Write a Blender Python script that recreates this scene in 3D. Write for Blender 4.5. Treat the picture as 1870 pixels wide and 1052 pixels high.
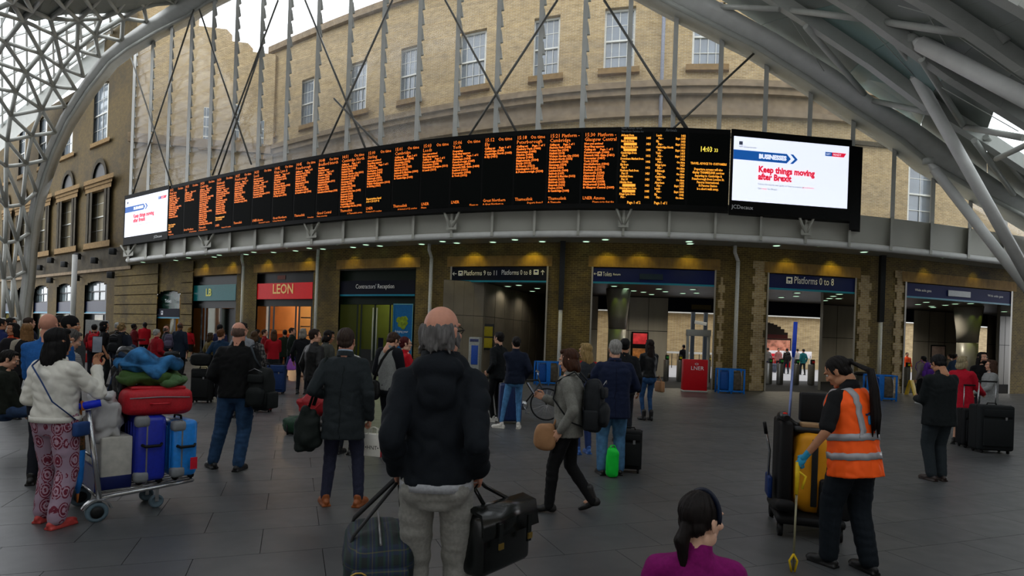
import bpy, bmesh, math, random
import numpy as np
from mathutils import Vector, Matrix

for _o in list(bpy.data.objects):
    bpy.data.objects.remove(_o)
scene = bpy.context.scene
COL = scene.collection
rnd = random.Random(7)
R = math.radians

# ------------------------------------------------------------------ camera
FOC, CX, HY, ROLL, EYE = 1100.0, 935.0, 620.0, R(2.0), 1.68
cam_d = bpy.data.cameras.new('camera')
cam = bpy.data.objects.new('camera', cam_d)
COL.objects.link(cam)
cam_d.sensor_width = 36.0
cam_d.lens = 36.0 * FOC / 1870.0
cam_d.shift_y = (HY - 526.0) / 1870.0
cam_d.clip_start = 0.05
cam_d.clip_end = 500
cam.matrix_world = Matrix.Translation((0, 0, EYE)) @ Matrix.Rotation(R(90), 4, 'X') @ Matrix.Rotation(ROLL, 4, 'Z')
scene.camera = cam

# ------------------------------------------------------------------ sky and exposure
world = bpy.data.worlds.new('overcast_sky')
scene.world = world
world.use_nodes = True
_nt = world.node_tree
_bg = _nt.nodes['Background']
_tc = _nt.nodes.new('ShaderNodeTexCoord')
_no = _nt.nodes.new('ShaderNodeTexNoise')
_no.inputs['Scale'].default_value = 2.2
_no.inputs['Detail'].default_value = 4
_cr = _nt.nodes.new('ShaderNodeValToRGB')
_cr.color_ramp.elements[0].color = (0.86, 0.91, 1.0, 1)
_cr.color_ramp.elements[1].color = (1.0, 1.0, 1.0, 1)
_nt.links.new(_tc.outputs['Generated'], _no.inputs['Vector'])
_nt.links.new(_no.outputs['Fac'], _cr.inputs['Fac'])
_nt.links.new(_cr.outputs['Color'], _bg.inputs['Color'])
_bg.inputs['Strength'].default_value = 3.7
scene.view_settings.view_transform = 'Standard'
scene.view_settings.look = 'None'
scene.view_settings.gamma = 1.0
scene.view_settings.use_curve_mapping = False
scene.view_settings.exposure = -0.38

# ------------------------------------------------------------------ place helpers
_c, _s = math.cos(ROLL), math.sin(ROLL)
def dr(px, py):
    u = px - CX; v = HY - py
    return u * _c - v * _s, u * _s + v * _c
def P(px, py, d):
    u, v = dr(px, py)
    return Vector((d * u / FOC, d, EYE + d * v / FOC))
def G(px, py):
    u, v = dr(px, py)
    d = -EYE * FOC / v
    return Vector((d * u / FOC, d, 0))
def at_depth(px, d, py=640):
    u, v = dr(px, py)
    return Vector((d * u / FOC, d, 0))
U0 = 315.0
def dep(u, D):
    if isinstance(D, tuple):
        return D[0] / math.cos(max(-1.16, min(1.0, (u - D[1]) / FOC)))
    a = max(-1.16, min(1.0, (u - U0) / FOC))
    return D / math.cos(a)
def WQ(u, z, D):
    d = dep(u, D)
    return Vector((d * u / FOC, d, z))
def UZ(px, py, D):
    u, v = dr(px, py)
    return u, EYE + dep(u, D) * v / FOC
def U(px, py=580):
    return dr(px, py)[0]
DW, DG, DB = 23.5, 21.9, 29.5
_us = np.arange(-1300, 1301, 4.0)
_pts = np.array([WQ(u, 0, DW)[:2] for u in _us])
_acc = np.concatenate([[0], np.cumsum(np.linalg.norm(np.diff(_pts, axis=0), axis=1))])
def ARC(u):
    return float(np.interp(u, _us, _acc))

# ------------------------------------------------------------------ materials
def rgb(r, g, b):
    f = lambda c: (c / 255 / 12.92) if c / 255 <= 0.04045 else ((c / 255 + 0.055) / 1.055) ** 2.4
    return (f(r), f(g), f(b), 1)
_mats = {}
def mat(name, col, rough=0.6, metal=0.0, var=0.12, scale=18.0, bump=0.0, coat=0.0, emit=0.0, stretch=None):
    if name in _mats:
        return _mats[name]
    m = bpy.data.materials.new(name); m.use_nodes = True
    nt = m.node_tree; b = nt.nodes['Principled BSDF']
    if len(col) == 3: col = rgb(*col)
    tc = nt.nodes.new('ShaderNodeTexCoord')
    no = nt.nodes.new('ShaderNodeTexNoise'); no.inputs['Scale'].default_value = scale; no.inputs['Detail'].default_value = 3
    src = tc.outputs['Object']
    if stretch:
        mp = nt.nodes.new('ShaderNodeMapping'); mp.inputs['Scale'].default_value = stretch
        nt.links.new(src, mp.inputs['Vector']); src = mp.outputs['Vector']
    nt.links.new(src, no.inputs['Vector'])
    cr = nt.nodes.new('ShaderNodeValToRGB')
    cr.color_ramp.elements[0].position = 0.3; cr.color_ramp.elements[1].position = 0.7
    cr.color_ramp.elements[0].color = tuple(c * (1 - var) for c in col[:3]) + (1,)
    cr.color_ramp.elements[1].color = tuple(min(1, c * (1 + var)) for c in col[:3]) + (1,)
    nt.links.new(no.outputs['Fac'], cr.inputs['Fac'])
    nt.links.new(cr.outputs['Color'], b.inputs['Base Color'])
    b.inputs['Roughness'].default_value = rough
    b.inputs['Metallic'].default_value = metal
    if coat: b.inputs['Coat Weight'].default_value = coat
    elif metal == 0 and rough >= 0.38: b.inputs['Specular IOR Level'].default_value = 0.22
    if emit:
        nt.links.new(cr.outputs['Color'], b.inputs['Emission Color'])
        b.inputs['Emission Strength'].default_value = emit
    if bump:
        bp = nt.nodes.new('ShaderNodeBump'); bp.inputs['Strength'].default_value = bump; bp.inputs['Distance'].default_value = 0.01
        nt.links.new(no.outputs['Fac'], bp.inputs['Height']); nt.links.new(bp.outputs['Normal'], b.inputs['Normal'])
    _mats[name] = m
    return m

def brick_mat(name, c1, c2, cm, dirt=(0.02, 0.016, 0.01, 1), dirt_amt=0.6, vert=False, bw=0.225, rh=0.075, mort=0.012, lo=0.48, hi=0.68, dscale=0.35):
    if name in _mats: return _mats[name]
    m = bpy.data.materials.new(name); m.use_nodes = True
    nt = m.node_tree; b = nt.nodes['Principled BSDF']; L = nt.links
    tc = nt.nodes.new('ShaderNodeTexCoord')
    src = tc.outputs['UV']
    if vert:
        mp = nt.nodes.new('ShaderNodeMapping'); mp.inputs['Rotation'].default_value = (0, 0, R(90))
        L.new(src, mp.inputs['Vector']); src = mp.outputs['Vector']
    br = nt.nodes.new('ShaderNodeTexBrick')
    br.inputs['Color1'].default_value = c1; br.inputs['Color2'].default_value = c2; br.inputs['Mortar'].default_value = cm
    br.inputs['Scale'].default_value = 1.0; br.inputs['Mortar Size'].default_value = mort; br.inputs['Mortar Smooth'].default_value = 0.2
    br.inputs['Brick Width'].default_value = bw; br.inputs['Row Height'].default_value = rh; br.inputs['Bias'].default_value = -0.1
    L.new(src, br.inputs['Vector'])
    no = nt.nodes.new('ShaderNodeTexNoise'); no.inputs['Scale'].default_value = dscale; no.inputs['Detail'].default_value = 6; no.inputs['Roughness'].default_value = 0.65
    L.new(tc.outputs['UV'], no.inputs['Vector'])
    mr = nt.nodes.new('ShaderNodeMapRange'); mr.inputs['From Min'].default_value = lo; mr.inputs['From Max'].default_value = hi; mr.inputs['To Max'].default_value = dirt_amt
    L.new(no.outputs['Fac'], mr.inputs['Value'])
    n2 = nt.nodes.new('ShaderNodeTexNoise'); n2.inputs['Scale'].default_value = 3.5; n2.inputs['Detail'].default_value = 5
    L.new(tc.outputs['UV'], n2.inputs['Vector'])
    mx0 = nt.nodes.new('ShaderNodeMix'); mx0.data_type = 'RGBA'; mx0.blend_type = 'MULTIPLY'
    mx0.inputs['Factor'].default_value = 0.55
    cr = nt.nodes.new('ShaderNodeValToRGB'); cr.color_ramp.elements[0].position = 0.3; cr.color_ramp.elements[0].color = (0.45, 0.42, 0.38, 1); cr.color_ramp.elements[1].position = 0.7
    L.new(n2.outputs['Fac'], cr.inputs['Fac'])
    L.new(br.outputs['Color'], mx0.inputs[6]); L.new(cr.outputs['Color'], mx0.inputs[7])
    mx = nt.nodes.new('ShaderNodeMix'); mx.data_type = 'RGBA'
    L.new(mr.outputs['Result'], mx.inputs['Factor']); L.new(mx0.outputs[2], mx.inputs[6]); mx.inputs[7].default_value = dirt
    L.new(mx.outputs[2], b.inputs['Base Color'])
    b.inputs['Roughness'].default_value = 0.85
    bp = nt.nodes.new('ShaderNodeBump'); bp.inputs['Strength'].default_value = 0.5; bp.inputs['Distance'].default_value = 0.012; bp.invert = True
    L.new(br.outputs['Fac'], bp.inputs['Height']); L.new(bp.outputs['Normal'], b.inputs['Normal'])
    _mats[name] = m
    return m

def emit_mat(name, col, strength):
    if name in _mats: return _mats[name]
    m = bpy.data.materials.new(name); m.use_nodes = True
    nt = m.node_tree; b = nt.nodes['Principled BSDF']
    if len(col) == 3: col = rgb(*col)
    b.inputs['Base Color'].default_value = col; b.inputs['Roughness'].default_value = 0.5
    b.inputs['Emission Color'].default_value = col; b.inputs['Emission Strength'].default_value = strength
    _mats[name] = m
    return m

def glass_mat(name, tint=(0.9, 0.93, 0.95), gloss=0.08, haze=0.0, rough=0.05, streak=None):
    if name in _mats: return _mats[name]
    m = bpy.data.materials.new(name); m.use_nodes = True
    nt = m.node_tree; nt.nodes.clear(); L = nt.links
    out = nt.nodes.new('ShaderNodeOutputMaterial')
    tr = nt.nodes.new('ShaderNodeBsdfTransparent'); tr.inputs['Color'].default_value = (*tint, 1)
    gl = nt.nodes.new('ShaderNodeBsdfGlossy'); gl.inputs['Roughness'].default_value = rough
    df = nt.nodes.new('ShaderNodeBsdfTranslucent'); df.inputs['Color'].default_value = (0.8, 0.82, 0.85, 1)
    d2 = nt.nodes.new('ShaderNodeBsdfDiffuse'); d2.inputs['Color'].default_value = (0.75, 0.77, 0.8, 1)
    md = nt.nodes.new('ShaderNodeMixShader'); L.new(df.outputs[0], md.inputs[1]); L.new(d2.outputs[0], md.inputs[2])
    m1 = nt.nodes.new('ShaderNodeMixShader'); m1.inputs['Fac'].default_value = haze
    L.new(tr.outputs[0], m1.inputs[1]); L.new(md.outputs[0], m1.inputs[2])
    if streak:  # streaks vary the pale haze, painting reflections into the glass
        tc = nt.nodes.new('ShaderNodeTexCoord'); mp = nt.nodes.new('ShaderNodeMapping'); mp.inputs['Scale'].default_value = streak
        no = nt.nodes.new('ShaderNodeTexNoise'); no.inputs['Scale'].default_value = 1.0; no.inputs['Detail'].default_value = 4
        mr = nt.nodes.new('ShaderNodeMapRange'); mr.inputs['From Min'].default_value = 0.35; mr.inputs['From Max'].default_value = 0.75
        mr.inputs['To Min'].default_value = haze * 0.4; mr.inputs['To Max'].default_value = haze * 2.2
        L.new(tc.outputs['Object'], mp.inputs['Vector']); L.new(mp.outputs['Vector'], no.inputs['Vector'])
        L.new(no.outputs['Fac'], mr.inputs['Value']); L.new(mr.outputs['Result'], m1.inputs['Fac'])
    fr = nt.nodes.new('ShaderNodeFresnel'); fr.inputs['IOR'].default_value = 1.45
    ad = nt.nodes.new('ShaderNodeMath'); ad.operation = 'MULTIPLY_ADD'; ad.inputs[1].default_value = 0.1; ad.inputs[2].default_value = gloss; ad.use_clamp = True
    L.new(fr.outputs['Fac'], ad.inputs[0])
    m2 = nt.nodes.new('ShaderNodeMixShader')
    L.new(ad.outputs[0], m2.inputs['Fac']); L.new(m1.outputs[0], m2.inputs[1]); L.new(gl.outputs[0], m2.inputs[2])
    L.new(m2.outputs[0], out.inputs['Surface'])
    _mats[name] = m
    return m

# ------------------------------------------------------------------ mesh helpers
class MB:
    def __init__(s):
        s.v = []; s.f = []; s.uv = {}; s.sm = set(); s.mi = {}
    def vert(s, p):
        s.v.append((p[0], p[1], p[2])); return len(s.v) - 1
    def face(s, ids, uv=None, smooth=False, mi=0):
        s.f.append(tuple(ids)); k = len(s.f) - 1
        if uv: s.uv[k] = uv
        if smooth: s.sm.add(k)
        if mi: s.mi[k] = mi
    def hexa(s, p, uvs=None, mi=0):
        # p: 8 points, 0-3 bottom ring (ccw from above), 4-7 top ring
        b = [s.vert(q) for q in p]
        for k, q in enumerate(((3, 2, 1, 0), (4, 5, 6, 7), (0, 1, 5, 4), (1, 2, 6, 5), (2, 3, 7, 6), (3, 0, 4, 7))):
            s.face([b[i] for i in q], uv=uvs[k] if uvs else None, mi=mi)
        return s
    def box(s, c, size, M=None, mi=0):
        x, y, z = size[0] / 2, size[1] / 2, size[2] / 2
        pts = [Vector(q) for q in ((-x, -y, -z), (x, -y, -z), (x, y, -z), (-x, y, -z), (-x, -y, z), (x, -y, z), (x, y, z), (-x, y, z))]
        if M is not None: pts = [M @ q for q in pts]
        c = Vector(c)
        return s.hexa([q + c for q in pts], mi=mi)
    def bar(s, a, b, w, h, up=(0, 0, 1)):
        a = Vector(a); b = Vector(b); d = (b - a).normalized(); up = Vector(up)
        x = d.cross(up)
        if x.length < 1e-4: x = d.cross(Vector((0, 1, 0)))
        x.normalize(); y = x.cross(d).normalized()
        x *= w / 2; y *= h / 2
        return s.hexa([a - x - y, a + x - y, b + x - y, b - x - y, a - x + y, a + x + y, b + x + y, b - x + y])
    def tube(s, pts, r, n=8, cap=True, smooth=True, closed=False, flat=1.0):
        pts = [Vector(p) for p in pts]; m = len(pts)
        rs = r if isinstance(r, (list, tuple)) else [r] * m
        rings = []; px = None
        for i in range(m):
            if closed: t = (pts[(i + 1) % m] - pts[i - 1])
            else: t = pts[min(i + 1, m - 1)] - pts[max(i - 1, 0)]
            t.normalize()
            if px is None:
                px = t.cross(Vector((0, 0, 1)))
                if px.length < 0.05: px = t.cross(Vector((0, 1, 0)))
            px = (px - t * px.dot(t)).normalized(); py = t.cross(px)
            rings.append([s.vert(pts[i] + (px * math.cos(2 * math.pi * k / n) + py * math.sin(2 * math.pi * k / n) * flat) * rs[i]) for k in range(n)])
        for i in range(m if closed else m - 1):
            a, b = rings[i], rings[(i + 1) % m]
            for k in range(n): s.face((a[k], a[(k + 1) % n], b[(k + 1) % n], b[k]), smooth=smooth)
        if cap and not closed:
            s.face(rings[0][::-1]); s.face(rings[-1])
        return s
    def loft(s, rings, cap=True, smooth=True):
        ids = [[s.vert(p) for p in r] for r in rings]; n = len(ids[0])
        for a, b in zip(ids[:-1], ids[1:]):
            for k in range(n): s.face((a[k], a[(k + 1) % n], b[(k + 1) % n], b[k]), smooth=smooth)
        if cap: s.face(ids[0][::-1]); s.face(ids[-1])
        return s
    def lathe(s, c, prof, n=16, axis='Z', smooth=True):
        c = Vector(c); rings = []
        for r, h in prof:
            ring = []
            for k in range(n):
                a = 2 * math.pi * k / n; x, y = r * math.cos(a), r * math.sin(a)
                ring.append(c + (Vector((x, y, h)) if axis == 'Z' else Vector((h, x, y)) if axis == 'X' else Vector((y, h, x))))
            rings.append(ring)
        return s.loft(rings, smooth=smooth)
    def ell(s, c, r, nu=14, nv=9, M=None):
        c = Vector(c); rings = []
        top = None
        for j in range(1, nv):
            ph = math.pi * j / nv - math.pi / 2; ring = []
            for k in range(nu):
                a = 2 * math.pi * k / nu
                p = Vector((r[0] * math.cos(ph) * math.cos(a), r[1] * math.cos(ph) * math.sin(a), r[2] * math.sin(ph)))
                ring.append(c + (M @ p if M is not None else p))
            rings.append(ring)
        ids = [[s.vert(p) for p in q] for q in rings]
        for a, b in zip(ids[:-1], ids[1:]):
            for k in range(nu): s.face((a[k], a[(k + 1) % nu], b[(k + 1) % nu], b[k]), smooth=True)
        e0 = Vector((0, 0, -r[2])); e1 = Vector((0, 0, r[2]))
        if M is not None: e0 = M @ e0; e1 = M @ e1
        lo = s.vert(c + e0); hi = s.vert(c + e1)
        for k in range(nu):
            s.face((ids[0][(k + 1) % nu], ids[0][k], lo), smooth=True); s.face((ids[-1][k], ids[-1][(k + 1) % nu], hi), smooth=True)
        return s
    def rcone(s, a, b, ra, rb, n=12, fa=1.0):
        # round ended tapered limb
        a = Vector(a); b = Vector(b); d = b - a; L = d.length
        if L < 1e-5: return s.ell(a, (ra, ra, ra))
        d /= L; pts = []; rs = []
        for t in (-0.98, -0.8, -0.45): pts.append(a + d * ra * t); rs.append(ra * math.sqrt(1 - t * t))
        pts.append(a); rs.append(ra); pts.append((a + b) / 2); rs.append((ra + rb) / 2); pts.append(b); rs.append(rb)
        for t in (0.45, 0.8, 0.98): pts.append(b + d * rb * t); rs.append(rb * math.sqrt(1 - t * t))
        return s.tube(pts, rs, n)
    def cblock(s, u0, u1, z0, z1, Dn, Df, step=40, mi=0):
        n = max(1, int(math.ceil(abs(u1 - u0) / step)))
        us = [u0 + (u1 - u0) * i / n for i in range(n + 1)]
        A = [(s.vert(WQ(u, z0, Dn)), s.vert(WQ(u, z1, Dn)), s.vert(WQ(u, z0, Df)), s.vert(WQ(u, z1, Df))) for u in us]
        S = [ARC(u) for u in us]; th = abs((Df[0] - Dn[0]) if isinstance(Df, tuple) else Df - Dn)
        for i in range(n):
            a, b = A[i], A[i + 1]; s0, s1 = S[i], S[i + 1]
            s.face((a[0], b[0], b[1], a[1]), uv=((s0, z0), (s1, z0), (s1, z1), (s0, z1)), mi=mi)
            s.face((b[2], a[2], a[3], b[3]), uv=((s1, z0), (s0, z0), (s0, z1), (s1, z1)), mi=mi)
            s.face((a[1], b[1], b[3], a[3]), uv=((s0, 0), (s1, 0), (s1, th), (s0, th)), mi=mi)
            s.face((a[2], b[2], b[0], a[0]), uv=((s0, th), (s1, th), (s1, 0), (s0, 0)), mi=mi)
        a, b = A[0], A[-1]
        s.face((a[2], a[0], a[1], a[3]), uv=((th, z0), (0, z0), (0, z1), (th, z1)), mi=mi)
        s.face((b[0], b[2], b[3], b[1]), uv=((0, z0), (th, z0), (th, z1), (0, z1)), mi=mi)
        return s
    def mesh(s, name):
        me = bpy.data.meshes.new(name); me.from_pydata(s.v, [], s.f)
        if s.uv:
            uvl = me.uv_layers.new(name='UVMap')
            for k, p in enumerate(me.polygons):
                if k in s.uv:
                    for j, li in enumerate(p.loop_indices): uvl.data[li].uv = s.uv[k][j]
        if s.sm:
            for k in s.sm: me.polygons[k].use_smooth = True
        for k, m in s.mi.items(): me.polygons[k].material_index = m
        return me
    def build(s, name, m=None, parent=None, fix=False):
        me = s.mesh(name)
        if fix:
            bm = bmesh.new(); bm.from_mesh(me); bmesh.ops.recalc_face_normals(bm, faces=bm.faces); bm.to_mesh(me); bm.free()
        return link(name, me, m, parent)

def link(name, me, m=None, parent=None):
    o = bpy.data.objects.new(name, me); COL.objects.link(o)
    if m is not None:
        for q in (m if isinstance(m, (list, tuple)) else [m]): me.materials.append(q)
    if parent is not None: o.parent = parent
    return o
def rbox_mesh(size, r, seg=2, taper=None):
    bm = bmesh.new(); bmesh.ops.create_cube(bm, size=1)
    for v in bm.verts:
        v.co.x *= size[0]; v.co.y *= size[1]; v.co.z *= size[2]
        if taper and v.co.z > 0: v.co.x *= taper; v.co.y *= taper
    bmesh.ops.bevel(bm, geom=bm.edges[:], offset=r, segments=seg, affect='EDGES', profile=0.5)
    for f in bm.faces: f.smooth = True
    return bm
def rbox(name, c, size, r, m, parent=None, rot=None, seg=2, taper=None, wob=0.0, seed=0, cuts=0):
    bm = rbox_mesh(size, r, seg, taper)
    if cuts:
        bmesh.ops.subdivide_edges(bm, edges=bm.edges[:], cuts=cuts, use_grid_fill=True)
        for f in bm.faces: f.smooth = True
    if wob:
        rr = np.random.RandomState(seed); K = rr.uniform(-1, 1, (7, 3)) * 9 / max(size); ph = rr.uniform(0, 6.3, 7)
        for v in bm.verts:
            w = sum(math.sin(K[i][0] * v.co.x + K[i][1] * v.co.y + K[i][2] * v.co.z + ph[i]) for i in range(7)) / 7
            v.co += v.co.normalized() * w * wob
    M = Matrix.Translation(c)
    if rot is not None: M = M @ (rot if isinstance(rot, Matrix) else Matrix.Rotation(rot, 4, 'Z'))
    bm.transform(M)
    me = bpy.data.meshes.new(name); bm.to_mesh(me); bm.free()
    return link(name, me, m, parent)
def soft(name, c, size, m, parent=None, rot=None, e=3.2, wob=0.02, seed=1, wl=0.16, sag=0.0, taper=1.0, nu=36, nv=22):
    """a stuffed cloth shape: superellipsoid with folds and an optional sag and taper towards the top"""
    b = MB(); rings = []; rr = np.random.RandomState(seed); K = rr.normal(size=(6, 3)); K /= np.linalg.norm(K, axis=1)[:, None]; K *= (2 * math.pi / wl) * rr.uniform(0.5, 1.3, (6, 1)); ph = rr.uniform(0, 6.3, 6); K2 = rr.normal(size=(6, 3)) * 12
    M = Matrix.Translation(c)
    if rot is not None: M = M @ (rot if isinstance(rot, Matrix) else Matrix.Rotation(rot, 4, 'Z'))
    sp = lambda v: math.copysign(abs(v) ** (2 / e), v)
    for j in range(nv + 1):
        p = math.pi * (0.015 + 0.97 * j / nv) - math.pi / 2; ring = []
        for i in range(nu):
            a = 2 * math.pi * i / nu
            q = Vector((size[0] / 2 * sp(math.cos(p)) * sp(math.cos(a)), size[1] / 2 * sp(math.cos(p)) * sp(math.sin(a)), size[2] / 2 * sp(math.sin(p))))
            t = q.z / size[2] + 0.5; f = 1 + (taper - 1) * t + sag * math.sin(math.pi * min(1, t * 1.6)) * (t < 0.63)
            q.x *= f; q.y *= f
            w = sum(math.sin(K[k][0] * q.x + K[k][1] * q.y + K[k][2] * q.z + ph[k] + 1.4 * math.sin(K2[k][0] * q.x + K2[k][1] * q.y + K2[k][2] * q.z)) for k in range(6)) / 6
            n = Vector((q.x / size[0] ** 2, q.y / size[1] ** 2, q.z / size[2] ** 2)).normalized()
            ring.append(M @ (q + n * (abs(w) * 2 - 0.5) * wob))
        rings.append(ring)
    b.loft(rings); return b.build(name, m, parent)
def tag(o, label=None, cat=None, group=None, kind=None):
    if label: o['label'] = label
    if cat: o['category'] = cat
    if group: o['group'] = group
    if kind: o['kind'] = kind
    return o
def thing(name, label, cat, loc=(0, 0, 0), rotz=0.0, group=None):
    o = bpy.data.objects.new(name, None); COL.objects.link(o)
    o.empty_display_size = 0.1
    o.location = loc; o.rotation_euler = (0, 0, rotz)
    return tag(o, label, cat, group)
ORD = 'first second third fourth fifth sixth seventh eighth ninth tenth eleventh twelfth thirteenth fourteenth fifteenth sixteenth'.split()
def struct(name, mb, m, parent=None):
    o = mb.build(name, m, parent)
    if parent is None: o['kind'] = 'structure'
    return o
def text_mesh(s, size=1.0, align='LEFT', ls=1.0, offset=0.0, xs=1.0, res=2):
    c = bpy.data.curves.new('lettering', 'FONT'); c.body = s; c.size = size; c.align_x = align; c.space_line = ls
    c.offset = offset; c.resolution_u = res; c.fill_mode = 'FRONT'
    o = bpy.data.objects.new('lettering', c)
    me = bpy.data.meshes.new_from_object(o)
    bpy.data.objects.remove(o); bpy.data.curves.remove(c)
    if xs != 1.0:
        me.transform(Matrix.Diagonal((xs, 1, 1, 1)))
    return me
def put_text(s, M, m, parent, name='lettering', **k):
    me = text_mesh(s, **k); me.transform(M); me.materials.clear()
    return link(name, me, m, parent)
def wall_frame(u, z, D):
    p = WQ(u, z, D); t = (WQ(u + 2, z, D) - WQ(u - 2, z, D)).normalized()
    n = t.cross(Vector((0, 0, 1)))   # toward the viewer side
    return Matrix(((t.x, 0, n.x, p.x), (t.y, 0, n.y, p.y), (t.z, 1, n.z, p.z), (0, 0, 0, 1)))
def wall_text(s, px0, px1, py, D, m, parent, h=None, name='lettering', **k):
    """lettering laid flat on the wall curve between two photo columns, its middle height at row py"""
    u0, z0 = UZ(px0, py, D); u1, z1 = UZ(px1, py, D); um = (u0 + u1) / 2; zm = (z0 + z1) / 2
    w = (WQ(u1, 0, D) - WQ(u0, 0, D)).length
    me = text_mesh(s, 1.0, **k)
    co = np.empty(len(me.vertices) * 3, np.float32); me.vertices.foreach_get('co', co); co = co.reshape(-1, 3)
    mn, mx = co.min(0), co.max(0)
    sx = w / (mx[0] - mn[0]); sy = (h / (mx[1] - mn[1])) if h else sx
    M = wall_frame(um, zm, D) @ Matrix.Diagonal((sx, sy, 1, 1)) @ Matrix.Translation((-(mn[0] + mx[0]) / 2, -(mn[1] + mx[1]) / 2, 0))
    me.transform(M); me.materials.clear()
    return link(name, me, m, parent)
# ================================================================== THE SETTING
brick_front = brick_mat('stock_brick_soot', (0.16, 0.105, 0.02, 1), (0.088, 0.056, 0.013, 1), (0.235, 0.175, 0.05, 1), dirt_amt=0.8)
brick_left = brick_mat('stock_brick_weathered', (0.112, 0.071, 0.014, 1), (0.076, 0.048, 0.01, 1), (0.11, 0.078, 0.02, 1), dirt_amt=0.55)
brick_pale = brick_mat('stock_brick_cleaned', (0.46, 0.33, 0.15, 1), (0.31, 0.21, 0.085, 1), (0.5, 0.42, 0.27, 1), dirt_amt=0.35, dirt=(0.12, 0.085, 0.05, 1))
brick_arch = brick_mat('gauged_brick', (0.36, 0.21, 0.045, 1), (0.3, 0.17, 0.04, 1), (0.28, 0.19, 0.08, 1), dirt_amt=0.2, vert=True, bw=0.5, rh=0.07, mort=0.006)
m_white = mat('white_painted_steel', (205, 206, 202), 0.42, var=0.05, scale=3)
m_steel = mat('grey_painted_steel', (176, 178, 172), 0.42, var=0.05, scale=3)
m_mull = mat('mullion_grey', (186, 187, 182), 0.45, var=0.05, scale=3)
m_dark = mat('dark_metal', (28, 30, 31), 0.45, var=0.1)
m_frame = mat('shopfront_frame', (17, 22, 21), 0.4, var=0.1)
m_sill = mat('sandstone_sill', (126, 102, 66), 0.85, var=0.2, scale=6, bump=0.2)
m_stone = mat('cornice_stone', (128, 112, 90), 0.85, var=0.2, scale=3, bump=0.2)
m_band = mat('weathered_band_stone', (62, 56, 43), 0.85, var=0.3, scale=2, bump=0.2)
m_sash = mat('sash_white', (212, 213, 206), 0.5, var=0.05)
m_panel = mat('roof_panel_grey', (128, 134, 128), 0.5, var=0.06, scale=1.2)
m_panel_teal = mat('roof_panel_tinted', (112, 138, 132), 0.35, var=0.06, scale=1.2)
m_conc = mat('concrete_panel', (118, 110, 96), 0.6, var=0.18, scale=1.1)
m_steelpanel = mat('brushed_steel_panel', (158, 152, 140), 0.36, metal=0.12, var=0.15, scale=2.0, stretch=(1, 1, 0.1))
m_navy = mat('navy_sign', (14, 26, 78), 0.7, var=0.04)
m_navydark = mat('dark_navy_sign', (7, 11, 30), 0.75, var=0.04)
m_cyan = mat('turquoise_line', (28, 122, 150), 0.4, var=0.04)
m_lett = mat('white_lettering', (225, 228, 230), 0.5, var=0.02)
m_pane = mat('window_pane', (118, 128, 136), 0.06, var=0.15, scale=0.7, coat=0.5)
m_glassdoor = glass_mat('door_glass', (0.82, 0.88, 0.82), 0.01, 0.01)
m_glass = glass_mat('louvre_glass', (0.97, 0.975, 0.98), 0.0, 0.06, 0.2, streak=(0.12, 0.12, 3.4))  # pale horizontal reflections painted into the panes as streaked haze
m_soffit = mat('soffit_paint', (150, 150, 138), 0.6, var=0.04, scale=1.5)

def holes_wall(mb, u0, u1, z0, z1, holes, Dn, Df, step=40):
    """a wall of solid blocks with real openings (u0,u1,z0,z1)"""
    us = sorted({u0, u1} | {h[0] for h in holes} | {h[1] for h in holes})
    us = [u for u in us if u0 <= u <= u1]
    for a, b in zip(us[:-1], us[1:]):
        m = (a + b) / 2
        zs = [z0]
        for h in sorted([h for h in holes if h[0] < m < h[1]], key=lambda h: h[2]):
            zs += [h[2], h[3]]
        zs.append(z1)
        for i in range(0, len(zs), 2):
            if zs[i + 1] - zs[i] > 1e-4: mb.cblock(a, b, zs[i], zs[i + 1], Dn, Df, step)
def arch_fill(mb, u0, u1, zs, zt, Dn, Df, n=8, pointed=1.0):
    """brick between a curved arch head (springing zs, crown zt) and the square opening top"""
    for i in range(n):
        a = -1 + 2 * i / n; b = -1 + 2 * (i + 1) / n; m = (a + b) / 2
        z = zs + (zt - zs) * math.sqrt(max(0, 1 - m * m)) * pointed
        if zt - z > 0.004: mb.cblock(u0 + (u1 - u0) * i / n, u0 + (u1 - u0) * (i + 1) / n, z, zt, Dn, Df)

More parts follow.
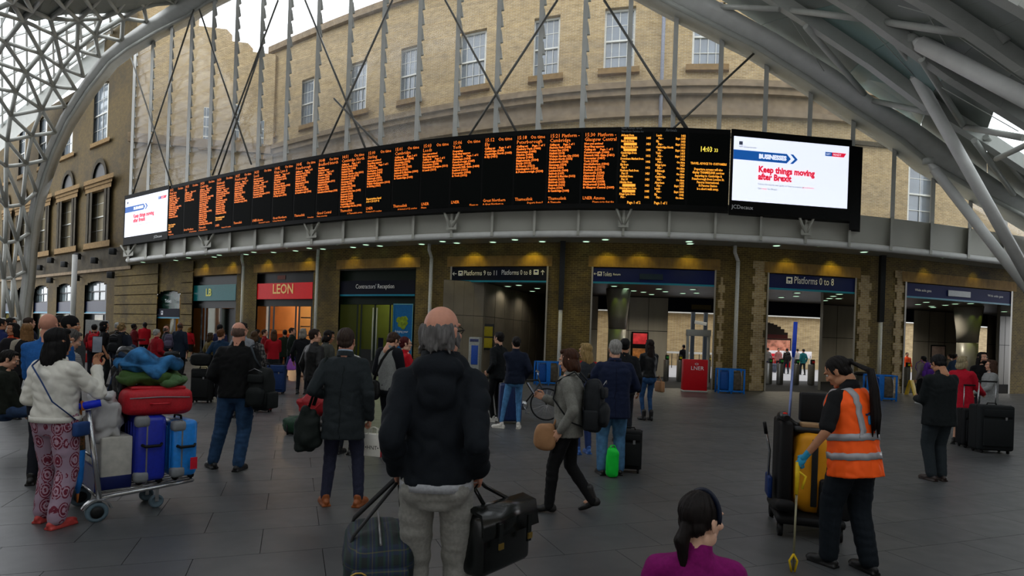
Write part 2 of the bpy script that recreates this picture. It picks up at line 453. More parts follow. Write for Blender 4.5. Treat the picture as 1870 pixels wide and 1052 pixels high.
# ---------------------------------------------------------------- floor with slate slabs
def slate_mat(name, mult=1.0):
    m = bpy.data.materials.new(name); m.use_nodes = True; nt = m.node_tree; b = nt.nodes['Principled BSDF']; L = nt.links
    tc = nt.nodes.new('ShaderNodeTexCoord'); oi = nt.nodes.new('ShaderNodeObjectInfo')
    ge = nt.nodes.new('ShaderNodeNewGeometry')
    n1 = nt.nodes.new('ShaderNodeTexNoise'); n1.inputs['Scale'].default_value = 0.9; n1.inputs['Detail'].default_value = 7
    L.new(ge.outputs['Position'], n1.inputs['Vector'])
    cr = nt.nodes.new('ShaderNodeValToRGB')
    cr.color_ramp.elements[0].position = 0.3; cr.color_ramp.elements[1].position = 0.75
    cr.color_ramp.elements[0].color = (0.046 * mult, 0.049 * mult, 0.052 * mult, 1); cr.color_ramp.elements[1].color = (0.082 * mult, 0.083 * mult, 0.083 * mult, 1)
    L.new(n1.outputs['Fac'], cr.inputs['Fac'])
    mu = nt.nodes.new('ShaderNodeMath'); mu.operation = 'MULTIPLY_ADD'; mu.inputs[1].default_value = 0.3; mu.inputs[2].default_value = 0.85
    L.new(ge.outputs['Random Per Island'], mu.inputs[0])
    mx = nt.nodes.new('ShaderNodeMix'); mx.data_type = 'RGBA'; mx.blend_type = 'MULTIPLY'; mx.inputs['Factor'].default_value = 1
    L.new(cr.outputs['Color'], mx.inputs[6]); L.new(mu.outputs[0], mx.inputs[7]); L.new(mx.outputs[2], b.inputs['Base Color'])
    n2 = nt.nodes.new('ShaderNodeTexNoise'); n2.inputs['Scale'].default_value = 5; n2.inputs['Detail'].default_value = 5
    L.new(ge.outputs['Position'], n2.inputs['Vector'])
    mr = nt.nodes.new('ShaderNodeMapRange'); mr.inputs['To Min'].default_value = 0.3; mr.inputs['To Max'].default_value = 0.5
    L.new(n2.outputs['Fac'], mr.inputs['Value']); L.new(mr.outputs['Result'], b.inputs['Roughness'])
    bp = nt.nodes.new('ShaderNodeBump'); bp.inputs['Strength'].default_value = 0.12; bp.inputs['Distance'].default_value = 0.004
    L.new(n2.outputs['Fac'], bp.inputs['Height']); L.new(bp.outputs['Normal'], b.inputs['Normal'])
    return m
m_slate = slate_mat('slate_slab')
m_joint = mat('floor_joint', (26, 27, 28), 0.8)
fb = MB(); fb.box((-6, 26, -0.112), (130, 62, 0.2))
floor = struct('floor', fb, m_joint)
TW, TL, YAW = 0.9, 0.6, R(20)
def slab(cx, cy):
    b = MB(); g = 0.005
    b.box((0, 0, -0.006), (TW - g, TL - g, 0.012)); return b
proto = slab(0, 0).mesh('slab'); proto.materials.append(m_slate)
cells = []
for j in range(-140, 140):
    for i in range(-100, 100):
        lx = (i + 0.5 * (j % 2)) * TW; ly = j * TL
        x = lx * math.cos(YAW) - ly * math.sin(YAW); y = lx * math.sin(YAW) + ly * math.cos(YAW) + 10
        if y < 1.2 or y > 50 or abs(x) > y * 1.02 + 1.5: continue
        if y > dep(FOC * x / y, DW) - 0.2: continue
        cells.append((math.hypot(x, y), x, y))
cells.sort()
vis = [c for c in cells if c[2] > 3.2 and abs(c[1]) < c[2] * 0.92 + 0.4]
near = set(vis[:300]); rest = MB()
for c in cells:
    if c in near:
        o = bpy.data.objects.new('slab', proto); COL.objects.link(o); o.parent = floor
        o.location = (c[1], c[2], 0); o.rotation_euler = (0, 0, YAW)
    else:
        rest.box((c[1], c[2], -0.006), (TW - 0.005, TL - 0.005, 0.012), Matrix.Rotation(YAW, 3, 'Z'))
o = rest.build('slab_field', m_slate, floor); o['kind'] = 'stuff'
# paler paving beyond the gates
pv = MB()
m_pave = mat('train_shed_paving', (150, 150, 152), 0.5, var=0.08, scale=1.2)
pv.cblock(U(1040), U(1900), -0.008, 0.004, 31.5, 62)
struct('floor_train_shed', pv, m_pave)

# ---------------------------------------------------------------- brick front under the balcony
SOF = 5.62
def zt(px, py, D=DW): return UZ(px, py, D)[1]
OPEN = {'ticket': (286, 328), 'teal': (351, 430), 'leon': (467, 570), 'contract': (618, 757), 'p9': (820, 998), 'toilet': (1078, 1305), 'p08': (1400, 1562), 'wide': (1652, 1848)}
ZT = 4.66
OU = {k: (U(a, 580), U(b, 580)) for k, (a, b) in OPEN.items()}
hs = [(a, b, 0, 3.9 if k == 'ticket' else ZT) for k, (a, b) in OU.items()]
wb = MB(); holes_wall(wb, U(232), U(2100), 0, SOF, hs, DW, DW + 1.1)
wall = struct('wall_platform_side', wb, brick_front)
for k, (a, b) in OU.items():
    if k == 'ticket': continue
    lb = MB(); lb.cblock(a - 7, b + 7, ZT, ZT + 0.42, DW - 0.05, DW + 0.1)
    lb.build('brick_lintel', brick_arch, wall)
    for e0, e1 in ((a - 0.5, a + 2.5), (b - 2.5, b + 0.5)):
        if k in ('p9', 'toilet', 'p08', 'wide'):
            jb = MB(); jb.cblock(e0, e1, 0, ZT, DW - 0.06, DW + 1.15); jb.build('steel_jamb', m_steelpanel, wall)
# pale cleaned quoins beside the openings stand a little proud
for px0, px1, zz0, zz1 in ((1372, 1398, 0, 5.3), (1566, 1590, 0, 4.9), (1632, 1650, 0.0, 5.1), (1310, 1322, 0.2, 4.5)):
    for r_ in range(int((zz1 - zz0) / 0.3)):
        qb = MB(); z0 = zz0 + r_ * 0.3
        qb.cblock(U(px0 + (4 if r_ % 2 else 0)), U(px1 - (4 if r_ % 2 else 0)), z0, z0 + 0.295, DW - 0.03, DW + 0.05)
        qb.build('brick', brick_pale, wall)
# rusticated corner pier of big courses with dark joints
for r_ in range(9):
    z0 = 0.02 + r_ * 0.615
    for a, b in ((206, 286), (328, 350)):
        qb = MB(); qb.cblock(U(a) + 1, U(b) - 0.3, z0, z0 + 0.555, DW - 0.16, DW + 0.2)
        qb.build('stone', brick_front, wall)

# ---------------------------------------------------------------- left facade
LW = [(155, 200), (102, 139), (59, 90), (28, 53), (4, 20)]
LU = [(U(a, 400), U(b, 400)) for a, b in LW]
lh = []
GW = [(155, 195), (104, 131), (62, 88), (32, 50), (6, 20)]
for (a, b) in GW: lh.append((U(a, 520), U(b, 520), 0, 4.75))
MW = [(165, 190), (112, 131), (68, 83), (34, 47), (8, 17)]
for (a, b) in MW: lh.append((U(a, 400), U(b, 400), 7.4, 11.2))
UW = [(171, 197), (115, 134), (73, 87), (37, 48), (10, 18)]
for (a, b) in UW: lh.append((U(a, 210), U(b, 210), 14.5, 18.7))
lb = MB()
holes_wall(lb, -1010, U(140), 0, 19.2, lh, DW, DW + 0.9)
holes_wall(lb, U(140), U(232), 0, 22.5, lh, DW, DW + 0.9)
for (a, b) in GW: arch_fill(lb, U(a, 520), U(b, 520), 4.3, 4.76, DW, DW + 0.9)
for (a, b) in UW: arch_fill(lb, U(a, 210), U(b, 210), 18.4, 18.72, DW, DW + 0.9)
wall_l = struct('wall_left_wing', lb, brick_left)
bb = MB(); bb.cblock(-1010, U(235), 5.55, 6.9, DW - 0.12, DW + 0.02); bb.build('stone_band', m_band, wall_l)
bb = MB(); bb.cblock(-1010, U(235), 5.35, 5.55, DW - 0.3, DW + 0.02); bb.build('string_course', m_stone, wall_l)
win_n = [0]
def sash(u0, u1, z0, z1, D, cols=3, rows=4, sill=True, frame=m_sash, pane=None, deep=0.35):
    win_n[0] += 1
    off = (lambda x: (D[0] + x, D[1])) if isinstance(D, tuple) else (lambda x: D + x)
    w = u1 - u0; e = max(1.0, w * 0.06)
    fb_ = MB()
    for a, b, c, d_ in ((u0, u0 + e, z0, z1), (u1 - e, u1, z0, z1), (u0, u1, z0, z0 + 0.1), (u0, u1, z1 - 0.1, z1), (u0, u1, (z0 + z1) / 2 - 0.04, (z0 + z1) / 2 + 0.04)):
        fb_.cblock(a, b, c, d_, off(deep - 0.12), off(deep + 0.02))
    for i in range(1, cols):
        x = u0 + w * i / cols; fb_.cblock(x - e * 0.18, x + e * 0.18, z0, z1, off(deep - 0.07), off(deep + 0.01))
    for i in range(1, rows):
        z = z0 + (z1 - z0) * i / rows; fb_.cblock(u0, u1, z - 0.015, z + 0.015, off(deep - 0.07), off(deep + 0.01))
    o = fb_.build('window_%d' % win_n[0], frame); o['kind'] = 'structure'
    for k in range(2):
        zz = (z0 + z1) / 2
        pb = MB(); pb.cblock(u0, u1, zz if k else z0, z1 if k else zz, off(deep - 0.02 - 0.03 * k), off(deep - 0.01 - 0.03 * k))
        pb.build('pane', pane or m_pane, o)
    if sill:
        sb = MB(); sb.cblock(u0 - w * 0.18, u1 + w * 0.18, z0 - 0.28, z0, off(-0.28), off(0.3)); sb.build('sill', m_sill, o)
    return o
for (a, b) in UW: sash(U(a, 210), U(b, 210), 14.5, 18.7, DW)
m_blind = mat('window_blind', (128, 120, 98), 0.6, var=0.1, scale=1)
for (a, b), (c, d_) in zip(MW, LW):
    o = sash(U(a, 400), U(b, 400), 7.4, 11.2, DW, 2, 4, pane=m_blind)
    ua, ub = U(c, 400), U(d_, 400); um = (ua + ub) / 2; w = ub - ua
    pb = MB()
    for x in (ua + w * 0.04, ua + w * 0.17, ub - w * 0.26, ub - w * 0.13):
        pb.cblock(x, x + w * 0.09, 7.4, 11.0, DW - 0.32, DW + 0.05)
    pb.build('pilaster', m_band, o)
    cb = MB(); cb.cblock(ua - w * 0.02, ub + w * 0.02, 11.0, 11.5, DW - 0.35, DW + 0.05); cb.cblock(ua - w * 0.1, ub + w * 0.1, 11.5, 11.8, DW - 0.6, DW + 0.05)
    cb.cblock(ua - w * 0.05, ub + w * 0.05, 11.3, 11.52, DW - 0.45, DW + 0.05)
    cb.build('entablature', m_sill, o)
    sb = MB(); sb.cblock(ua - w * 0.03, ub + w * 0.03, 7.0, 7.4, DW - 0.45, DW + 0.05); sb.build('sill', m_sill, o)
    # round light with stone hood above the entablature
    ab = MB(); hw = w * 0.25; n = 9
    for i in range(n):
        t0 = math.pi * i / n; t1 = math.pi * (i + 1) / n
        pts = []
        for D_ in (DW - 0.2, DW + 0.02):
            pts.append([WQ(um - hw * 1.25 * math.cos(t0), 11.85 + 1.45 * math.sin(t0), D_), WQ(um - hw * 1.25 * math.cos(t1), 11.85 + 1.45 * math.sin(t1), D_),
                        WQ(um - hw * math.cos(t1), 11.85 + 1.15 * math.sin(t1), D_), WQ(um - hw * math.cos(t0), 11.85 + 1.15 * math.sin(t0), D_)])
        f_, b_ = pts
        ab.hexa([f_[3], f_[2], b_[2], b_[3], f_[0], f_[1], b_[1], b_[0]])
    ab.build('arched_hood', m_band, o)
    gb = MB(); ids = [gb.vert(WQ(um - hw * math.cos(math.pi * i / n), 11.85 + 1.15 * math.sin(math.pi * i / n), DW - 0.05)) for i in range(n + 1)]
    gb.face(ids[::-1]); gb.build('pane', m_frame, o)
m_bluefascia = mat('blue_fascia', (11, 19, 46), 0.4, var=0.05)
for i, (a, b) in enumerate(GW):
    ua, ub = U(a, 520), U(b, 520)
    o = sash(ua, ub, 3.35, 4.75, DW, 3, 2, sill=False, frame=m_frame, pane=mat('fan_pane', (120, 132, 134), 0.08, var=0.25, scale=1.5, coat=0.5), deep=0.45)
    fb_ = MB(); fb_.cblock(ua, ub, 2.6, 3.35, DW + 0.15, DW + 0.3); f_ = fb_.build('fascia', m_bluefascia, o)
    fb_ = MB(); fb_.cblock(ua, ub, 2.5, 2.6, DW + 0.12, DW + 0.3); fb_.build('fascia_line', m_cyan, o)
    db = MB(); db.cblock(ua, ub, 0, 2.5, DW + 0.5, DW + 0.56); db.build('door_panel', m_frame, o)
    db = MB(); db.cblock(ua + (ub - ua) * 0.5, ub - (ub - ua) * 0.12, 0.2, 2.4, DW + 0.44, DW + 0.5); db.build('door_pane', mat('lit_hall_pane', (116, 108, 60), 0.2, var=0.4, scale=1.5), o)

# ---------------------------------------------------------------- balcony, soffit and lamps
TK = [0.0455 + 0.0766 * k for k in range(-18, 10)]
UK = [U0 + FOC * math.atan(t) - 1 for t in TK]
UL, UR = UK[0], UK[-1]
sb = MB(); sb.cblock(UL, UR + 40, SOF, SOF + 0.18, DG - 0.1, DW + 1.1); soffit = struct('ceiling_soffit', sb, m_soffit)
sb = MB(); sb.cblock(UL, UR + 40, SOF + 0.25, SOF + 0.5, DG + 0.3, DW + 8); struct('floor_mezzanine', sb, m_soffit)
m_fasc = mat('balcony_panel', (168, 168, 158), 0.5, var=0.04, scale=1)
bal = thing('balcony', 'pale panelled balcony edge with ribs running below the departure board', 'balcony', (0, 0, 0))
for a, b in zip(UK[:-1], UK[1:]):
    pb = MB(); pb.cblock(a, b - 0.3, SOF + 0.12, 6.85, DG, DG + 0.06); pb.build('panel', m_fasc, bal)
for k, u in enumerate(UK):
    w = 2.2
    rb = MB(); rb.cblock(u - w, u + w, SOF - 0.05, 6.85, DG - 0.3, DG + 0.02); rb.build('rib', m_fasc, bal)
    if k % 4 == 0 and k < 24:
        p = [WQ(u, z, DG - q) for z, q in ((6.75, 0.35), (6.1, 0.35), (5.75, 0.3))]
        vb = MB(); vb.tube([WQ(u - 14, 6.52, DG - 0.5), WQ(u - 2, 5.95, DG - 0.36)], 0.05, 6); vb.tube([WQ(u + 14, 6.52, DG - 0.5), WQ(u + 2, 5.95, DG - 0.36)], 0.05, 6)
        vb.cblock(u - 9, u + 9, 5.85, 6.2, DG - 0.38, DG - 0.3)
        vb.build('bracket', m_fasc, bal)
pb = MB(); pb.tube([WQ(u, SOF + 0.02, DG - 0.12) for u in np.linspace(UL, UR, 60)], 0.13, 10); pb.build('edge_tube', m_white, bal)
m_lamp = emit_mat('downlight_glow', (205, 255, 214), 1.6)
def downlight(px, frac, D=None, z=SOF, e=14, label='small round downlight recessed in the balcony soffit', group='soffit downlights'):
    u = U(px, 450); Dm = D or (DG + (DW - DG) * frac); p = WQ(u, z, Dm)
    t = thing('downlight', label, 'light', p, 0, group)
    MB().lathe((0, 0, 0), [(0.17, 0.0), (0.17, -0.025), (0.13, -0.025)], 14).build('rim', m_white, t)
    MB().lathe((0, 0, 0), [(0.125, -0.012), (0.125, -0.027)], 14).build('lamp', m_lamp, t)
    return p
lx = [262, 318, 345, 372, 401, 434, 464, 520, 565, 612, 668, 722, 808, 862, 940, 1038, 1105, 1180, 1258, 1345, 1418, 1498, 1578, 1727]
for i, px in enumerate(lx): downlight(px, 0.15 if i % 2 else 0.5, label='round soffit downlight, %s from the brick corner in the %s' % (ORD[i // 2], 'row along the balcony edge' if i % 2 else 'middle row'))
lx2 = [322, 392, 450, 500, 540, 590, 645, 694, 770, 834, 900, 990, 1070, 1260]
for i, px in enumerate(lx2): downlight(px, 0.8, label='round soffit downlight, %s from the brick corner in the row nearest the wall' % ORD[i])
# wall washers above each opening throw the yellow scallops
def washer(px, power=16, off=0.42, lab=''):
    u = U(px, 460); p = WQ(u, SOF - 0.03, DW - off)
    l = bpy.data.lights.new('wall_washer', 'SPOT'); l.color = (1.0, 0.82, 0.06); power *= 2.6; l.energy = power; l.spot_size = R(96); l.spot_blend = 0.8; l.shadow_soft_size = 0.05
    o = bpy.data.objects.new('wall_washer', l); COL.objects.link(o); o.location = p
    q = WQ(u, 3.6, DW - 0.16); o.rotation_euler = (q - p).to_track_quat('-Z', 'Y').to_euler()
    t = thing('spot_fitting', 'spotlight washing brick yellow above %s' % lab, 'light', p, 0, 'yellow wall washers')
    MB().lathe((0, 0, 0.03), [(0.02, 0.0), (0.06, 0.0), (0.06, 0.06), (0.02, 0.06)], 10).build('fitting', m_dark, t)
for px, pw in ((368, 14), (418, 14), (482, 14), (556, 15), (640, 16), (735, 18), (862, 20), (972, 22), (1110, 16), (1170, 12), (1262, 24), (1445, 12), (1528, 20), (1700, 7), (1790, 7)):
    k_ = [k for k, (a, b) in OPEN.items() if a < px < b][0]; nth = [q for q in (368, 418, 482, 556, 640, 735, 862, 972, 1110, 1170, 1262, 1445, 1528, 1700, 1790) if OPEN[k_][0] < q < OPEN[k_][1]].index(px)
    washer(px, pw, lab={'teal': 'teal shop sign', 'leon': 'red eatery sign', 'contract': 'reception sign', 'p9': 'platforms 9 to 11 sign', 'toilet': 'toilets sign', 'p08': 'train symbol sign', 'wide': 'wide aisle gate sign'}[k_] + ', %s from the brick corner side' % ORD[nth])

# ---------------------------------------------------------------- arch edge of the roof
ARL = [(37, 640), (40, 590), (46, 540), (50, 507), (54, 450), (60, 400), (68, 362), (82, 318), (97, 277), (123, 222), (160, 165), (200, 114), (234, 88), (285, 58), (339, 31), (385, 0), (480, -55), (620, -110), (800, -140), (960, -120), (1100, -62),
       (1232, 10), (1380, 84), (1475, 144), (1559, 200), (1647, 256), (1699, 300), (1767, 339), (1870, 395), (1990, 470)]
ARU = [(28, 640), (31, 590), (36, 540), (40, 507), (44, 450), (50, 400), (58, 358), (70, 312), (84, 270), (110, 212), (146, 154), (184, 101), (217, 73), (266, 38), (316, 6), (360, -28), (462, -90), (610, -150), (800, -185), (970, -165), (1130, -100),
       (1292, -8), (1420, 62), (1528, 128), (1595, 178), (1675, 224), (1735, 268), (1800, 314), (1870, 362), (1990, 440)]
ARD = [39, 39, 39, 39, 38.7, 38.4, 38, 37.6, 37.2, 36.6, 36, 35.4, 35, 34.4, 33.2, 31.6, 28.8, 25.8, 23, 21.8, 21.4, 21.3, 21.3, 21.6, 22, 22.4, 22.8, 23.3, 24.2, 26]
ab = MB(); rings = []
for (a, b, d) in zip(ARL, ARU, ARD):
    lo, hi = P(*a, d), P(*b, d - 0.5); back = Vector((0, 0.9 if d < 30 else 0.7, 0))
    ax = (hi - lo)
    n = ax.normalized().cross(Vector((0, 1, 0)))
    bul = Vector((0, -0.14, 0))
    rings.append([lo, lo + ax * 0.5 + bul, hi, hi + back, lo + back])
ab.loft(rings); 
arch = thing('roof_arch', 'white curved steel arch sweeping up around the big glass screen', 'arch')
ab.build('box_beam', m_white, arch, fix=True)
fb_ = MB(); fb_.tube([P(*a, d - 0.1) for a, d in zip(ARL, ARD)], 0.09, 8); fb_.build('edge_bead', m_steel, arch)
def arch_z(u, D):
    us = []; vs = []
    for p in ARL:
        a, b = dr(*p); us.append(a); vs.append(b)
    i = np.argsort(us)
    v = np.interp(u, np.array(us)[i], np.array(vs)[i])
    return EYE + dep(u, D) * v / FOC

# ---------------------------------------------------------------- glass screen: mullions, louvred panes, tie rods
scr = thing('glass_screen', 'tall arched screen of louvred glass between grey mullions', 'glass screen', (0, 0, 0))
Z0, RH = 6.85, 0.62
clipmesh = None
rest_g = MB(); npane = 0
for k, u in enumerate(UK):
    top = arch_z(u, DG) + 0.35
    top = min(top, 25)
    if top < Z0 + 0.3: continue
    w = 0.085 * FOC / dep(u, DG)
    mb_ = MB(); mb_.cblock(u - w, u + w, Z0, top, DG - 0.05, DG + 0.32)
    m_ = mb_.build('mullion', m_mull, scr)
    if u < 120:
        cb = MB()
        for r_ in range(int((min(top, 22) - Z0) / RH)):
            z = Z0 + r_ * RH
            cb.hexa([WQ(u + w, z, DG - 0.02), WQ(u + w * 2.2, z, DG + 0.0), WQ(u + w * 2.2, z, DG + 0.1), WQ(u + w, z, DG + 0.1),
                     WQ(u + w, z + RH * 0.8, DG + 0.05), WQ(u + w * 1.3, z + RH * 0.8, DG + 0.05), WQ(u + w * 1.3, z + RH * 0.8, DG + 0.12), WQ(u + w, z + RH * 0.8, DG + 0.12)])
        cb.build('louvre_clips', m_mull, m_)
for k in range(len(UK) - 1):
    u0, u1 = UK[k], UK[k + 1]
    zmax = max(arch_z(u0, DG), arch_z(u1, DG)) + 0.2; zmax = min(zmax, 24)
    r_ = 0
    while Z0 + r_ * RH < zmax:
        z = Z0 + r_ * RH; r_ += 1
        # rows of the louvre lean: the foot of each pane laps over the one below
        py = HY - ((z - EYE) * FOC / dep(u0, DG)) + (u0) * _s
        seen = -25 < py and not (z + RH < 9.3 and -715 < u0 < 560)
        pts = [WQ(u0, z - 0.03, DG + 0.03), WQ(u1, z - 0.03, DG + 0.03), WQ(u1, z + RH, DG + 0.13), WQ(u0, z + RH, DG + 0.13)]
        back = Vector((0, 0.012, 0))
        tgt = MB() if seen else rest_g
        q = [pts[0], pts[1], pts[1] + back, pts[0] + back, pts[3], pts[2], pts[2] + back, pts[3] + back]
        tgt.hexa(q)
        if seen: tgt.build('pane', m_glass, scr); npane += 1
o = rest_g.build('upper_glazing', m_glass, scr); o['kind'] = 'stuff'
print('PANES', npane)
m_rod = mat('tie_rod_grey', (92, 92, 88), 0.4, metal=0.3)
for a, b in (((354, 17), (237, 372)), ((364, 17), (459, 300)), ((234, 88), (318, 352)), ((480, 80), (399, 320)), ((508, 0), (388, 320)), ((557, 0), (669, 275)), ((717, 0), (580, 300)), ((813, 0), (948, 250)), ((1018, 0), (850, 258)),
             ((1103, 0), (1252, 235)), ((1385, 90), (1228, 236)), ((1200, 150), (1256, 236)), ((610, 180), (700, 275))):
    pa = WQ(*UZ(*a, DG - 0.25), DG - 0.25); pb_ = WQ(*UZ(*b, DG - 0.25), DG - 0.25)
    tb = MB(); tb.tube([pa, pb_], 0.045, 6); tb.build('tie_rod', m_rod, scr)

# ---------------------------------------------------------------- old station range behind the glass
DBT = (29.0, 430.0)
def offD(x): return (DBT[0] + x, DBT[1])
def uzb(px, py): 
    u, v = dr(px, py); return u, EYE + dep(u, DBT) * v / FOC
bw = [(1293, 58), (1131, 56), (998, 47), (865, 46), (750, 34), (657, 29), (565, 22), (496, 18)]
ZS, ZH = 15.2, 18.3
bh = [(U(x - w / 2, 90), U(x + w / 2, 90), ZS, ZH) for x, w in bw]
low = [(1680, 44), (1530, 44)]
bh += [(U(x - w / 2, 350), U(x + w / 2, 350), 8.1, 11.3) for x, w in low]
bl = MB(); holes_wall(bl, U(490, 150), U(1640, 150), SOF + 0.5, 20.9, bh, offD(0), offD(0.8)); holes_wall(bl, U(1640, 150), U(2150, 150), SOF + 0.5, 11.75, bh, offD(0), offD(0.8))
wr = struct('wall_old_range', bl, brick_pale)
cb = MB(); cb.cblock(U(488, 150), U(1642), 20.9, 21.3, offD(-0.35), offD(0.9)); cb.build('parapet_coping', m_stone, wr)
for z0, z1, o_ in ((14.05, 14.35, -0.55), (13.75, 14.05, -0.4), (13.0, 13.75, -0.12), (12.75, 13.0, -0.3)):
    cb = MB(); cb.cblock(U(488, 150), U(1642), z0, z1, offD(o_), offD(0.05)); cb.build('cornice', m_stone, wr)
cb = MB(); cb.cblock(U(488, 150), U(2150), 11.75, 11.95, offD(-0.15), offD(0.05)); cb.build('string_course', m_band, wr)
for h in bh[:8]: sash(h[0], h[1], ZS, ZH, DBT, 4, 4)
for h in bh[8:]: sash(h[0], h[1], 8.1, 11.3, DBT, 2, 4)
db = MB(); u, _ = uzb(1210, 100); db.tube([WQ(u, z, offD(-0.25)) for z in (20.5, 14.3, 10)], 0.09, 8); db.build('drainpipe', mat('drainpipe_lead', (120, 124, 134), 0.5), wr)
# wing closing the court on the left
wg = MB()
A = P(234, 400, 39.5); B = P(493, 400, 41.2)
def wing(s, z, o=0):
    p = A.lerp(B, s); return Vector((p.x + o * 0.0, p.y + o, z))
def wquad(mb, s0, s1, z0, z1, o0, o1):
    Lw = (B - A).length
    q = [wing(s0, z0, o0), wing(s1, z0, o0), wing(s1, z0, o1), wing(s0, z0, o1), wing(s0, z1, o0), wing(s1, z1, o0), wing(s1, z1, o1), wing(s0, z1, o1)]
    S0, S1 = s0 * Lw, s1 * Lw
    uvq = ((S0, z0), (S1, z0), (S1, z1), (S0, z1))
    mb.hexa(q, uvs=[((0, 0),) * 4, ((S0, 0), (S1, 0), (S1, 1), (S0, 1)), uvq, ((0, z0), (1, z0), (1, z1), (0, z1)), uvq, ((0, z0), (1, z0), (1, z1), (0, z1))])
zt_ = [(234, 26.3), (300, 23.9), (337, 22.4), (400, 21.4), (440, 20.9), (493, 20.3)]
for (x0, za), (x1, zb) in zip(zt_[:-1], zt_[1:]):
    s0, s1 = (x0 - 234) / 259, (x1 - 234) / 259
    wquad(wg, s0, s1, SOF + 0.5, (za + zb) / 2, 0, 0.8)
wl = struct('wall_court_wing', wg, brick_pale)
cb = MB(); wquad(cb, 0, 1, 13.7, 14.3, -0.35, 0.05); cb.build('cornice', m_stone, wl)
for s0, s1, z0, z1 in ((0.50, 0.56, 13.9, 16.5), (0.715, 0.755, 14.6, 16.9), (0.9, 0.935, 13.6, 16.0)):
    win_n[0] += 1
    fb_ = MB(); wquad(fb_, s0, s1, z0, z1, -0.06, 0.02); o = fb_.build('window_%d' % win_n[0], m_sash); o['kind'] = 'structure'
    for i in range(3):
        for j in range(4):
            w = (s1 - s0) / 3; h = (z1 - z0) / 4
            pb = MB(); wquad(pb, s0 + w * (i + .1), s0 + w * (i + .9), z0 + h * (j + .07), z0 + h * (j + .93), -0.075, -0.05); pb.build('pane', m_pane, o)
    pb = MB(); wquad(pb, s0 - .02, s1 + .02, z0 - 0.3, z0, -0.3, 0.0); pb.build('sill', m_sill, o)
# ================================================================== ROOF
def tubes(name, lst, m, parent, r, n=8):
    for a, b in lst:
        t = MB(); t.tube([a, b], r, n); t.build(name, m, parent)
# ---- right: ribs, panels and tubes
ROW = [
 [(1232, -55, 21.4), (1292, -8, 21.3), (1420, 62, 21.3), (1528, 128, 21.6), (1595, 178, 22), (1675, 224, 22.4), (1735, 268, 22.8), (1800, 314, 23.3), (1870, 362, 24.2), (1990, 440, 26)],
 [(1360, -40, 19.4), (1447, 22, 19.2), (1503, 46, 19), (1600, 118, 19), (1691, 188, 19), (1759, 228, 19.2), (1830, 275, 19.6), (1990, 380, 20.5)],
 [(1480, -40, 16.8), (1547, 0, 16.6), (1615, 40, 16.5), (1679, 96, 16.5), (1767, 152, 16.5), (1870, 216, 16.6), (1990, 290, 17)],
 [(1620, -45, 14.2), (1699, 0, 14), (1791, 60, 14), (1870, 116, 14), (1990, 195, 14.2)],
 [(1770, -50, 11.8), (1850, -10, 11.6), (1960, 60, 11.5), (2060, 120, 11.6)]]
roof = thing('ceiling_vault', None, None); roof['kind'] = 'structure'
def resample(row, n):
    pts = [P(*q) for q in row]; acc = [0]
    for a, b in zip(pts[:-1], pts[1:]): acc.append(acc[-1] + (b - a).length)
    out = []
    for i in range(n + 1):
        t = acc[-1] * i / n; k = max(j for j in range(len(acc)) if acc[j] <= t + 1e-9); k = min(k, len(pts) - 2)
        out.append(pts[k].lerp(pts[k + 1], (t - acc[k]) / (acc[k + 1] - acc[k])))
    return out
NS = 6
RS = [resample(r, NS) for r in ROW]
m_sky_glass = glass_mat('rooflight_glass', (0.95, 0.97, 0.97), 0.02, 0.06)
for i in range(len(RS) - 1):
    for j in range(NS):
        q = [RS[i][j], RS[i][j + 1], RS[i + 1][j + 1], RS[i + 1][j]]
        lift = Vector((0, 0.1, 0.28)); th = Vector((0, 0, 0.12))
        lo = [p + (Vector((0, 0.05, 0.02)) if i == 0 and k_ < 2 else lift) for k_, p in enumerate(q)]; c = sum(lo, Vector()) / 4; lo = [p + (c - p) * 0.012 for p in lo]; hi = [p + th for p in lo]
        b = MB(); b.hexa(lo + hi)
        light = (i == 1 and j >= 4) or (i == 0 and j >= 5) or (i == 2 and j >= 5)
        b.build('rooflight_pane' if light else 'panel', m_sky_glass if light else (m_panel_teal if (i, j) in ((1, 1), (1, 2), (0, 2)) else m_panel), roof, fix=True)
for i in range(1, len(RS)):
    b = MB()
    for a, c in zip(RS[i][:-1], RS[i][1:]): e_ = (c - a).normalized() * 0.1; b.bar(a - e_, c + e_, 0.24, 0.42)
    b.build('rib', m_steel, roof)
def PT(x0, y0, d0, x1, y1, d1): return (P(x0, y0, d0), P(x1, y1, d1))
tubes('strut', [PT(1312, 12, 21, 1424, 16, 19.2), PT(1440, 18, 19.2, 1591, 36, 16.6), PT(1615, 40, 16.5, 1807, 68, 14), PT(1595, 184, 21.6, 1707, 208, 19), PT(1763, 232, 19, 1870, 252, 16.6),
 PT(1471, 48, 19, 1579, 172, 21.5), PT(1623, 60, 16.5, 1679, 132, 18.8), PT(1571, 0, 17, 1611, 32, 16.5), PT(1683, 108, 16.4, 1759, 228, 19), PT(1787, 12, 14, 1839, 76, 13.8), PT(1779, 256, 19, 1851, 355, 23),
 PT(1800, 250, 19.2, 1870, 330, 22), PT(1820, 290, 19.4, 1880, 262, 17)], m_steel, roof, 0.09)
wires = [PT(1425, 5, 19.6, 1505, 130, 21), PT(1560, 20, 17, 1680, 150, 18.6), PT(1690, 20, 14.8, 1750, 120, 16.2), PT(1640, 10, 15.2, 1820, 60, 14.2), PT(1720, 160, 17, 1860, 240, 16.8), PT(1740, 60, 15, 1870, 150, 14.2)]
tubes('tie_wire', wires, m_steel, roof, 0.012, 5)
tree = thing('tree_column', 'white branching steel column with thick tubular struts at the glass end', 'column', at_depth(1955, 20.0))
def loc_of(o, p): return p - o.location
node = P(1925, 590, 20)
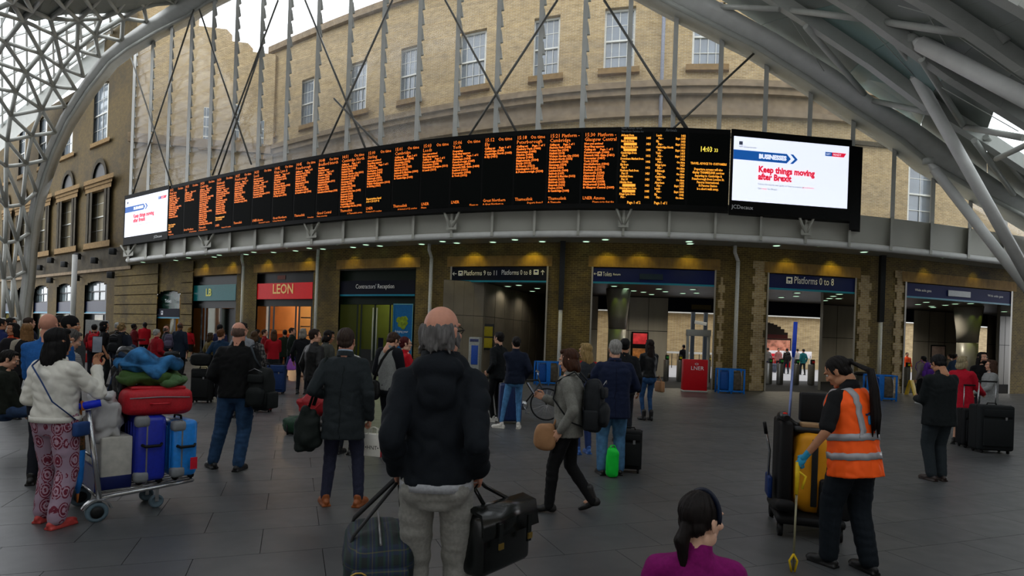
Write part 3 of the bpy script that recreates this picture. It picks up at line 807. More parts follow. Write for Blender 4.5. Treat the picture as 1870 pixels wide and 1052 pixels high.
for a, r in (((1672, 138, 18.6), 0.17), ((1706, 309, 21.4), 0.16), ((1682, 80, 16.2), 0.2)):
    p = P(*a)
    end = node if a[0] != 1682 else P(1990, 240, 12.8)
    t = MB(); t.tube([loc_of(tree, p), loc_of(tree, end)], r, 12)
    dirv = (end - p).normalized()
    t.tube([loc_of(tree, p - dirv * 0.35), loc_of(tree, p + dirv * 0.05)], [0.05, r * 0.95], 10)
    t.build('branch', m_white, tree)
    f = MB(); f.lathe(loc_of(tree, p - dirv * 0.35) - Vector((0, 0, 0.1)), [(0.02, 0), (0.17, 0), (0.17, 0.2), (0.02, 0.2)], 12); f.build('pin_joint', m_steel, tree)
t = MB(); t.tube([loc_of(tree, node), loc_of(tree, P(1955, 640, 20)), (0, 0, 0)], [0.24, 0.3, 0.34], 14); t.build('trunk', m_white, tree)

# ---- middle of the vault, overhead
hub = []
for i in range(len(ARU)):
    if 14 <= i <= 21: hub.append(P(*ARU[i], ARD[i] - 0.3))
for k, (a, b) in enumerate(zip(hub[:-1], hub[1:])):
    n = len(hub) - 1
    e0 = Vector((-34 + 64 * k / n, -16, 17)); e1 = Vector((-34 + 64 * (k + 1) / n, -16, 17))
    for j in range(6):
        s0, s1 = j / 6 + 0.012, (j + 1) / 6 - 0.012
        bulge = lambda s: Vector((0, 0, 3.2 * math.sin(math.pi * s)))
        q = [a.lerp(e0, s0) + bulge(s0), b.lerp(e1, s0) + bulge(s0), b.lerp(e1, s1) + bulge(s1), a.lerp(e0, s1) + bulge(s1)]
        if j == 4 and k % 2 == 0:
            mm = m_sky_glass
        else: mm = m_panel
        bq = MB(); bq.hexa(q + [p + Vector((0, 0, 0.12)) for p in q]); bq.build('rooflight_pane' if mm is m_sky_glass else 'panel', mm, roof, fix=True)

def slabq(q, m=None):
    bq = MB(); q = [Vector(p) for p in q]; bq.hexa(q + [p + Vector((0, 0, 0.12)) for p in q]); bq.build('panel', m or m_panel, roof, fix=True)
up5 = Vector((0, 0, 0.45))
slabq([P(1232, -55, 21.4) + up5, (30, -16, 17.2), (33, -16, 13), P(1770, -50, 11.8) + up5])
slabq([P(1770, -50, 11.8) + up5, (33, -16, 13), (33, 14, 11), P(2060, 120, 11.6) + up5])
slabq([P(2060, 120, 11.6) + up5, (33, 14, 11), (33, 27, 9), P(1990, 440, 26) + up5])
hl_ = hub[0]; e_ = Vector((-34, -16, 17))
slabq([hl_.lerp(e_, 0.3) + Vector((0, 0, 2.5)), hl_.lerp(e_, 0.65) + Vector((0, 0, 2.9)), (-44, -2, 12), (-44, 18, 12)])
slabq([hl_.lerp(e_, 0.65) + Vector((0, 0, 2.9)), e_, (-44, -16, 12), (-44, -2, 12)])
# ---- left: diagrid shell
ALu = [(b, (a[0] + b[0]) / 2, d) for (a, b, d) in zip(ARL, ARU, ARD)][:17]
def arch_x(py):
    ys = np.array([q[0][1] for q in ALu])[::-1]; xs = np.array([q[1] for q in ALu])[::-1]; ds = np.array([q[2] for q in ALu])[::-1]
    return float(np.interp(py, ys, xs)), float(np.interp(py, ys, ds))
def LN(px, py):
    ax, ad = arch_x(py); return P(px, py, ad - 0.3 - 0.026 * max(0, ax - px))
N = dict(a0=(-15, 20), a1=(21, 4), a2=(58, 20), a3=(117, 14), a4=(167, 14), a5=(214, 21), a6=(262, 10), b0=(41, 37), b1=(91, 34), b2=(143, 36), b3=(184, 34), b4=(225, 33), c0=(9, 77), cm=(-25, 55), c1=(100, 64), c2=(173, 63),
 d1=(75, 98), d2=(140, 91), e0=(47, 132), e1=(113, 124), em=(-12, 112), x1=(181, 103), x0=(222, 75), x2=(152, 140), f0=(29, 168), f1=(96, 157), x3=(138, 163), fm=(-14, 160), g0=(19, 211), g1=(76, 200), x4=(119, 194), h0=(13, 257), h1=(58, 248), x5=(101, 242), hm=(-18, 235),
 i0=(11, 304), i1=(48, 300), x6=(83, 292), im=(-14, 285), j0=(11, 378), j1=(41, 374), x7=(66, 350), jm=(-12, 350), k0=(10, 444), k1=(31, 440), x8=(54, 425), km=(-9, 425), l0=(7, 510), l1=(24, 507), x9=(46, 495), lm=(-8, 490), m0=(6, 580), m1=(22, 580), x10=(36, 585), n0=(26, 640),
 t1=(-5, -18), t2=(40, -15), t3=(88, -18), t4=(143, -18), t5=(190, -12), t6=(240, -14), t7=(290, -10), t8=(330, -14), y1=(268, 40), y2=(318, 5))
E = '''c0-b0 b0-a2 a2-t3 cm-c0 d1-c1 c1-b1 b1-a2 c1-b2 b2-a3 b2-a4 e0-d1 em-c0 e1-d2 d2-c2 c2-b4 c2-b3 b3-a4 b3-a5 b4-a5 b4-a6 c0-d1 d1-e1 b0-c1 c1-d2 b2-c2 c2-x1 em-e0 e0-f1 b0-d1 d1-f1 c0-e0 c1-e1 b2-d2 d2-x2 d2-x1 e1-x2 e1-x3 c2-x0 b4-x0 b4-y1 a6-y1 a6-y2
f0-e0 f1-e1 f1-x3 f1-x4 e0-g1 f0-g1 g1-f1 g1-x4 g1-x5 fm-f0 f0-g0 g0-g1 em-f0 g0-h1 h1-g1 h1-x5 h1-x6 fm-g0 hm-h0 g0-h0 h0-h1 h0-i1 i1-h1 i1-x6 i1-x7 h0-i0 im-i0 i0-i1 i0-j1 i1-j1 j1-x7 j1-x8 j0-j1 i0-j0 jm-j0 im-j0 j0-k1 k1-j1 k1-x8 k1-x9 k0-k1 j0-k0 km-k0 k0-l1 l1-k1 l1-x9 l1-x10 l0-l1 k0-l0 km-l0 l0-m1 m1-l1 m1-x10 m1-n0 m0-l0 m0-n0 x10-n0
a1-b0 a1-a0 a1-t1 a1-t2 a2-t2 a2-b1 a3-t3 a3-t4 a3-b1 a4-t4 a4-t5 a5-t5 a5-t6 a6-t6 a6-t7 y2-t7 y2-t8 a0-b0 a0-cm a1-a2 b1-b2 b2-b3'''.split()
shell = thing('roof_diagrid', 'pale steel lattice of diagonal tubes fanning up beside the arch', 'lattice roof', LN(*N['n0']).xy.to_3d())
for e in E:
    a, b = e.split('-'); pa, pb = LN(*N[a]), LN(*N[b])
    t = MB(); t.tube([loc_of(shell, pa), loc_of(shell, pb)], 0.105 if N[a][1] > 30 else 0.1, 8); t.build('tube', m_steel, shell)
t = MB(); nb = LN(*N['n0']); t.tube([loc_of(shell, nb), (0, 0, 0)], [0.35, 0.5], 12); t.build('base', m_steel, shell)
# solid roof panels above the lattice
up = [(-30, 58), (-15, 24), (40, 42), (91, 30), (143, 28), (184, 27), (225, 26), (275, 12), (330, -14)]
for a, b in zip(up[:-1], up[1:]):
    lo = [LN(*a), LN(*b)]; hi = [P(b[0] + 40, -75, 22), P(a[0] + 40, -75, 22)]
    q = [p + Vector((0, 0.8, 0.5)) for p in lo] + [p + Vector((0, 0.8, 0.5)) for p in hi]
    bq = MB(); bq.hexa(q + [p + Vector((0, 0.1, 0.15)) for p in q]); bq.build('panel', m_panel, roof, fix=True)
# glazed strip and its pale gutter beam behind the lattice
sk = thing('rooflight', 'long sloping rooflight with fine white glazing bars behind the lattice', 'rooflight', (0, 0, 0))
def SK(a, b):   # a along, b up
    lo = P(-60, 290, 50).lerp(P(235, 48, 42), a); hi = P(-60, 40, 42).lerp(P(225, 0, 36), a)
    return lo.lerp(hi, b)
for i in range(13):
    b = MB(); b.bar(SK(i / 12, 0), SK(i / 12, 1), 0.12, 0.2); b.build('glazing_bar', m_white, sk)
for j in range(7):
    b = MB(); b.bar(SK(0, j / 6), SK(1, j / 6), 0.1 if j else 0.3, 0.16); b.build('glazing_bar', m_white, sk)
for i in range(12):
    for j in range(6):
        q = [SK(i / 12, j / 6), SK((i + 1) / 12, j / 6), SK((i + 1) / 12, (j + 1) / 6), SK(i / 12, (j + 1) / 6)]
        b = MB(); b.hexa(q + [p + Vector((0, 0.02, 0.02)) for p in q]); b.build('pane', m_sky_glass, sk)
gb = MB()
q = [P(-60, 330, 50), P(236, 66, 41), P(236, 66, 42), P(-60, 330, 51), P(-60, 275, 50), P(236, 40, 41), P(236, 40, 42), P(-60, 275, 51)]
gb.hexa(q); gb.build('gutter_beam', m_steel, sk, fix=True)

# ================================================================== DEPARTURE BOARD
DBD = DG - 0.62
zb0 = UZ(1190, 381, DBD)[1]; zb1 = UZ(1190, 232, DBD)[1]
m_black = mat('board_black', (7, 8, 8), 0.6, var=0.1)
m_led = mat('led_face', (4, 7, 6), 0.85, var=0.1)
for q in (m_black, m_led): q.node_tree.nodes['Principled BSDF'].inputs['Specular IOR Level'].default_value = 0.12
m_or = emit_mat('orange_led', (255, 126, 36), 1.25)
m_am = emit_mat('amber_led', (255, 165, 50), 1.25)
m_yl = emit_mat('yellow_led', (240, 215, 80), 1.1)
m_gy = mat('grey_lettering', (120, 126, 130), 0.5)
PX = [310, 338, 365, 395, 428, 462, 499, 538, 579, 621, 668, 717, 768, 822, 880, 938, 998, 1061, 1128, 1192, 1255, 1332]
board = thing('departure_board', 'long curved black departure board with orange train times', 'departure board', (0, 0, 0))
def stops(lst, n=99):
    out = []
    t = 1400 + rnd.randint(20, 50)
    for s in lst[:n]:
        t += rnd.choice((3, 5, 6, 8, 11, 14));
        if t % 100 >= 60: t += 40
        out.append('%s (%d)' % (s, t))
    if out: out[-1] = '& ' + out[-1]
    return out
TL1 = ['Finsbury Park', 'Stevenage', 'Hitchin', 'Arlesey', 'Biggleswade', 'Sandy', 'St Neots', 'Huntingdon', 'Peterborough']
CB = ['Finsbury Park', 'Potters Bar', 'Hatfield', 'Welwyn Garden City', 'Welwyn North', 'Knebworth', 'Stevenage', 'Hitchin', 'Letchworth', 'Baldock', 'Ashwell & Morden', 'Royston', 'Meldreth', 'Shepreth', 'Foxton', 'Cambridge', 'Cambridge North']
GL = ['Peterborough', 'Newark Nth Gate', 'Doncaster', 'York', 'Northallerton', 'Darlington', 'Durham', 'Newcastle', 'Alnmouth', 'Edinburgh', 'Haymarket', 'Motherwell', 'Glasgow Central']
NYA = ['Not yet arrived', 'Boarding approx', 'Calling at:     Page 1 of 1']
PRE = ['Preparing', 'Boarding approx', 'Calling at:     Page 1 of 1']
CA = ['Calling at:     Page 1 of 1']
BRD = [
 ('14:12', 'On time', 'Kings Lynn', NYA + stops(CB[:9]), ['Front 4 coaches', 'A B C D E F', 'Rear'], 'LNER', 'Azuma service'),
 ('14:15', 'On time', 'Ely', CA + stops(CB[-5:-1]), [], 'Great Northern', 'A Great Northern'),
 ('14:24', 'On time', 'Cambridge', CA + stops(CB), [], 'Thameslink', 'A Thameslink service'),
 ('14:30', 'On time', 'Edinburgh', NYA + stops(GL[:11]), ['Reservation level', 'A B C D E F'], 'LNER', 'Formed of 9 coaches'),
 ('14:27', 'On time', 'Peterborough', CA + stops(TL1), [], 'Thameslink', ''),
 ('14:33', 'On time', 'Leeds', NYA + stops(['Stevenage', 'Peterborough', 'Grantham', 'Doncaster', 'Wakefield Westgate', 'Leeds']), [], 'LNER Azuma', 'Formed of 9 coaches'),
 ('14:42', 'On time', 'Kings Lynn &', CA + stops(['Cambridge', 'Waterbeach', 'Ely', 'Littleport', 'Downham Market', 'Watlington', 'Kings Lynn', 'Ely North', 'Kings Lynn']), [], 'Great Northern', 'A Great Northern ser'),
 ('14:45', 'On time', 'Peterborough', CA + stops(TL1), [], 'Thameslink', '8 coaches'),
 ('14:48', 'On time', 'Bradford Interch', PRE + stops(['Peterborough', 'Doncaster', 'Pontefract', 'Wakefield Kirkgate', 'Mirfield', 'Brighouse', 'Low Moor', 'Bradford Interchange']), [], 'Grand Central', 'Please note that'),
 ('14:51', 'On time', 'Cambridge North', CA + stops(CB), [], 'Thameslink', 'A Thameslink service'),
 ('15:00', 'On time', 'Stirling', NYA + stops(['York', 'Darlington', 'Newcastle', 'Berwick', 'Edinburgh', 'Haymarket', 'Falkirk Grahamston', 'Stirling']), ['Reservation level', 'A B C D E F G'], 'LNER', 'Formed of 9 coaches'),
 ('15:01', 'On time', 'Cambridge', CA + stops(['Finsbury Park', 'Stevenage', 'Hitchin', 'Letchworth', 'Baldock', 'Ashwell & Morden', 'Royston', 'Cambridge']), [], 'Thameslink', 'A formed of 12 coaches'),
 ('15:03', 'On time', 'Leeds', NYA + stops(['Peterborough', 'Doncaster', 'Wakefield Westgate', 'Leeds']), [], 'LNER', 'Please'),
 ('15:06', 'On time', 'York', PRE + stops(['Stevenage', 'Peterborough', 'Grantham', 'Newark Nth Gate', 'Retford', 'Doncaster', 'York']), [], 'LNER', 'Please no'),
 ('15:12', 'On time', 'Ely', CA + stops(['Cambridge', 'Cambridge North', 'Ely']), [], 'Great Northern', 'A Great Northern se'),
 ('15:18', 'On time', 'Peterborough', CA + stops(TL1), [], 'Thameslink', 'Departs from P'),
 ('15:21', 'Platform -', 'Cambridge', CA + stops(CB[:16]), [], 'Thameslink', 'A Thameslin'),
 ('15:30', 'Platform -', 'Glasgow Central', NYA + stops(GL), [], 'LNER Azuma', 'Please note that the')]
bh_ = zb1 - zb0
def fitted(s, x, z, size, M, W, m, parent, align='LEFT', maxw=None, xs=0.8, **k):
    if '\n' in s:
        full = text_mesh(s, size, align=align, xs=xs, res=1, **k); xv = [v.co.x for v in full.vertices]; w = max(xv) - min(xv); bpy.data.meshes.remove(full)
        f_ = min(1.0, maxw / w) if maxw else 1.0; lsp = k.pop('ls', 1.0); out = None
        for q, line in enumerate(s.split('\n')):
            if line.strip(): out = fitted(line, x, z - q * size * lsp, size, M, W, m, parent, align, None, xs * f_, **k)
        return out
    me = text_mesh(s, size, align=align, xs=xs, res=1, **k)
    if maxw:
        xsv = [v.co.x for v in me.vertices]
        if xsv:
            w = max(xsv) - min(xsv)
            if w > maxw: me.transform(Matrix.Diagonal((maxw / w, 1, 1, 1)))
    me.transform(M @ Matrix.Translation((x, z, 0.012))); me.materials.clear()
    return link('lettering', me, m, parent)
for i in range(21):
    px0, px1 = PX[i], PX[i + 1]; u0, u1 = U(px0, 310), U(px1, 310)
    pb = MB(); pb.cblock(u0, u1, zb0, zb1, DBD, DBD + 0.35, step=400); pan = pb.build('display_panel', m_black, board)
    fb_ = MB(); fb_.cblock(u0 + (u1 - u0) * 0.03, u1 - (u1 - u0) * 0.03, zb0 + bh_ * 0.06, zb0 + bh_ * 0.94, DBD - 0.012, DBD - 0.001, step=400); fb_.build('led_face', m_led, pan)
    a, b = WQ(u0, zb1, DBD - 0.02), WQ(u1, zb1, DBD - 0.02); W = (b - a).length
    t = (b - a).normalized(); n = t.cross(Vector((0, 0, 1)))
    M = Matrix(((t.x, 0, n.x, a.x), (t.y, 0, n.y, a.y), (t.z, 1, n.z, a.z), (0, 0, 0, 1)))
    x0 = W * 0.07; pit = bh_ * 0.0362
    if i < 18:
        tm, st, dst, body, res, op, note = BRD[i]
        fitted(tm, x0, -bh_ * 0.115, bh_ * 0.066, M, W, m_or, pan, maxw=W * 0.34, xs=0.9)
        fitted(st, W * 0.93, -bh_ * 0.115, bh_ * 0.062, M, W, m_or, pan, align='RIGHT', maxw=W * 0.5, xs=0.9)
        fitted(dst, x0, -bh_ * 0.172, bh_ * 0.066, M, W, m_or, pan, maxw=W * 0.86, xs=0.9)
        fitted('\n'.join(body), x0, -bh_ * 0.215, pit * 1.0, M, W, m_or, pan, maxw=W * 0.86, xs=1.05, ls=1.0, offset=0.004)
        if res: fitted('\n'.join(res), x0, -bh_ * 0.755, pit * 1.05, M, W, m_am, pan, maxw=W * 0.8, xs=1.0, offset=0.004)
        fitted(op, x0, -bh_ * 0.895, bh_ * 0.056, M, W, m_or, pan, maxw=W * 0.7, xs=0.9)
        if note: fitted(note, W * 0.93 if i % 2 else x0, -bh_ * 0.935, pit * 0.95, M, W, m_or, pan, align='RIGHT' if i % 2 else 'LEFT', maxw=W * 0.8, xs=0.95)
    elif i == 18:
        fitted('Next Fastest Great\nNorthern Service to:', x0, -bh_ * 0.03, pit * 1.1, M, W, m_gy, pan, maxw=W * 0.85)
        nm = ['Arlesey from', 'Baldock from', 'Biggleswade from', 'Cambridge from', 'Downham Market from', 'Ely from', 'Finsbury Park from', 'Hatfield from', 'Hitchin from', 'Huntingdon from', 'Kings Lynn from']
        L1 = []; 
        for q in nm: L1 += [q, '']
        fitted('\n'.join(L1), x0, -bh_ * 0.115, pit * 1.0, M, W, m_am, pan, maxw=W * 0.8, offset=0.004)
        L2 = []; L3 = []
        for k, q in enumerate(nm):
            L2 += ['', '' if k in (0, 1, 2, 8, 9) else '  Plat %s' % ('9' if k in (3, 5) else '10' if k in (6, 7) else '-')]
            L3 += ['', ('1445', '1421', '1445', '1412', '1442', '1412', '1421', '1421', '1421', '1445', '1442')[k]]
        fitted('\n'.join(L2), x0, -bh_ * 0.115, pit, M, W, m_am, pan, offset=0.004)
        fitted('\n'.join(L3), W * 0.92, -bh_ * 0.115, pit, M, W, m_am, pan, align='RIGHT', offset=0.004)
        for k in (0, 1, 2, 8, 9):
            hb = MB()
            zz = -bh_ * 0.115 - (2 * k + 1) * pit
            c = [M @ Vector((xx, zz + yy, 0.012)) for xx, yy in ((x0 + W * .08, -pit * .15), (x0 + W * .45, -pit * .15), (x0 + W * .45, pit * .75), (x0 + W * .08, pit * .75))]
            hb.face([hb.vert(p) for p in c]); hb.build('highlight_bar', m_am, pan)
        fitted('Page 1 of 2', W * 0.3, -bh_ * 0.945, pit * 1.25, M, W, m_am, pan, maxw=W * 0.6, offset=0.004)
    elif i == 19:
        fitted('Arrivals', W * 0.5, -bh_ * 0.055, pit * 1.5, M, W, m_gy, pan, align='CENTER')
        nm = ['Leeds', 'Ely', 'Cambridge North', 'York', 'Leeds', 'Kings Lynn', 'Edinburgh', 'Cambridge', 'Aberdeen', 'Leeds', 'Ely']
        st = ['Expt 1505', 'Expt 1412', 'Expt 1421', 'Expt 1418', 'On time', 'On time', 'On time', 'On time', 'Expt 1438', 'Expt 1504', 'On time']
        L1 = []; L3 = []
        for k, q in enumerate(nm): L1 += [q, '   Plat -']; L3 += [str((1402, 1403, 1410, 1415, 1422, 1423, 1425, 1430, 1432, 1441, 1442)[k]), st[k]]
        fitted('\n'.join(L1), x0, -bh_ * 0.115, pit, M, W, m_am, pan, maxw=W * 0.75, offset=0.004)
        fitted('\n'.join(L3), W * 0.92, -bh_ * 0.115, pit, M, W, m_am, pan, align='RIGHT', offset=0.004)
        fitted('Page 1 of 1', x0, -bh_ * 0.945, pit * 1.25, M, W, m_am, pan, maxw=W * 0.6, offset=0.004)
    else:
        fitted('14:03', W * 0.28, -bh_ * 0.285, bh_ * 0.088, M, W, m_yl, pan, maxw=W * 0.33, offset=0.006)
        fitted('33', W * 0.62, -bh_ * 0.285, bh_ * 0.062, M, W, m_yl, pan, offset=0.004)
        fitted('TRAVEL ADVICE TO CUSTOMERS', W * 0.5, -bh_ * 0.445, pit * 1.05, M, W, m_am, pan, align='CENTER', maxw=W * 0.86, offset=0.004)
        fitted('Departure screens will also\ndisplay THAMESLINK services\ndeparting to Cambridge &\nPeterborough from London St.\nPancras International.\nSt Pancras Station\nis a short walk away.', W * 0.5, -bh_ * 0.515, pit * 1.1, M, W, m_am, pan, align='CENTER', maxw=W * 0.88, offset=0.004)
# ---- advertising screens at either end
m_scr = emit_mat('screen_white', (226, 232, 248), 1.25)
m_sblue = emit_mat('screen_blue', (18, 82, 158), 1.0)
m_sred = emit_mat('screen_red', (222, 28, 62), 1.0)
m_sdk = emit_mat('screen_dark', (60, 66, 84), 0.8)
def ad_screen(px0, px1, fx0, fx1, zlo, zhi, label, big):
    t = thing('advertising_screen', label, 'screen', (0, 0, 0))
    u0, u1 = U(fx0, 320), U(fx1, 320)
    b = MB(); b.cblock(u0, u1, zlo, zhi, DBD - 0.05, DBD + 0.35, step=400); b.build('housing', m_black, t)
    if big:
        b = MB(); b.cblock(u1, u1 + 20, zlo - 0.25, zhi - 0.15, DBD + 0.1, DBD + 0.5, step=400); b.build('side_housing', m_black, t)
    s0, s1 = U(px0, 320), U(px1, 320); za = zlo + (zhi - zlo) * 0.15; zb = zlo + (zhi - zlo) * 0.915
    b = MB(); b.cblock(s0, s1, za, zb, DBD - 0.06, DBD - 0.04, step=400); b.build('display', m_scr, t)
    a, c = WQ(s0, zb, DBD - 0.07), WQ(s1, zb, DBD - 0.07); W = (c - a).length; Hh = zb - za
    tx = (c - a).normalized(); n = tx.cross(Vector((0, 0, 1)))
    M = Matrix(((tx.x, 0, n.x, a.x), (tx.y, 0, n.y, a.y), (tx.z, 1, n.z, a.z), (0, 0, 0, 1)))
    def poly(pts, m, name, k=0.003):
        q = MB(); q.face([q.vert(M @ Vector((x * W, -y * Hh, k))) for x, y in pts]); return q.build(name, m, t)
    poly([(0, .36), (.455, .36), (.49, .285), (.455, .21), (0, .21)][::1], m_sblue, 'banner')
    poly([(.485, .36), (.51, .36), (.55, .285), (.51, .21), (.485, .21), (.523, .285)], m_sblue, 'chevron')
    poly([(.79, .185), (.85, .185), (.85, .12), (.79, .12)], m_sblue, 'tag_block'); poly([(.85, .185), (.955, .185), (.975, .12), (.85, .12)], m_sred, 'tag_block')
    poly([(.045, .13), (.075, .13), (.075, .075), (.045, .075)], m_sdk, 'crest')
    T = lambda s, x, y, sz, m, **k: put_text(s, M @ Matrix.Translation((x * W, -y * Hh, 0.006)), m, t, size=sz * Hh, **k)
    T('BUSINESSES', .215, .315, .095, m_scr, offset=0.012, xs=0.92 * (W / Hh / 1.9))
    T('Keep things moving', .215, .53, .135, m_sred, offset=0.016, xs=0.86 * (W / Hh / 1.9)); T('after Brexit', .215, .645, .135, m_sred, offset=0.016, xs=0.86 * (W / Hh / 1.9))
    T('Follow the step by step guide on how to prepare at', .215, .73, .036, m_sdk, xs=(W / Hh / 1.9)); T('gov.uk/brexit', .6, .73, .036, m_sred, xs=(W / Hh / 1.9))
    T('Get', .215, .80, .04, m_sdk); T('ready', .247, .80, .04, m_sred); T('for Brexit', .3, .80, .04, m_sdk)
    T('HM Government', .045, .17, .04, m_sdk, xs=(W / Hh / 1.9)); T('GET', .795, .168, .045, m_scr); T('READY', .86, .168, .045, m_scr)
    put_text('JCDecaux', M @ Matrix.Translation((0.0 if big else W * 0.72, -Hh * 1.13, 0.006)), m_lett, t, size=Hh * 0.085, xs=W / Hh / 1.9)
    return t
ad_screen(1338, 1549, 1333, 1554, zb0 - 0.05, zb1 + 0.02, 'big lit advertising screen after the clock panel, white with blue banner and red headline', True)
ad_screen(231, 308, 229, 310, zb0, zb1 + 0.05, 'lit white advertising screen at the far end of the board by the brick corner', False)
# ================================================================== OPENINGS AND WHAT LIES BEHIND
DT = 31.0
def zat(px, py, D): return UZ(px, py, D)[1]
# ---- platform passage: ceiling, rear wall of steel panels
cb = MB(); cb.cblock(U(1040), U(2000), 4.12, 4.3, DW + 1.1, DT + 0.5); pc = struct('ceiling_passage', cb, mat('passage_ceiling', (112, 104, 94), 0.45, var=0.2, scale=0.8, stretch=(1, 0.15, 1)))
for a, b in ((1040, 1091), (1112, 1219), (1303, 1397), (1498, 1651), (1668, 1784), (1803, 2000)):
    ws = MB(); ws.cblock(U(a, 600), U(b, 600), 0, 4.12, DT + 0.1, DT + 0.5); w_ = struct('wall_passage_rear', ws, m_dark)
    n = max(1, round((b - a) / 32))
    for i in range(n):
        for z0, z1 in ((0.02, 2.35), (2.38, 4.08)):
            pb = MB(); x0 = a + (b - a) * i / n; x1 = a + (b - a) * (i + 1) / n
            pb.cblock(U(x0, 600) + 0.4, U(x1, 600) - 0.4, z0, z1, DT, DT + 0.1); pb.build('panel', m_steelpanel, w_)
for a, b in ((1091, 1112), (1219, 1303), (1397, 1498), (1651, 1668), (1784, 1803)):
    hb = MB(); hb.cblock(U(a, 600), U(b, 600), 3.42, 4.12, DT, DT + 0.4); o = struct('trim_gate_header', hb, m_navydark)
hb = MB(); hb.cblock(U(1262), U(1298), 3.55, 3.8, DT - 0.03, DT + 0.02); hb.build('notice_panel', mat('mustard_notice', (78, 66, 24), 0.5), o)
hb = MB(); hb.cblock(U(1497, 600), U(1502, 600), 0, 4.1, DW + 1.2, DT); w_ = struct('wall_passage_side', hb, m_steelpanel)
hb = MB(); hb.cblock(U(1820, 600), U(1826, 600), 0, 4.1, DW + 1.2, DT); struct('wall_passage_end', hb, m_steelpanel)
PASS = {}
for i, (px, D) in enumerate(((1124, 25.5), (1146, 26.5), (1160, 27.5), (1206, 26.2), (1218, 27.4), (1268, 25.9), (1275, 27.6), (1193, 29.2), (1459, 25.4), (1457, 27), (1536, 24.9), (1525, 26), (1518, 27.2), (1510, 28.5), (1695, 26), (1680, 27.5), (1730, 26.8), (1748, 25.8), (1776, 25), (1708, 28.6))):
    PASS.setdefault('toilets' if px < 1320 else 'platforms 0 to 8' if px < 1600 else 'wide aisle', []).append((px, D))
for a, b, D in ((1107, 1147, 27.0), (1745, 1790, 27.0)):
    um = U((a + b) / 2, 600); p = WQ(um, 0, D); r = (b - a) / 2 * D / FOC * 1.02
    t = thing('trumpet_column', 'flared steel column lit green behind the %s sign' % ('toilets' if a < 1400 else 'wide aisle gate'), 'column', p)
    MB().lathe((0, 0, 0), [(r * 0.8, 0), (r * 0.8, 2.3)], 24).build('shaft', m_steelpanel, t)
    MB().lathe((0, 0, 0), [(r * 0.8, 2.32), (r * 0.86, 2.9), (r * 1.0, 3.5), (r * 1.12, 4.11)], 24).build('flare', m_steelpanel, t)
    for dx in (-0.5, 0.5):
        l = bpy.data.lights.new('column_light', 'SPOT'); l.energy = 9; l.color = (0.6, 0.9, 0.04); l.spot_size = R(50); l.spot_blend = 0.7
        o = bpy.data.objects.new('column_light', l); COL.objects.link(o); o.location = p + Vector((dx * r * 1.2, -r * 1.5, 4.08))
        q = p + Vector((dx * r * 0.5, -r * 0.7, 2.4)); o.rotation_euler = (q - o.location).to_track_quat('-Z', 'Y').to_euler()

for px, D, e_ in ((1178, 28, 44), (1250, 28, 44), (1430, 28, 44), (1535, 27, 34), (1705, 28, 50), (1838, 28, 20), (930, 25.6, 13), (975, 28, 13)):
    p = WQ(U(px, 540), 4.0, D); l = bpy.data.lights.new('passage_light', 'SPOT'); l.energy = e_ * 4.5; l.color = (1.0, 0.93, 0.78); l.spot_size = R(150); l.spot_blend = 0.6; l.shadow_soft_size = 0.12
    o = bpy.data.objects.new('passage_light', l); COL.objects.link(o); o.location = p
    PASS.setdefault('recess' if px < 1000 else 'toilets' if px < 1320 else 'platforms 0 to 8' if px < 1600 else 'wide aisle', []).append((px, D))
# ---- signs over the openings
def arrow(M, s, ang, m, parent):
    b = MB(); Rm = Matrix.Rotation(ang, 3, 'Z')
    for pts in (((-.5, -.07), (.4, -.07), (.4, .07), (-.5, .07)), ((.5, 0), (.1, .4), (0, .3), (.3, 0)), ((.5, 0), (.3, 0), (0, -.3), (.1, -.4))):
        b.face([b.vert(M @ ((Rm @ Vector((x, y, 0))) * s)) for x, y in pts])
    return b.build('arrow', m, parent)
def icon(M, s, parent, train=False):
    b = MB(); b.face([b.vert(M @ Vector((x * s, y * s, 0))) for x, y in ((-.5, -.5), (.5, -.5), (.5, .5), (-.5, .5))]); o = b.build('pictogram', m_lett, parent)
    b = MB()
    for x0, x1, y0, y1 in ((-.3, .3, -.05, .3), (-.3, -.12, -.35, -.2), (.12, .3, -.35, -.2)): b.face([b.vert(M @ Vector((x * s, y * s, 0.004))) for x, y in ((x0, y0), (x1, y0), (x1, y1), (x0, y1))])
    b.build('pictogram_mark', m_navy, o); return o
def wall_sign(key, label, m, z0=4.08, z1=4.62, D=DW - 0.02, line=True):
    a, b = OU[key]; t = thing('overhead_sign', label, 'sign', (0, 0, 0))
    s = MB(); s.cblock(a + 2, b - 2, z0, z1, D, D + 0.25); s.build('board', m, t)
    if line: s = MB(); s.cblock(a + 2, b - 2, z0 - 0.07, z0, D, D + 0.2); s.build('stripe', m_cyan, t)
    return t
DS = DW - 0.05
def wf(px, py): u, z = UZ(px, py, DS); return wall_frame(u, z, DS)
t = wall_sign('p9', 'navy overhead sign to platforms 9 to 11 and platforms 0 to 8 with arrows', m_navydark)
wall_text('Platforms 9 to 11', 847, 907, 498.5, DS, m_lett, t, h=0.2); wall_text('Platforms 0 to 8', 916, 970, 497.5, DS, m_lett, t, h=0.2)
arrow(wf(830, 500), 0.2, R(180), m_lett, t); icon(wf(841, 499), 0.2, t); icon(wf(979, 497), 0.2, t); arrow(wf(991, 497.5), 0.2, R(90), m_lett, t)
t = wall_sign('toilet', 'long blue overhead sign reading Toilets above the passage with the flared column', m_navy)
wall_text('Toilets', 1101, 1117, 500.5, DS, m_lett, t, h=0.17); arrow(wf(1087, 500), 0.12, R(180), m_lett, t); icon(wf(1095, 500), 0.17, t); wall_text('Return', 1120, 1133, 501, DS, m_lett, t, h=0.08)
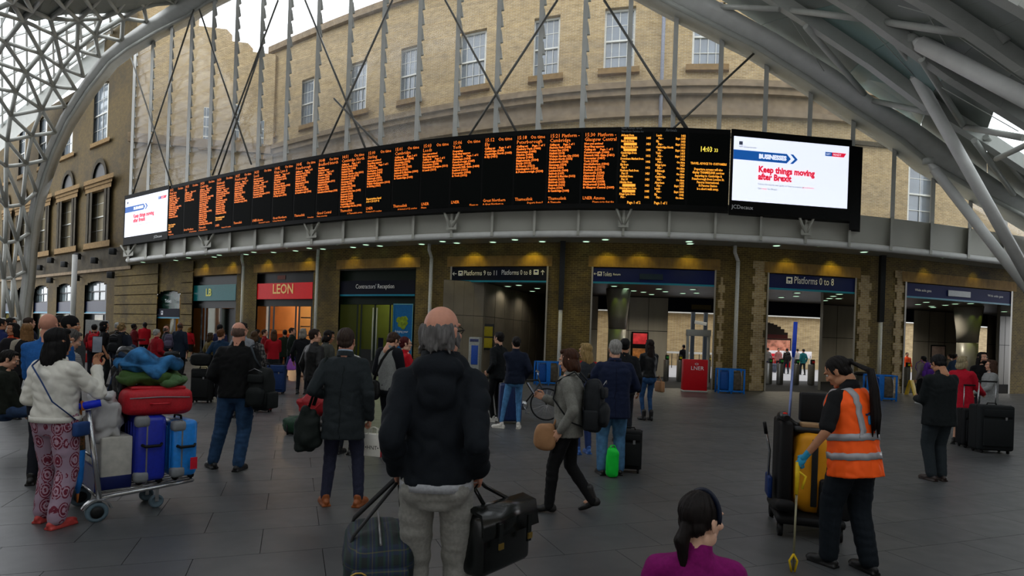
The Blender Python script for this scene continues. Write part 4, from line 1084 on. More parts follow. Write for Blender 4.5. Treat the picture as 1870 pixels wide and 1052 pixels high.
wall_text('\u267f', 1136, 1139, 501, DS, m_lett, t, h=0.12) if False else None
s = MB(); s.cblock(U(1168, 500), U(1211, 500), 4.2, 4.42, DS - 0.02, DS + 0.03); s.build('grille', mat('sign_grille', (18, 40, 52), 0.5), t)
t = wall_sign('p08', 'blue overhead sign with a train symbol reading Platforms 0 to 8', m_navy)
wall_text('Platforms 0 to 8', 1451, 1523, 513.5, DS, m_lett, t, h=0.28); icon(wf(1441.5, 512), 0.26, t)
t = wall_sign('wide', 'blue overhead sign reading wide aisle gate with a grey screen in it', m_navy)
wall_text('Wide aisle gate', 1671, 1701, 531, DS, m_lett, t, h=0.13); wall_text('Wide aisle gate', 1804, 1832, 541.5, DS, m_lett, t, h=0.13)
s = MB(); s.cblock(U(1732, 530), U(1773, 530), 4.2, 4.45, DS - 0.02, DS + 0.03); s.build('screen', mat('dim_screen', (92, 104, 104), 0.35), t)

# ---- recess with concrete panels
poly = [(806, 24.75), (880, 25.3), (1012, 35.0)]
pp = [at_depth(x, d) for x, d in poly]
rw = MB()
for a, b in zip(pp[:-1], pp[1:]):
    q = [a, b, b + Vector((0, 0.3, 0)), a + Vector((0, 0.3, 0))]; rw.hexa(q + [p + Vector((0, 0, 4.05)) for p in q])
rwall = struct('wall_recess', rw, m_dark)
for a, b, n in ((pp[0], pp[1], 4), (pp[1], pp[2], 9)):
    dirn = (b - a).normalized(); nrm = Vector((dirn.y, -dirn.x, 0))
    for i in range(n):
        s0, s1 = i / n + 0.002, (i + 1) / n - 0.002
        for z0, z1 in ((0.05, 2.6), (2.62, 4.03)):
            q = [a.lerp(b, s0) + nrm * 0.05, a.lerp(b, s1) + nrm * 0.05, a.lerp(b, s1), a.lerp(b, s0)]
            pb = MB(); pb.hexa([p + Vector((0, 0, z0)) for p in q] + [p + Vector((0, 0, z1)) for p in q]); pb.build('panel', m_conc, rwall)
cb = MB(); cb.cblock(U(800), U(1035), 4.05, 4.2, DW + 1.1, 36); struct('ceiling_recess', cb, mat('recess_ceiling', (70, 70, 62), 0.6))
rb = MB(); q = [at_depth(1012, 24.6), at_depth(1016, 24.6), at_depth(1016, 35.4), at_depth(1012, 35.4)]; rb.hexa(q + [p + Vector((0, 0, 4.1)) for p in q]); struct('wall_recess_side', rb, m_conc)
PASS['recess'] += [(950, 25), (984, 26.4), (960, 30)]
for k_, lst in PASS.items():
    for n_, (px, D) in enumerate(sorted(lst)): downlight(px, 0, D, 4.05 if k_ == 'recess' else 4.12, label='tiny round downlight in the %s ceiling, %s from the left' % ('concrete recess' if k_ == 'recess' else k_ + ' passage', ORD[n_]), group='passage downlights')
k = at_depth(872, 24.9); t = thing('ticket_machine', 'pale ticket machine with a blue panel in the concrete recess', 'ticket machine', at_depth(868, 22.9), R(-12))
rbox('cabinet', (0, 0, 0.86), (0.42, 0.4, 1.72), 0.03, mat('machine_grey', (150, 152, 146), 0.5), t)
rbox('screen', (0.03, -0.21, 1.05), (0.26, 0.03, 0.72), 0.01, mat('machine_blue', (34, 66, 138), 0.4, emit=0.12), t)
rbox('header', (0, -0.205, 1.6), (0.34, 0.02, 0.1), 0.005, mat('machine_head', (70, 74, 110), 0.4), t)
t = thing('poster_case', 'yellow timetable poster in a dark frame beside the ticket machine', 'poster', at_depth(890, 25.4), R(0))
rbox('case', (0, 0, 1.75), (0.5, 0.08, 1.1), 0.01, m_dark, t)
for z in (1.98, 1.5): rbox('timetable', (0, -0.045, z), (0.4, 0.02, 0.42), 0.004, mat('timetable_yellow', (150, 136, 22), 0.6), t)

# ---- shop fronts
def room(a, b, depth, col, lc, energy, name, z=4.0):
    m_ = mat(name + '_wall', col, 0.8, var=0.1, scale=1)
    r_ = MB()
    r_.cblock(a - 8, b + 8, 0, z, DW + depth, DW + depth + 0.15); r_.cblock(a - 8, b + 8, z, z + 0.15, DW + 1.1, DW + depth + 0.15)
    r_.cblock(a - 10, a - 8, 0, z, DW + 1.1, DW + depth); r_.cblock(b + 8, b + 10, 0, z, DW + 1.1, DW + depth)
    w_ = struct('wall_' + name, r_, m_)
    p = WQ((a + b) / 2, z - 0.25, DW + depth * 0.6)
    l = bpy.data.lights.new(name + '_lamp', 'POINT'); l.energy = energy; l.color = lc; l.shadow_soft_size = 0.2
    o = bpy.data.objects.new(name + '_lamp', l); COL.objects.link(o); o.location = p - Vector((0, 0, 0.25))
    t = thing('pendant_lamp', 'ceiling lamp inside the %s' % name.replace('_', ' '), 'lamp', p)
    MB().lathe((0, 0, 0), [(0.02, 0.25), (0.02, 0.1), (0.16, 0.05), (0.2, -0.02)], 12).build('shade', m_dark, t)
    return w_
def front(key, label, splits, glass, ztop, zdoor, m=m_frame):
    a, b = OU[key]; f = lambda s: a + (b - a) * s
    t = thing('shopfront', label, 'shop front', (0, 0, 0))
    fr = MB()
    for s in splits: fr.cblock(f(s) - 1.6, f(s) + 1.6, 0, zdoor, DW + 0.3, DW + 0.45)
    fr.cblock(a, b, zdoor, ztop, DW + 0.28, DW + 0.48); fr.build('frame', m, t)
    for (s0, s1) in glass:
        g = MB(); g.cblock(f(s0), f(s1), 0.05, zdoor, DW + 0.36, DW + 0.38); g.build('pane', m_glassdoor, t)
    return t, f
# contractors' reception
room(*OU['contract'], 5, (122, 124, 66), (0.95, 0.95, 0.4), 110, 'reception_office')
t, f = front('contract', 'dark green glazed front of the contractors reception', (0.01, 0.25, 0.30, 0.48, 0.68, 0.72, 0.99), ((0.02, 0.24), (0.31, 0.48), (0.48, 0.67)), 4.62, 3.05, mat('dark_green_frame', (10, 26, 16), 0.45))
for s in (0.455, 0.505):
    u = f(s); h = MB(); h.tube([WQ(u, 0.5, DW + 0.22), WQ(u, 2.9, DW + 0.22)], 0.03, 8); h.build('door_handle', m_steel, t)
s = MB(); s.cblock(f(0.31), f(0.47), 0, 1.0, DW + 0.3, DW + 0.35); s.build('kick_panel', m_dark, t)
s = MB(); s.cblock(f(0.53), f(0.6), 1.0, 1.55, DW + 0.33, DW + 0.35); s.build('notice', m_navydark, t)
t = thing('reception_sign', 'dark navy sign reading Contractors Reception over the glazed doors', 'sign', (0, 0, 0))
s = MB(); a, b = OU['contract']; s.cblock(a + 1, b - 1, 3.5, 4.12, DW + 0.1, DW + 0.2); s.build('board', m_navydark, t)
s = MB(); s.cblock(a + 1, b - 1, 3.42, 3.5, DW + 0.1, DW + 0.2); s.build('stripe', m_cyan, t)
wall_text("Contractors' Reception", 649, 719, 524, DW + 0.08, m_lett, t, h=0.27)
t = thing('map_poster', 'tall blue poster with a green map beside the reception doors', 'poster', (0, 0, 0))
s = MB(); s.cblock(U(718, 600), U(752, 600), 0.6, 3.05, DW + 0.05, DW + 0.12); s.build('board', mat('poster_blue', (16, 88, 138), 0.4, emit=0.06), t)
s = MB(); s.cblock(U(717, 600), U(753, 600), 0.58, 0.63, DW + 0.03, DW + 0.13); s.cblock(U(717, 600), U(753, 600), 3.03, 3.08, DW + 0.03, DW + 0.13); s.cblock(U(717, 600), U(718, 600), 0.6, 3.05, DW + 0.03, DW + 0.13); s.cblock(U(752, 600), U(753, 600), 0.6, 3.05, DW + 0.03, DW + 0.13); s.build('border', mat('poster_border', (90, 150, 170), 0.4), t)
Mp = wall_frame(U(735, 572), 2.3, DW + 0.04); b_ = MB()
for cx_, cy_, r_ in ((0, 0, .22), (.16, .1, .14), (-.17, .06, .15), (.05, -.2, .15), (-.1, -.14, .13), (.18, -.08, .12)):
    b_.face([b_.vert(Mp @ Vector((cx_ + r_ * math.cos(q * 0.52) * rnd.uniform(.8, 1.1), cy_ + r_ * math.sin(q * 0.52) * rnd.uniform(.8, 1.1), 0.001 * r_))) for q in range(12)])
b_.build('map', mat('map_green', (110, 130, 20), 0.5, var=0.4, scale=9, emit=0.05), t)
wall_text('Bringing your', 721, 745, 606, DW + 0.04, m_lett, t, h=0.13)
# red fronted eatery
room(*OU['leon'], 6, (206, 166, 122), (1.0, 0.66, 0.36), 230, 'eatery')
t, f = front('leon', 'dark shop front of the eatery under the red sign', (0.01, 0.24, 0.32, 0.71, 0.77, 0.99), ((0.02, 0.23), (0.77, 0.98)), 4.62, 2.95)
s = MB(); s.cblock(f(0.36), f(0.5), 4.3, 4.5, DW + 0.26, DW + 0.28); s.build('transom_print', mat('dim_orange_print', (110, 44, 20), 0.5), t)
for s0, z0 in ((0.8, 2.4), (0.8, 1.95), (0.8, 1.5)):
    s = MB(); s.cblock(f(s0), f(s0 + 0.17), z0, z0 + 0.05, DW + 1.2, DW + 1.6); s.build('shelf', m_dark, t)
t = thing('eatery_sign', 'red fascia sign with cream letters LEON', 'sign', (0, 0, 0))
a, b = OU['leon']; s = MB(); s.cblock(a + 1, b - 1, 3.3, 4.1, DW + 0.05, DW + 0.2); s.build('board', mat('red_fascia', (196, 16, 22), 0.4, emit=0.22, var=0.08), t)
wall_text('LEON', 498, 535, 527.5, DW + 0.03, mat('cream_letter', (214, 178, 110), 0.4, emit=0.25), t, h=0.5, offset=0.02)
t = thing('rail_display', 'orange poster stand inside the eatery doorway', 'poster stand', WQ(U(515, 600), 0, DW + 1.6))
rbox('panel', (0, 0, 0.9), (0.9, 0.06, 1.3), 0.01, mat('orange_panel', (228, 84, 26), 0.5, emit=0.1), t)
fr = MB(); fr.tube([(-0.75, 0, 0), (-0.75, 0, 1.75), (0.75, 0, 1.75), (0.75, 0, 0)], 0.025, 6); fr.build('rail', m_dark, t)
# teal fronted shop
room(*OU['teal'], 5, (150, 104, 44), (1.0, 0.68, 0.22), 110, 'teal_shop')
t, f = front('teal', 'dark shop front under the teal sign', (0.01, 0.22, 0.30, 0.66, 0.99), ((0.02, 0.21), (0.31, 0.65)), 4.62, 2.85)
s = MB(); s.cblock(f(0.66), f(0.99), 0, 2.85, DW + 0.6, DW + 0.65); s.build('curtain', m_frame, t)
s = MB(); s.cblock(f(0.2), f(0.7), 0, 1.0, DW + 1.3, DW + 1.6); s.build('counter', m_navydark, t)
t = thing('teal_sign', 'teal fascia sign with pale yellow letters on the shop next to the ticket door', 'sign', (0, 0, 0))
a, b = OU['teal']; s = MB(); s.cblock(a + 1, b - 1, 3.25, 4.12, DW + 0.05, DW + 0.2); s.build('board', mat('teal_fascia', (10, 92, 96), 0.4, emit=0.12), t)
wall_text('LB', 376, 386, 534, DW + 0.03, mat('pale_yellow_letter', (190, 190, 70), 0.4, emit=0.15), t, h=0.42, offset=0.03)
# ticket door
room(*OU['ticket'], 4, (140, 112, 46), (1.0, 0.72, 0.2), 90, 'ticket_lobby', 3.6)
a, b = OU['ticket']
wa = MB(); arch_fill(wa, a, b, 3.55, 3.91, DW, DW + 0.6); wa.build('brick_lintel', brick_front, wall)
t, f = front('ticket', 'narrow arched ticket doorway with a dark frame in the brick pier', (0.01, 0.8, 0.99), ((0.02, 0.8),), 2.75, 2.25)
s = MB(); s.cblock(f(0.02), f(0.98), 2.75, 3.88, DW + 0.35, DW + 0.4); s.build('fanlight', mat('fan_green', (34, 66, 56), 0.2, var=0.5, scale=3), t)
t = thing('ticket_sign', 'small dark sign reading Tickets over the narrow doorway', 'sign', (0, 0, 0))
s = MB(); s.cblock(a + 0.5, b - 0.5, 2.3, 2.8, DW - 0.02, DW + 0.15); s.build('board', m_navydark, t)
s = MB(); s.cblock(a + 0.5, b - 0.5, 2.22, 2.3, DW - 0.02, DW + 0.15); s.build('stripe', m_cyan, t)
wall_text('Tickets', 301, 313, 549.5, DW - 0.03, m_lett, t, h=0.2); icon(wall_frame(U(296.5, 549), 2.55, DW - 0.03), 0.24, t)

# ---- downpipes
m_pipew = mat('pipe_white', (196, 196, 190), 0.5)
def pipe(px, zsplit, label, off=True):
    u = U(px, 560); t = thing('downpipe', label, 'pipe', WQ(u, 0, DW - 0.3))
    o = t.location
    b = MB(); b.tube([(0, 0, 0.02), (0, 0, zsplit)], 0.075, 10); b.build('lower_pipe', m_pipew, t)
    if zsplit < 5:
        b = MB(); b.box((0, 0, (zsplit + SOF) / 2), (0.2, 0.16, SOF - zsplit - 0.02)); b.build('upper_duct', m_dark, t)
    else:
        b = MB(); b.tube([(0, 0, zsplit), (-0.12 if off else 0, 0.05, zsplit + 0.35), (-0.12 if off else 0, 0.05, SOF - 0.01)], 0.07, 10); b.build('swan_neck', m_pipew, t)
pipe(442, 5.0, 'thin white downpipe between the teal shop and the red eatery'); pipe(577, 5.25, 'white downpipe between the red eatery and the reception', False); pipe(785, 5.0, 'white downpipe to one side of the concrete recess')
pipe(1024, 2.9, 'downpipe with dark upper duct between the recess and the toilets passage'); pipe(1345, 5.0, 'white downpipe on the brick pier behind the blue recycling frame'); pipe(1609, 2.9, 'downpipe with dark upper duct beside the wide aisle gate')

# ---- wall floodlights on the left wing
for i, px in enumerate((205, 172, 141, 117, 92, 72, 52, 203, 140, 92)):
    z = 6.55 if i % 2 == 0 else 6.1
    if i > 6: z = 5.0
    t = thing('floodlight', 'black floodlight on the brick wing, %s from the corner %s' % ((ORD[i], 'on the stone band') if i < 7 else (ORD[i - 7], 'beneath the string course')), 'floodlight', WQ(U(px, 480), z, DW - 0.6), 0, 'floodlights on the wing')
    rbox('body', (0, 0, 0), (0.36, 0.3, 0.42), 0.03, m_dark, t); b = MB(); b.bar((0, 0.1, 0.1), (0, 0.5, 0.1), 0.06, 0.06); b.build('bracket', m_dark, t)

# ---- train shed beyond the gates
DH = 50.0
a0, a1 = U(1340, 620), U(1445, 620)
sb = MB(); holes_wall(sb, U(1000), U(1900), 0, 11, [(a0, a1, 0, 3.9)], DH, DH + 1)
arch_fill(sb, a0, a1, 1.9, 3.92, DH, DH + 1, n=16)
sh = struct('wall_train_shed', sb, brick_pale)
s = MB(); s.cblock(U(1000), U(1900), 4.35, 4.75, DH - 0.4, DH); s.build('white_beam', m_white, sh)
s = MB(); s.cblock(a0 - 20, a1 + 20, 0, 5, DH + 8, DH + 8.2); kb = struct('wall_kiosk', s, mat('kiosk_dark', (40, 40, 44), 0.6))
s = MB(); s.cblock(a0 - 20, a1 + 20, 4.0, 4.1, DH + 1, DH + 8.2); struct('ceiling_kiosk', s, m_frame)
t = thing('kiosk', 'lit red and white shop kiosk inside the far brick arch', 'kiosk', WQ(U(1418, 640), 0, DH + 5))
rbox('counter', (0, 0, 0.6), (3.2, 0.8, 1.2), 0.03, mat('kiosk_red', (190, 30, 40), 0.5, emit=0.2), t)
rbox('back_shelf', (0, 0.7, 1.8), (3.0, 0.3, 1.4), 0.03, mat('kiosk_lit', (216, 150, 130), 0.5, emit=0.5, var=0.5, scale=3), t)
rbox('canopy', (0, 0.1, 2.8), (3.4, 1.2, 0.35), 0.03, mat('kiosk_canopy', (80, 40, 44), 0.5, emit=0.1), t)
t = thing('barrier_banner', 'long white barrier with red print in front of the far arch', 'barrier', WQ(U(1430, 650), 0, DH - 2))
rbox('banner', (0, 0, 1.25), (4.6, 0.06, 0.55), 0.01, mat('banner_white', (226, 222, 224), 0.5), t); rbox('print', (-1, -0.035, 1.15), (1.8, 0.02, 0.26), 0.004, mat('banner_red', (206, 30, 48), 0.5), t)
for x in (-2.2, 0, 2.2): rbox('post', (x, 0, 0.6), (0.06, 0.06, 1.2), 0.01, m_steel, t)
t = thing('platform_sign_frame', 'dark two-post sign frame with pale slats seen past the red desk', 'sign frame', WQ(U(1274, 640), 0, 40))
for x in (-0.38, 0.46): rbox('post', (x, 0, 2.0), (0.24, 0.2, 4.0), 0.02, mat('sign_post_dark', (44, 52, 60), 0.5), t)
for z in (3.2, 2.6): rbox('slat', (0.1, -0.12, z), (0.8, 0.06, 0.22), 0.01, m_steel, t, rot=Matrix.Rotation(R(8), 4, 'Y'))
t = thing('platform_railing', 'white railing with thin bars beyond the toilets passage gates', 'railing', WQ(U(1262, 650), 0, 44))
b = MB(); b.bar((-3, 0, 1.15), (3, 0, 1.15), 0.08, 0.14); b.build('top_rail', m_white, t)
for i in range(16): b = MB(); b.bar((-3 + i * 0.4, 0, 0.02), (-3 + i * 0.4, 0, 1.1), 0.04, 0.04, up=(0, 1, 0)); b.build('baluster', m_dark, t)
# screens in the passage
t = thing('digital_poster', 'glowing red and green digital poster on the passage rear wall', 'screen', WQ(U(1168, 630), 0, DT - 0.12))
rbox('case', (0, 0, 1.55), (0.86, 0.12, 1.5), 0.02, m_black, t)
rbox('display', (0, -0.065, 1.95), (0.72, 0.02, 0.55), 0.004, mat('poster_red', (196, 52, 56), 0.4, emit=0.5, var=0.3, scale=4), t); rbox('display', (0, -0.065, 1.2), (0.72, 0.02, 0.5), 0.004, mat('poster_green', (150, 96, 50), 0.4, emit=0.3, var=0.6, scale=5), t)
t = thing('framed_poster', 'black framed pale poster on the steel wall by the wide aisle gate', 'poster', WQ(U(1712, 650), 0, DT - 0.12))
rbox('frame', (0, 0, 1.45), (0.85, 0.1, 1.5), 0.02, m_black, t); rbox('print', (0, -0.055, 1.45), (0.72, 0.02, 1.36), 0.004, mat('poster_pale', (168, 146, 138), 0.5, var=0.4, scale=3), t)
# ticket gates
m_gate = mat('gate_steel', (124, 124, 120), 0.35, metal=0.5)
for i, (px, hue) in enumerate(((1216, 'green'), (1240, 'yellow'), (1292, 'yellow'), (1404, 'green'), (1424, 'green'), (1453, 'green'), (1481, 'red'), (1655, 'yellow'))):
    where = 'row behind the red desk' if px < 1300 else 'platforms 0 to 8 doorway' if px < 1600 else 'wide aisle gate'
    t = thing('ticket_gate', 'slim ticket gate post with %s light, %s along the %s' % (hue, ('first', 'second', 'third', 'first', 'second', 'third', 'fourth', 'first')[i], where), 'ticket gate', WQ(U(px, 690), 0, 28.2), 0, 'ticket gates')
    rbox('cabinet', (0, 0, 0.5), (0.17, 0.42, 1.0), 0.04, m_gate, t)
    rbox('reader', (0, -0.1, 1.1), (0.15, 0.2, 0.24), 0.03, m_dark, t); rbox('reader_light', (0, -0.21, 1.1), (0.12, 0.02, 0.1), 0.005, mat('gate_' + hue, {'green': (40, 120, 50), 'yellow': (150, 140, 20), 'red': (140, 24, 24)}[hue], 0.4, emit=0.25), t)

# ---- the far sides of the concourse, behind and beside the viewer
b = MB(); b.box((-4, -16.4, 8), (78, 0.8, 16.0)); struct('wall_rear', b, m_conc)
b = MB(); b.box((33, 2, 6.5), (0.8, 36, 13.0)); struct('wall_right', b, m_conc)
b = MB(); b.box((-44, 6, 8.0), (0.8, 44, 16.0)); struct('wall_left', b, m_conc)
# ================================================================== PEOPLE
def run_jobs(jobs):
    """voxel-fuse overlapping volumes into one skin: jobs = [(MB, voxel, smooth)] -> [(verts, quads, normals)]"""
    tmp = []
    for mb, vox, sm in jobs:
        o = bpy.data.objects.new('fuse', mb.mesh('fuse')); COL.objects.link(o)
        bm = bmesh.new(); bm.from_mesh(o.data); bmesh.ops.recalc_face_normals(bm, faces=bm.faces); bm.to_mesh(o.data); bm.free()
        m = o.modifiers.new('r', 'REMESH'); m.mode = 'VOXEL'; m.voxel_size = vox
        if sm: s = o.modifiers.new('s', 'SMOOTH'); s.factor = 0.5; s.iterations = sm
        tmp.append(o)
    dg = bpy.context.evaluated_depsgraph_get(); out = []
    for o in tmp:
        me = o.evaluated_get(dg).to_mesh(); n = len(me.vertices)
        V = np.empty(n * 3, np.float32); me.vertices.foreach_get('co', V); Nn = np.empty(n * 3, np.float32); me.vertices.foreach_get('normal', Nn)
        F = np.empty(len(me.loops), np.int32); me.loops.foreach_get('vertex_index', F)
        out.append((V.reshape(-1, 3).astype(float), F.reshape(-1, 4).copy(), Nn.reshape(-1, 3).astype(float)))
        o.evaluated_get(dg).to_mesh_clear()
    for o in tmp:
        me = o.data; bpy.data.objects.remove(o); bpy.data.meshes.remove(me)
    return out
def wrinkle(V, Nn, amp, seed, wl=0.15):
    rr = np.random.RandomState(seed); D = np.zeros(len(V))
    for i in range(7):
        k = rr.normal(size=3); k /= np.linalg.norm(k); k[2] *= 1.3; k *= 2 * math.pi / (wl * rr.uniform(0.6, 1.6))
        k2 = rr.normal(size=3) * 9
        D += np.sin(V @ k + rr.uniform(0, 6.3) + 1.6 * np.sin(V @ k2 + rr.uniform(0, 6.3)))
    D = np.abs(D / 7) * 2 - 0.5
    return V + Nn * (D * amp)[:, None]
def strands(V, Nn, amp, seed, freq=46):
    rr = np.random.RandomState(seed); a = np.arctan2(V[:, 0], -V[:, 1]); D = np.sin(freq * a + 2.5 * np.sin(V[:, 2] * 30 + rr.uniform(0, 6))) * 0.6 + np.sin(freq * 0.37 * a + V[:, 2] * 22 + 1.0)
    k = rr.normal(size=(4, 3)) * 40
    for q in k: D += 0.4 * np.sin(V @ q)
    return V + Nn * (D * amp)[:, None]
def mesh_from(V, F, name, mi=None):
    me = bpy.data.meshes.new(name); me.vertices.add(len(V)); me.vertices.foreach_set('co', np.ascontiguousarray(V, np.float32).ravel())
    F = np.asarray(F, np.int32); me.loops.add(F.size); me.loops.foreach_set('vertex_index', F.ravel()); me.polygons.add(len(F))
    me.polygons.foreach_set('loop_start', np.arange(0, F.size, 4, dtype=np.int32))
    if mi is not None: me.polygons.foreach_set('material_index', np.asarray(mi, np.int32))
    me.polygons.foreach_set('use_smooth', np.ones(len(F), bool)); me.update(calc_edges=True); me.validate()
    return me
def app(M, V):
    A = np.array(M); return V @ A[:3, :3].T + A[:3, 3]
def mirror(T): return (T[0] * np.array([-1, 1, 1]), T[1][:, ::-1].copy(), T[2] * np.array([-1, 1, 1]))

# ---- templates: heads, hands, shoes, hair
def head_mb(fem=False):
    b = MB(); j = 0.92 if fem else 1.0
    b.ell((0, -0.012, 0.035), (0.076, 0.094, 0.09), 20, 14); b.ell((0, 0.028, -0.028), (0.062 * j, 0.064, 0.082), 18, 12)
    b.ell((0, 0.066, -0.092), (0.026 * j, 0.022, 0.018)); b.ell((0, 0.03, -0.085), (0.05 * j, 0.05, 0.028))
    b.rcone((0, 0.086, 0.022), (0, 0.103, -0.018), 0.008, 0.0115, 10); b.ell((0.011, 0.095, -0.022), (0.0085, 0.01, 0.008)); b.ell((-0.011, 0.095, -0.022), (0.0085, 0.01, 0.008))
    b.ell((0, 0.078, 0.036), (0.056, 0.02, 0.013)); 
    for s in (-1, 1):
        b.ell((s * 0.042, 0.062, -0.018), (0.024, 0.024, 0.02)); b.ell((s * 0.076, -0.008, -0.006), (0.009, 0.02, 0.033), M=Matrix.Rotation(s * 0.35, 3, 'Z'))
        b.ell((s * 0.079, -0.013, 0.01), (0.007, 0.021, 0.018)); b.ell((s * 0.05, 0.0, -0.07), (0.02 * j, 0.045, 0.035))
    b.ell((0, 0.09, -0.053), (0.023, 0.009, 0.006)); b.ell((0, 0.089, -0.064), (0.019, 0.009, 0.006))
    b.rcone((0, -0.012, -0.03), (0, -0.03, -0.17), 0.056 * j, 0.06 * j, 16)
    return b
def hand_mb(kind):
    b = MB(); b.ell((0, 0.0, -0.05), (0.015, 0.039, 0.052), 14, 10); b.rcone((0, 0, 0.05), (0, 0, -0.02), 0.027, 0.026, 12)
    b.ell((-0.006, 0.022, -0.035), (0.016, 0.02, 0.032))
    for i, (y, L) in enumerate(((0.029, 0.072), (0.010, 0.08), (-0.010, 0.075), (-0.028, 0.058))):
        p = Vector((0, y, -0.088)); r = 0.0085 - 0.0006 * i; a = 0.0
        bends = {'relax': (0.25, 0.5, 0.35), 'grip': (0.9, 1.25, 1.0), 'flat': (0.05, 0.08, 0.06), 'phone': (0.55, 0.7, 0.35)}[kind]
        for f, bd in zip((0.45, 0.32, 0.25), bends):
            a += bd; q = p + Vector((-math.sin(a), (y * 0.12) * (kind == 'flat'), -math.cos(a))) * L * f
            b.rcone(p, q, r, r * 0.9, 9); p = q; r *= 0.9
    t = [(-0.006, 0.03, -0.022), (-0.016, 0.056, -0.05), (-0.03 if kind in ('grip', 'phone') else -0.016, 0.058 if kind != 'grip' else 0.042, -0.078), (-0.042 if kind == 'grip' else -0.024, 0.052 if kind != 'grip' else 0.024, -0.098 if kind != 'grip' else -0.088)]
    for (p, q, r) in zip(t[:-1], t[1:], (0.0125, 0.0105, 0.0095)): b.rcone(p, q, r, r * 0.92, 9)
    return b
def shoe_mb(kind):
    b = MB()
    b.ell((0, 0.09, -0.045), (0.045, 0.1, 0.035), 14, 9); b.ell((0, -0.03, -0.04), (0.036, 0.055, 0.04), 14, 9)
    b.rcone((0, 0.0, -0.03), (0, 0.06, -0.035), 0.04, 0.04)
    if kind == 'heel':
        b.rcone((0, -0.01, -0.03), (0, -0.015, 0.12), 0.043, 0.05); b.rcone((0, -0.055, -0.02), (0, -0.05, -0.066), 0.026, 0.014); b.ell((0, 0.1, -0.06), (0.042, 0.09, 0.02))
    elif kind == 'sandal':
        b.box((0, 0.05, -0.07), (0.088, 0.25, 0.022)); 
    else:
        b.rcone((0, -0.01, -0.02), (0, -0.015, 0.02), 0.042, 0.04); b.box((0, 0.045, -0.071), (0.082, 0.24, 0.02)); b.ell((0, 0.15, -0.055), (0.04, 0.045, 0.025))
    return b
def hair_mb(kind):
    b = MB(); E = b.ell
    if kind == 'fringe':       # bald crown, hair round the sides and back
        rr = random.Random(4)
        for s in (-1, 1): E((s * 0.064, -0.03, 0.002), (0.02, 0.06, 0.05)); E((s * 0.05, -0.07, -0.015), (0.034, 0.036, 0.062)); E((s * 0.07, 0.008, 0.0), (0.012, 0.022, 0.036))
        E((0, -0.086, -0.002), (0.06, 0.026, 0.062)); E((0, -0.074, -0.06), (0.058, 0.032, 0.03))
        for i in range(40):
            a = rr.uniform(-0.35, math.pi + 0.35); z = rr.uniform(-0.07, 0.04); p = Vector((0.08 * math.cos(a), -0.02 - 0.088 * math.sin(a), z)); b.rcone(p, p + Vector((0.02 * math.cos(a), -0.016 * math.sin(a), -0.03)), 0.012, 0.005, 7)
        return b
    if kind == 'stubble':
        E((0, -0.016, 0.024), (0.0775, 0.094, 0.092), 20, 12); return b
    E((0, -0.026, 0.042), (0.085, 0.098, 0.094), 20, 12)
    E((0, -0.06, -0.01), (0.074, 0.05, 0.06))
    for s in (-1, 1): E((s * 0.07, -0.005, 0.02), (0.014, 0.035, 0.04))
    if kind == 'short': E((0, 0.03, 0.1), (0.055, 0.04, 0.025))
    if kind in ('bob', 'long', 'verylong'):
        L = {'bob': 0.12, 'long': 0.2, 'verylong': 0.3}[kind]
        E((0, -0.065, -0.05), (0.09, 0.05, 0.09)); E((0, -0.078, -L * 0.62), (0.092, 0.042, L * 0.62))
        for s in (-1, 1): E((s * 0.068, -0.025, -L * 0.4), (0.03, 0.055, L * 0.62)); E((s * 0.066, 0.012, -0.01), (0.022, 0.04, 0.075))
        E((0, 0.03, 0.105), (0.06, 0.045, 0.03))
    if kind == 'bun': E((0, -0.125, 0.03), (0.04, 0.036, 0.038))
    if kind == 'pony': b.rcone((0, -0.1, 0.04), (0, -0.128, 0.035), 0.03, 0.026)
    if kind == 'lowpony':
        b.rcone((0, -0.1, -0.02), (0, -0.12, -0.08), 0.028, 0.034); b.rcone((0, -0.12, -0.08), (0, -0.1, -0.19), 0.034, 0.014)
    if kind == 'curly':
        rr = random.Random(3)
        for i in range(46):
            a = rr.uniform(0, 6.28); ph = rr.uniform(-0.5, 1.5); p = Vector((0.085 * math.cos(a) * math.cos(ph), -0.03 + 0.098 * math.sin(a) * math.cos(ph), 0.04 + 0.095 * math.sin(ph)))
            if p.y < 0.045 or p.z > 0.09: E(p, (0.022, 0.022, 0.022), 8, 6)
    if kind == 'beanie': return MB().ell((0, -0.014, 0.048), (0.087, 0.105, 0.1), 20, 12)
    return b
HK = ['short', 'fringe', 'stubble', 'bob', 'long', 'verylong', 'bun', 'pony', 'lowpony', 'curly', 'beanie']
jobs = [(head_mb(False), 0.0045, 3), (head_mb(True), 0.0045, 3)]
for k in ('relax', 'grip', 'flat', 'phone'): jobs.append((hand_mb(k), 0.0034, 2))
for k in ('shoe', 'heel', 'sandal'): jobs.append((shoe_mb(k), 0.008, 3))
for k in HK: jobs.append((hair_mb(k), 0.006, 4))
jobs += [(head_mb(False), 0.009, 2), (head_mb(True), 0.009, 2)]
res = run_jobs(jobs)
HEAD = {False: res[0], True: res[1]}
HANDS = {}
for k, q in zip(('relax', 'grip', 'flat', 'phone'), res[2:6]): HANDS[k, 1] = q; HANDS[k, -1] = mirror(q)
SHOE = dict(zip(('shoe', 'heel', 'sandal'), res[6:9])); HAIR = dict(zip(HK, res[9:9 + len(HK)])); HEADLO = {False: res[-2], True: res[-1]}
for k in HAIR:
    V, F, Nn = HAIR[k]; HAIR[k] = (strands(V, Nn, 0.0022 if k not in ('stubble', 'beanie') else 0.0003, 5), F, Nn)
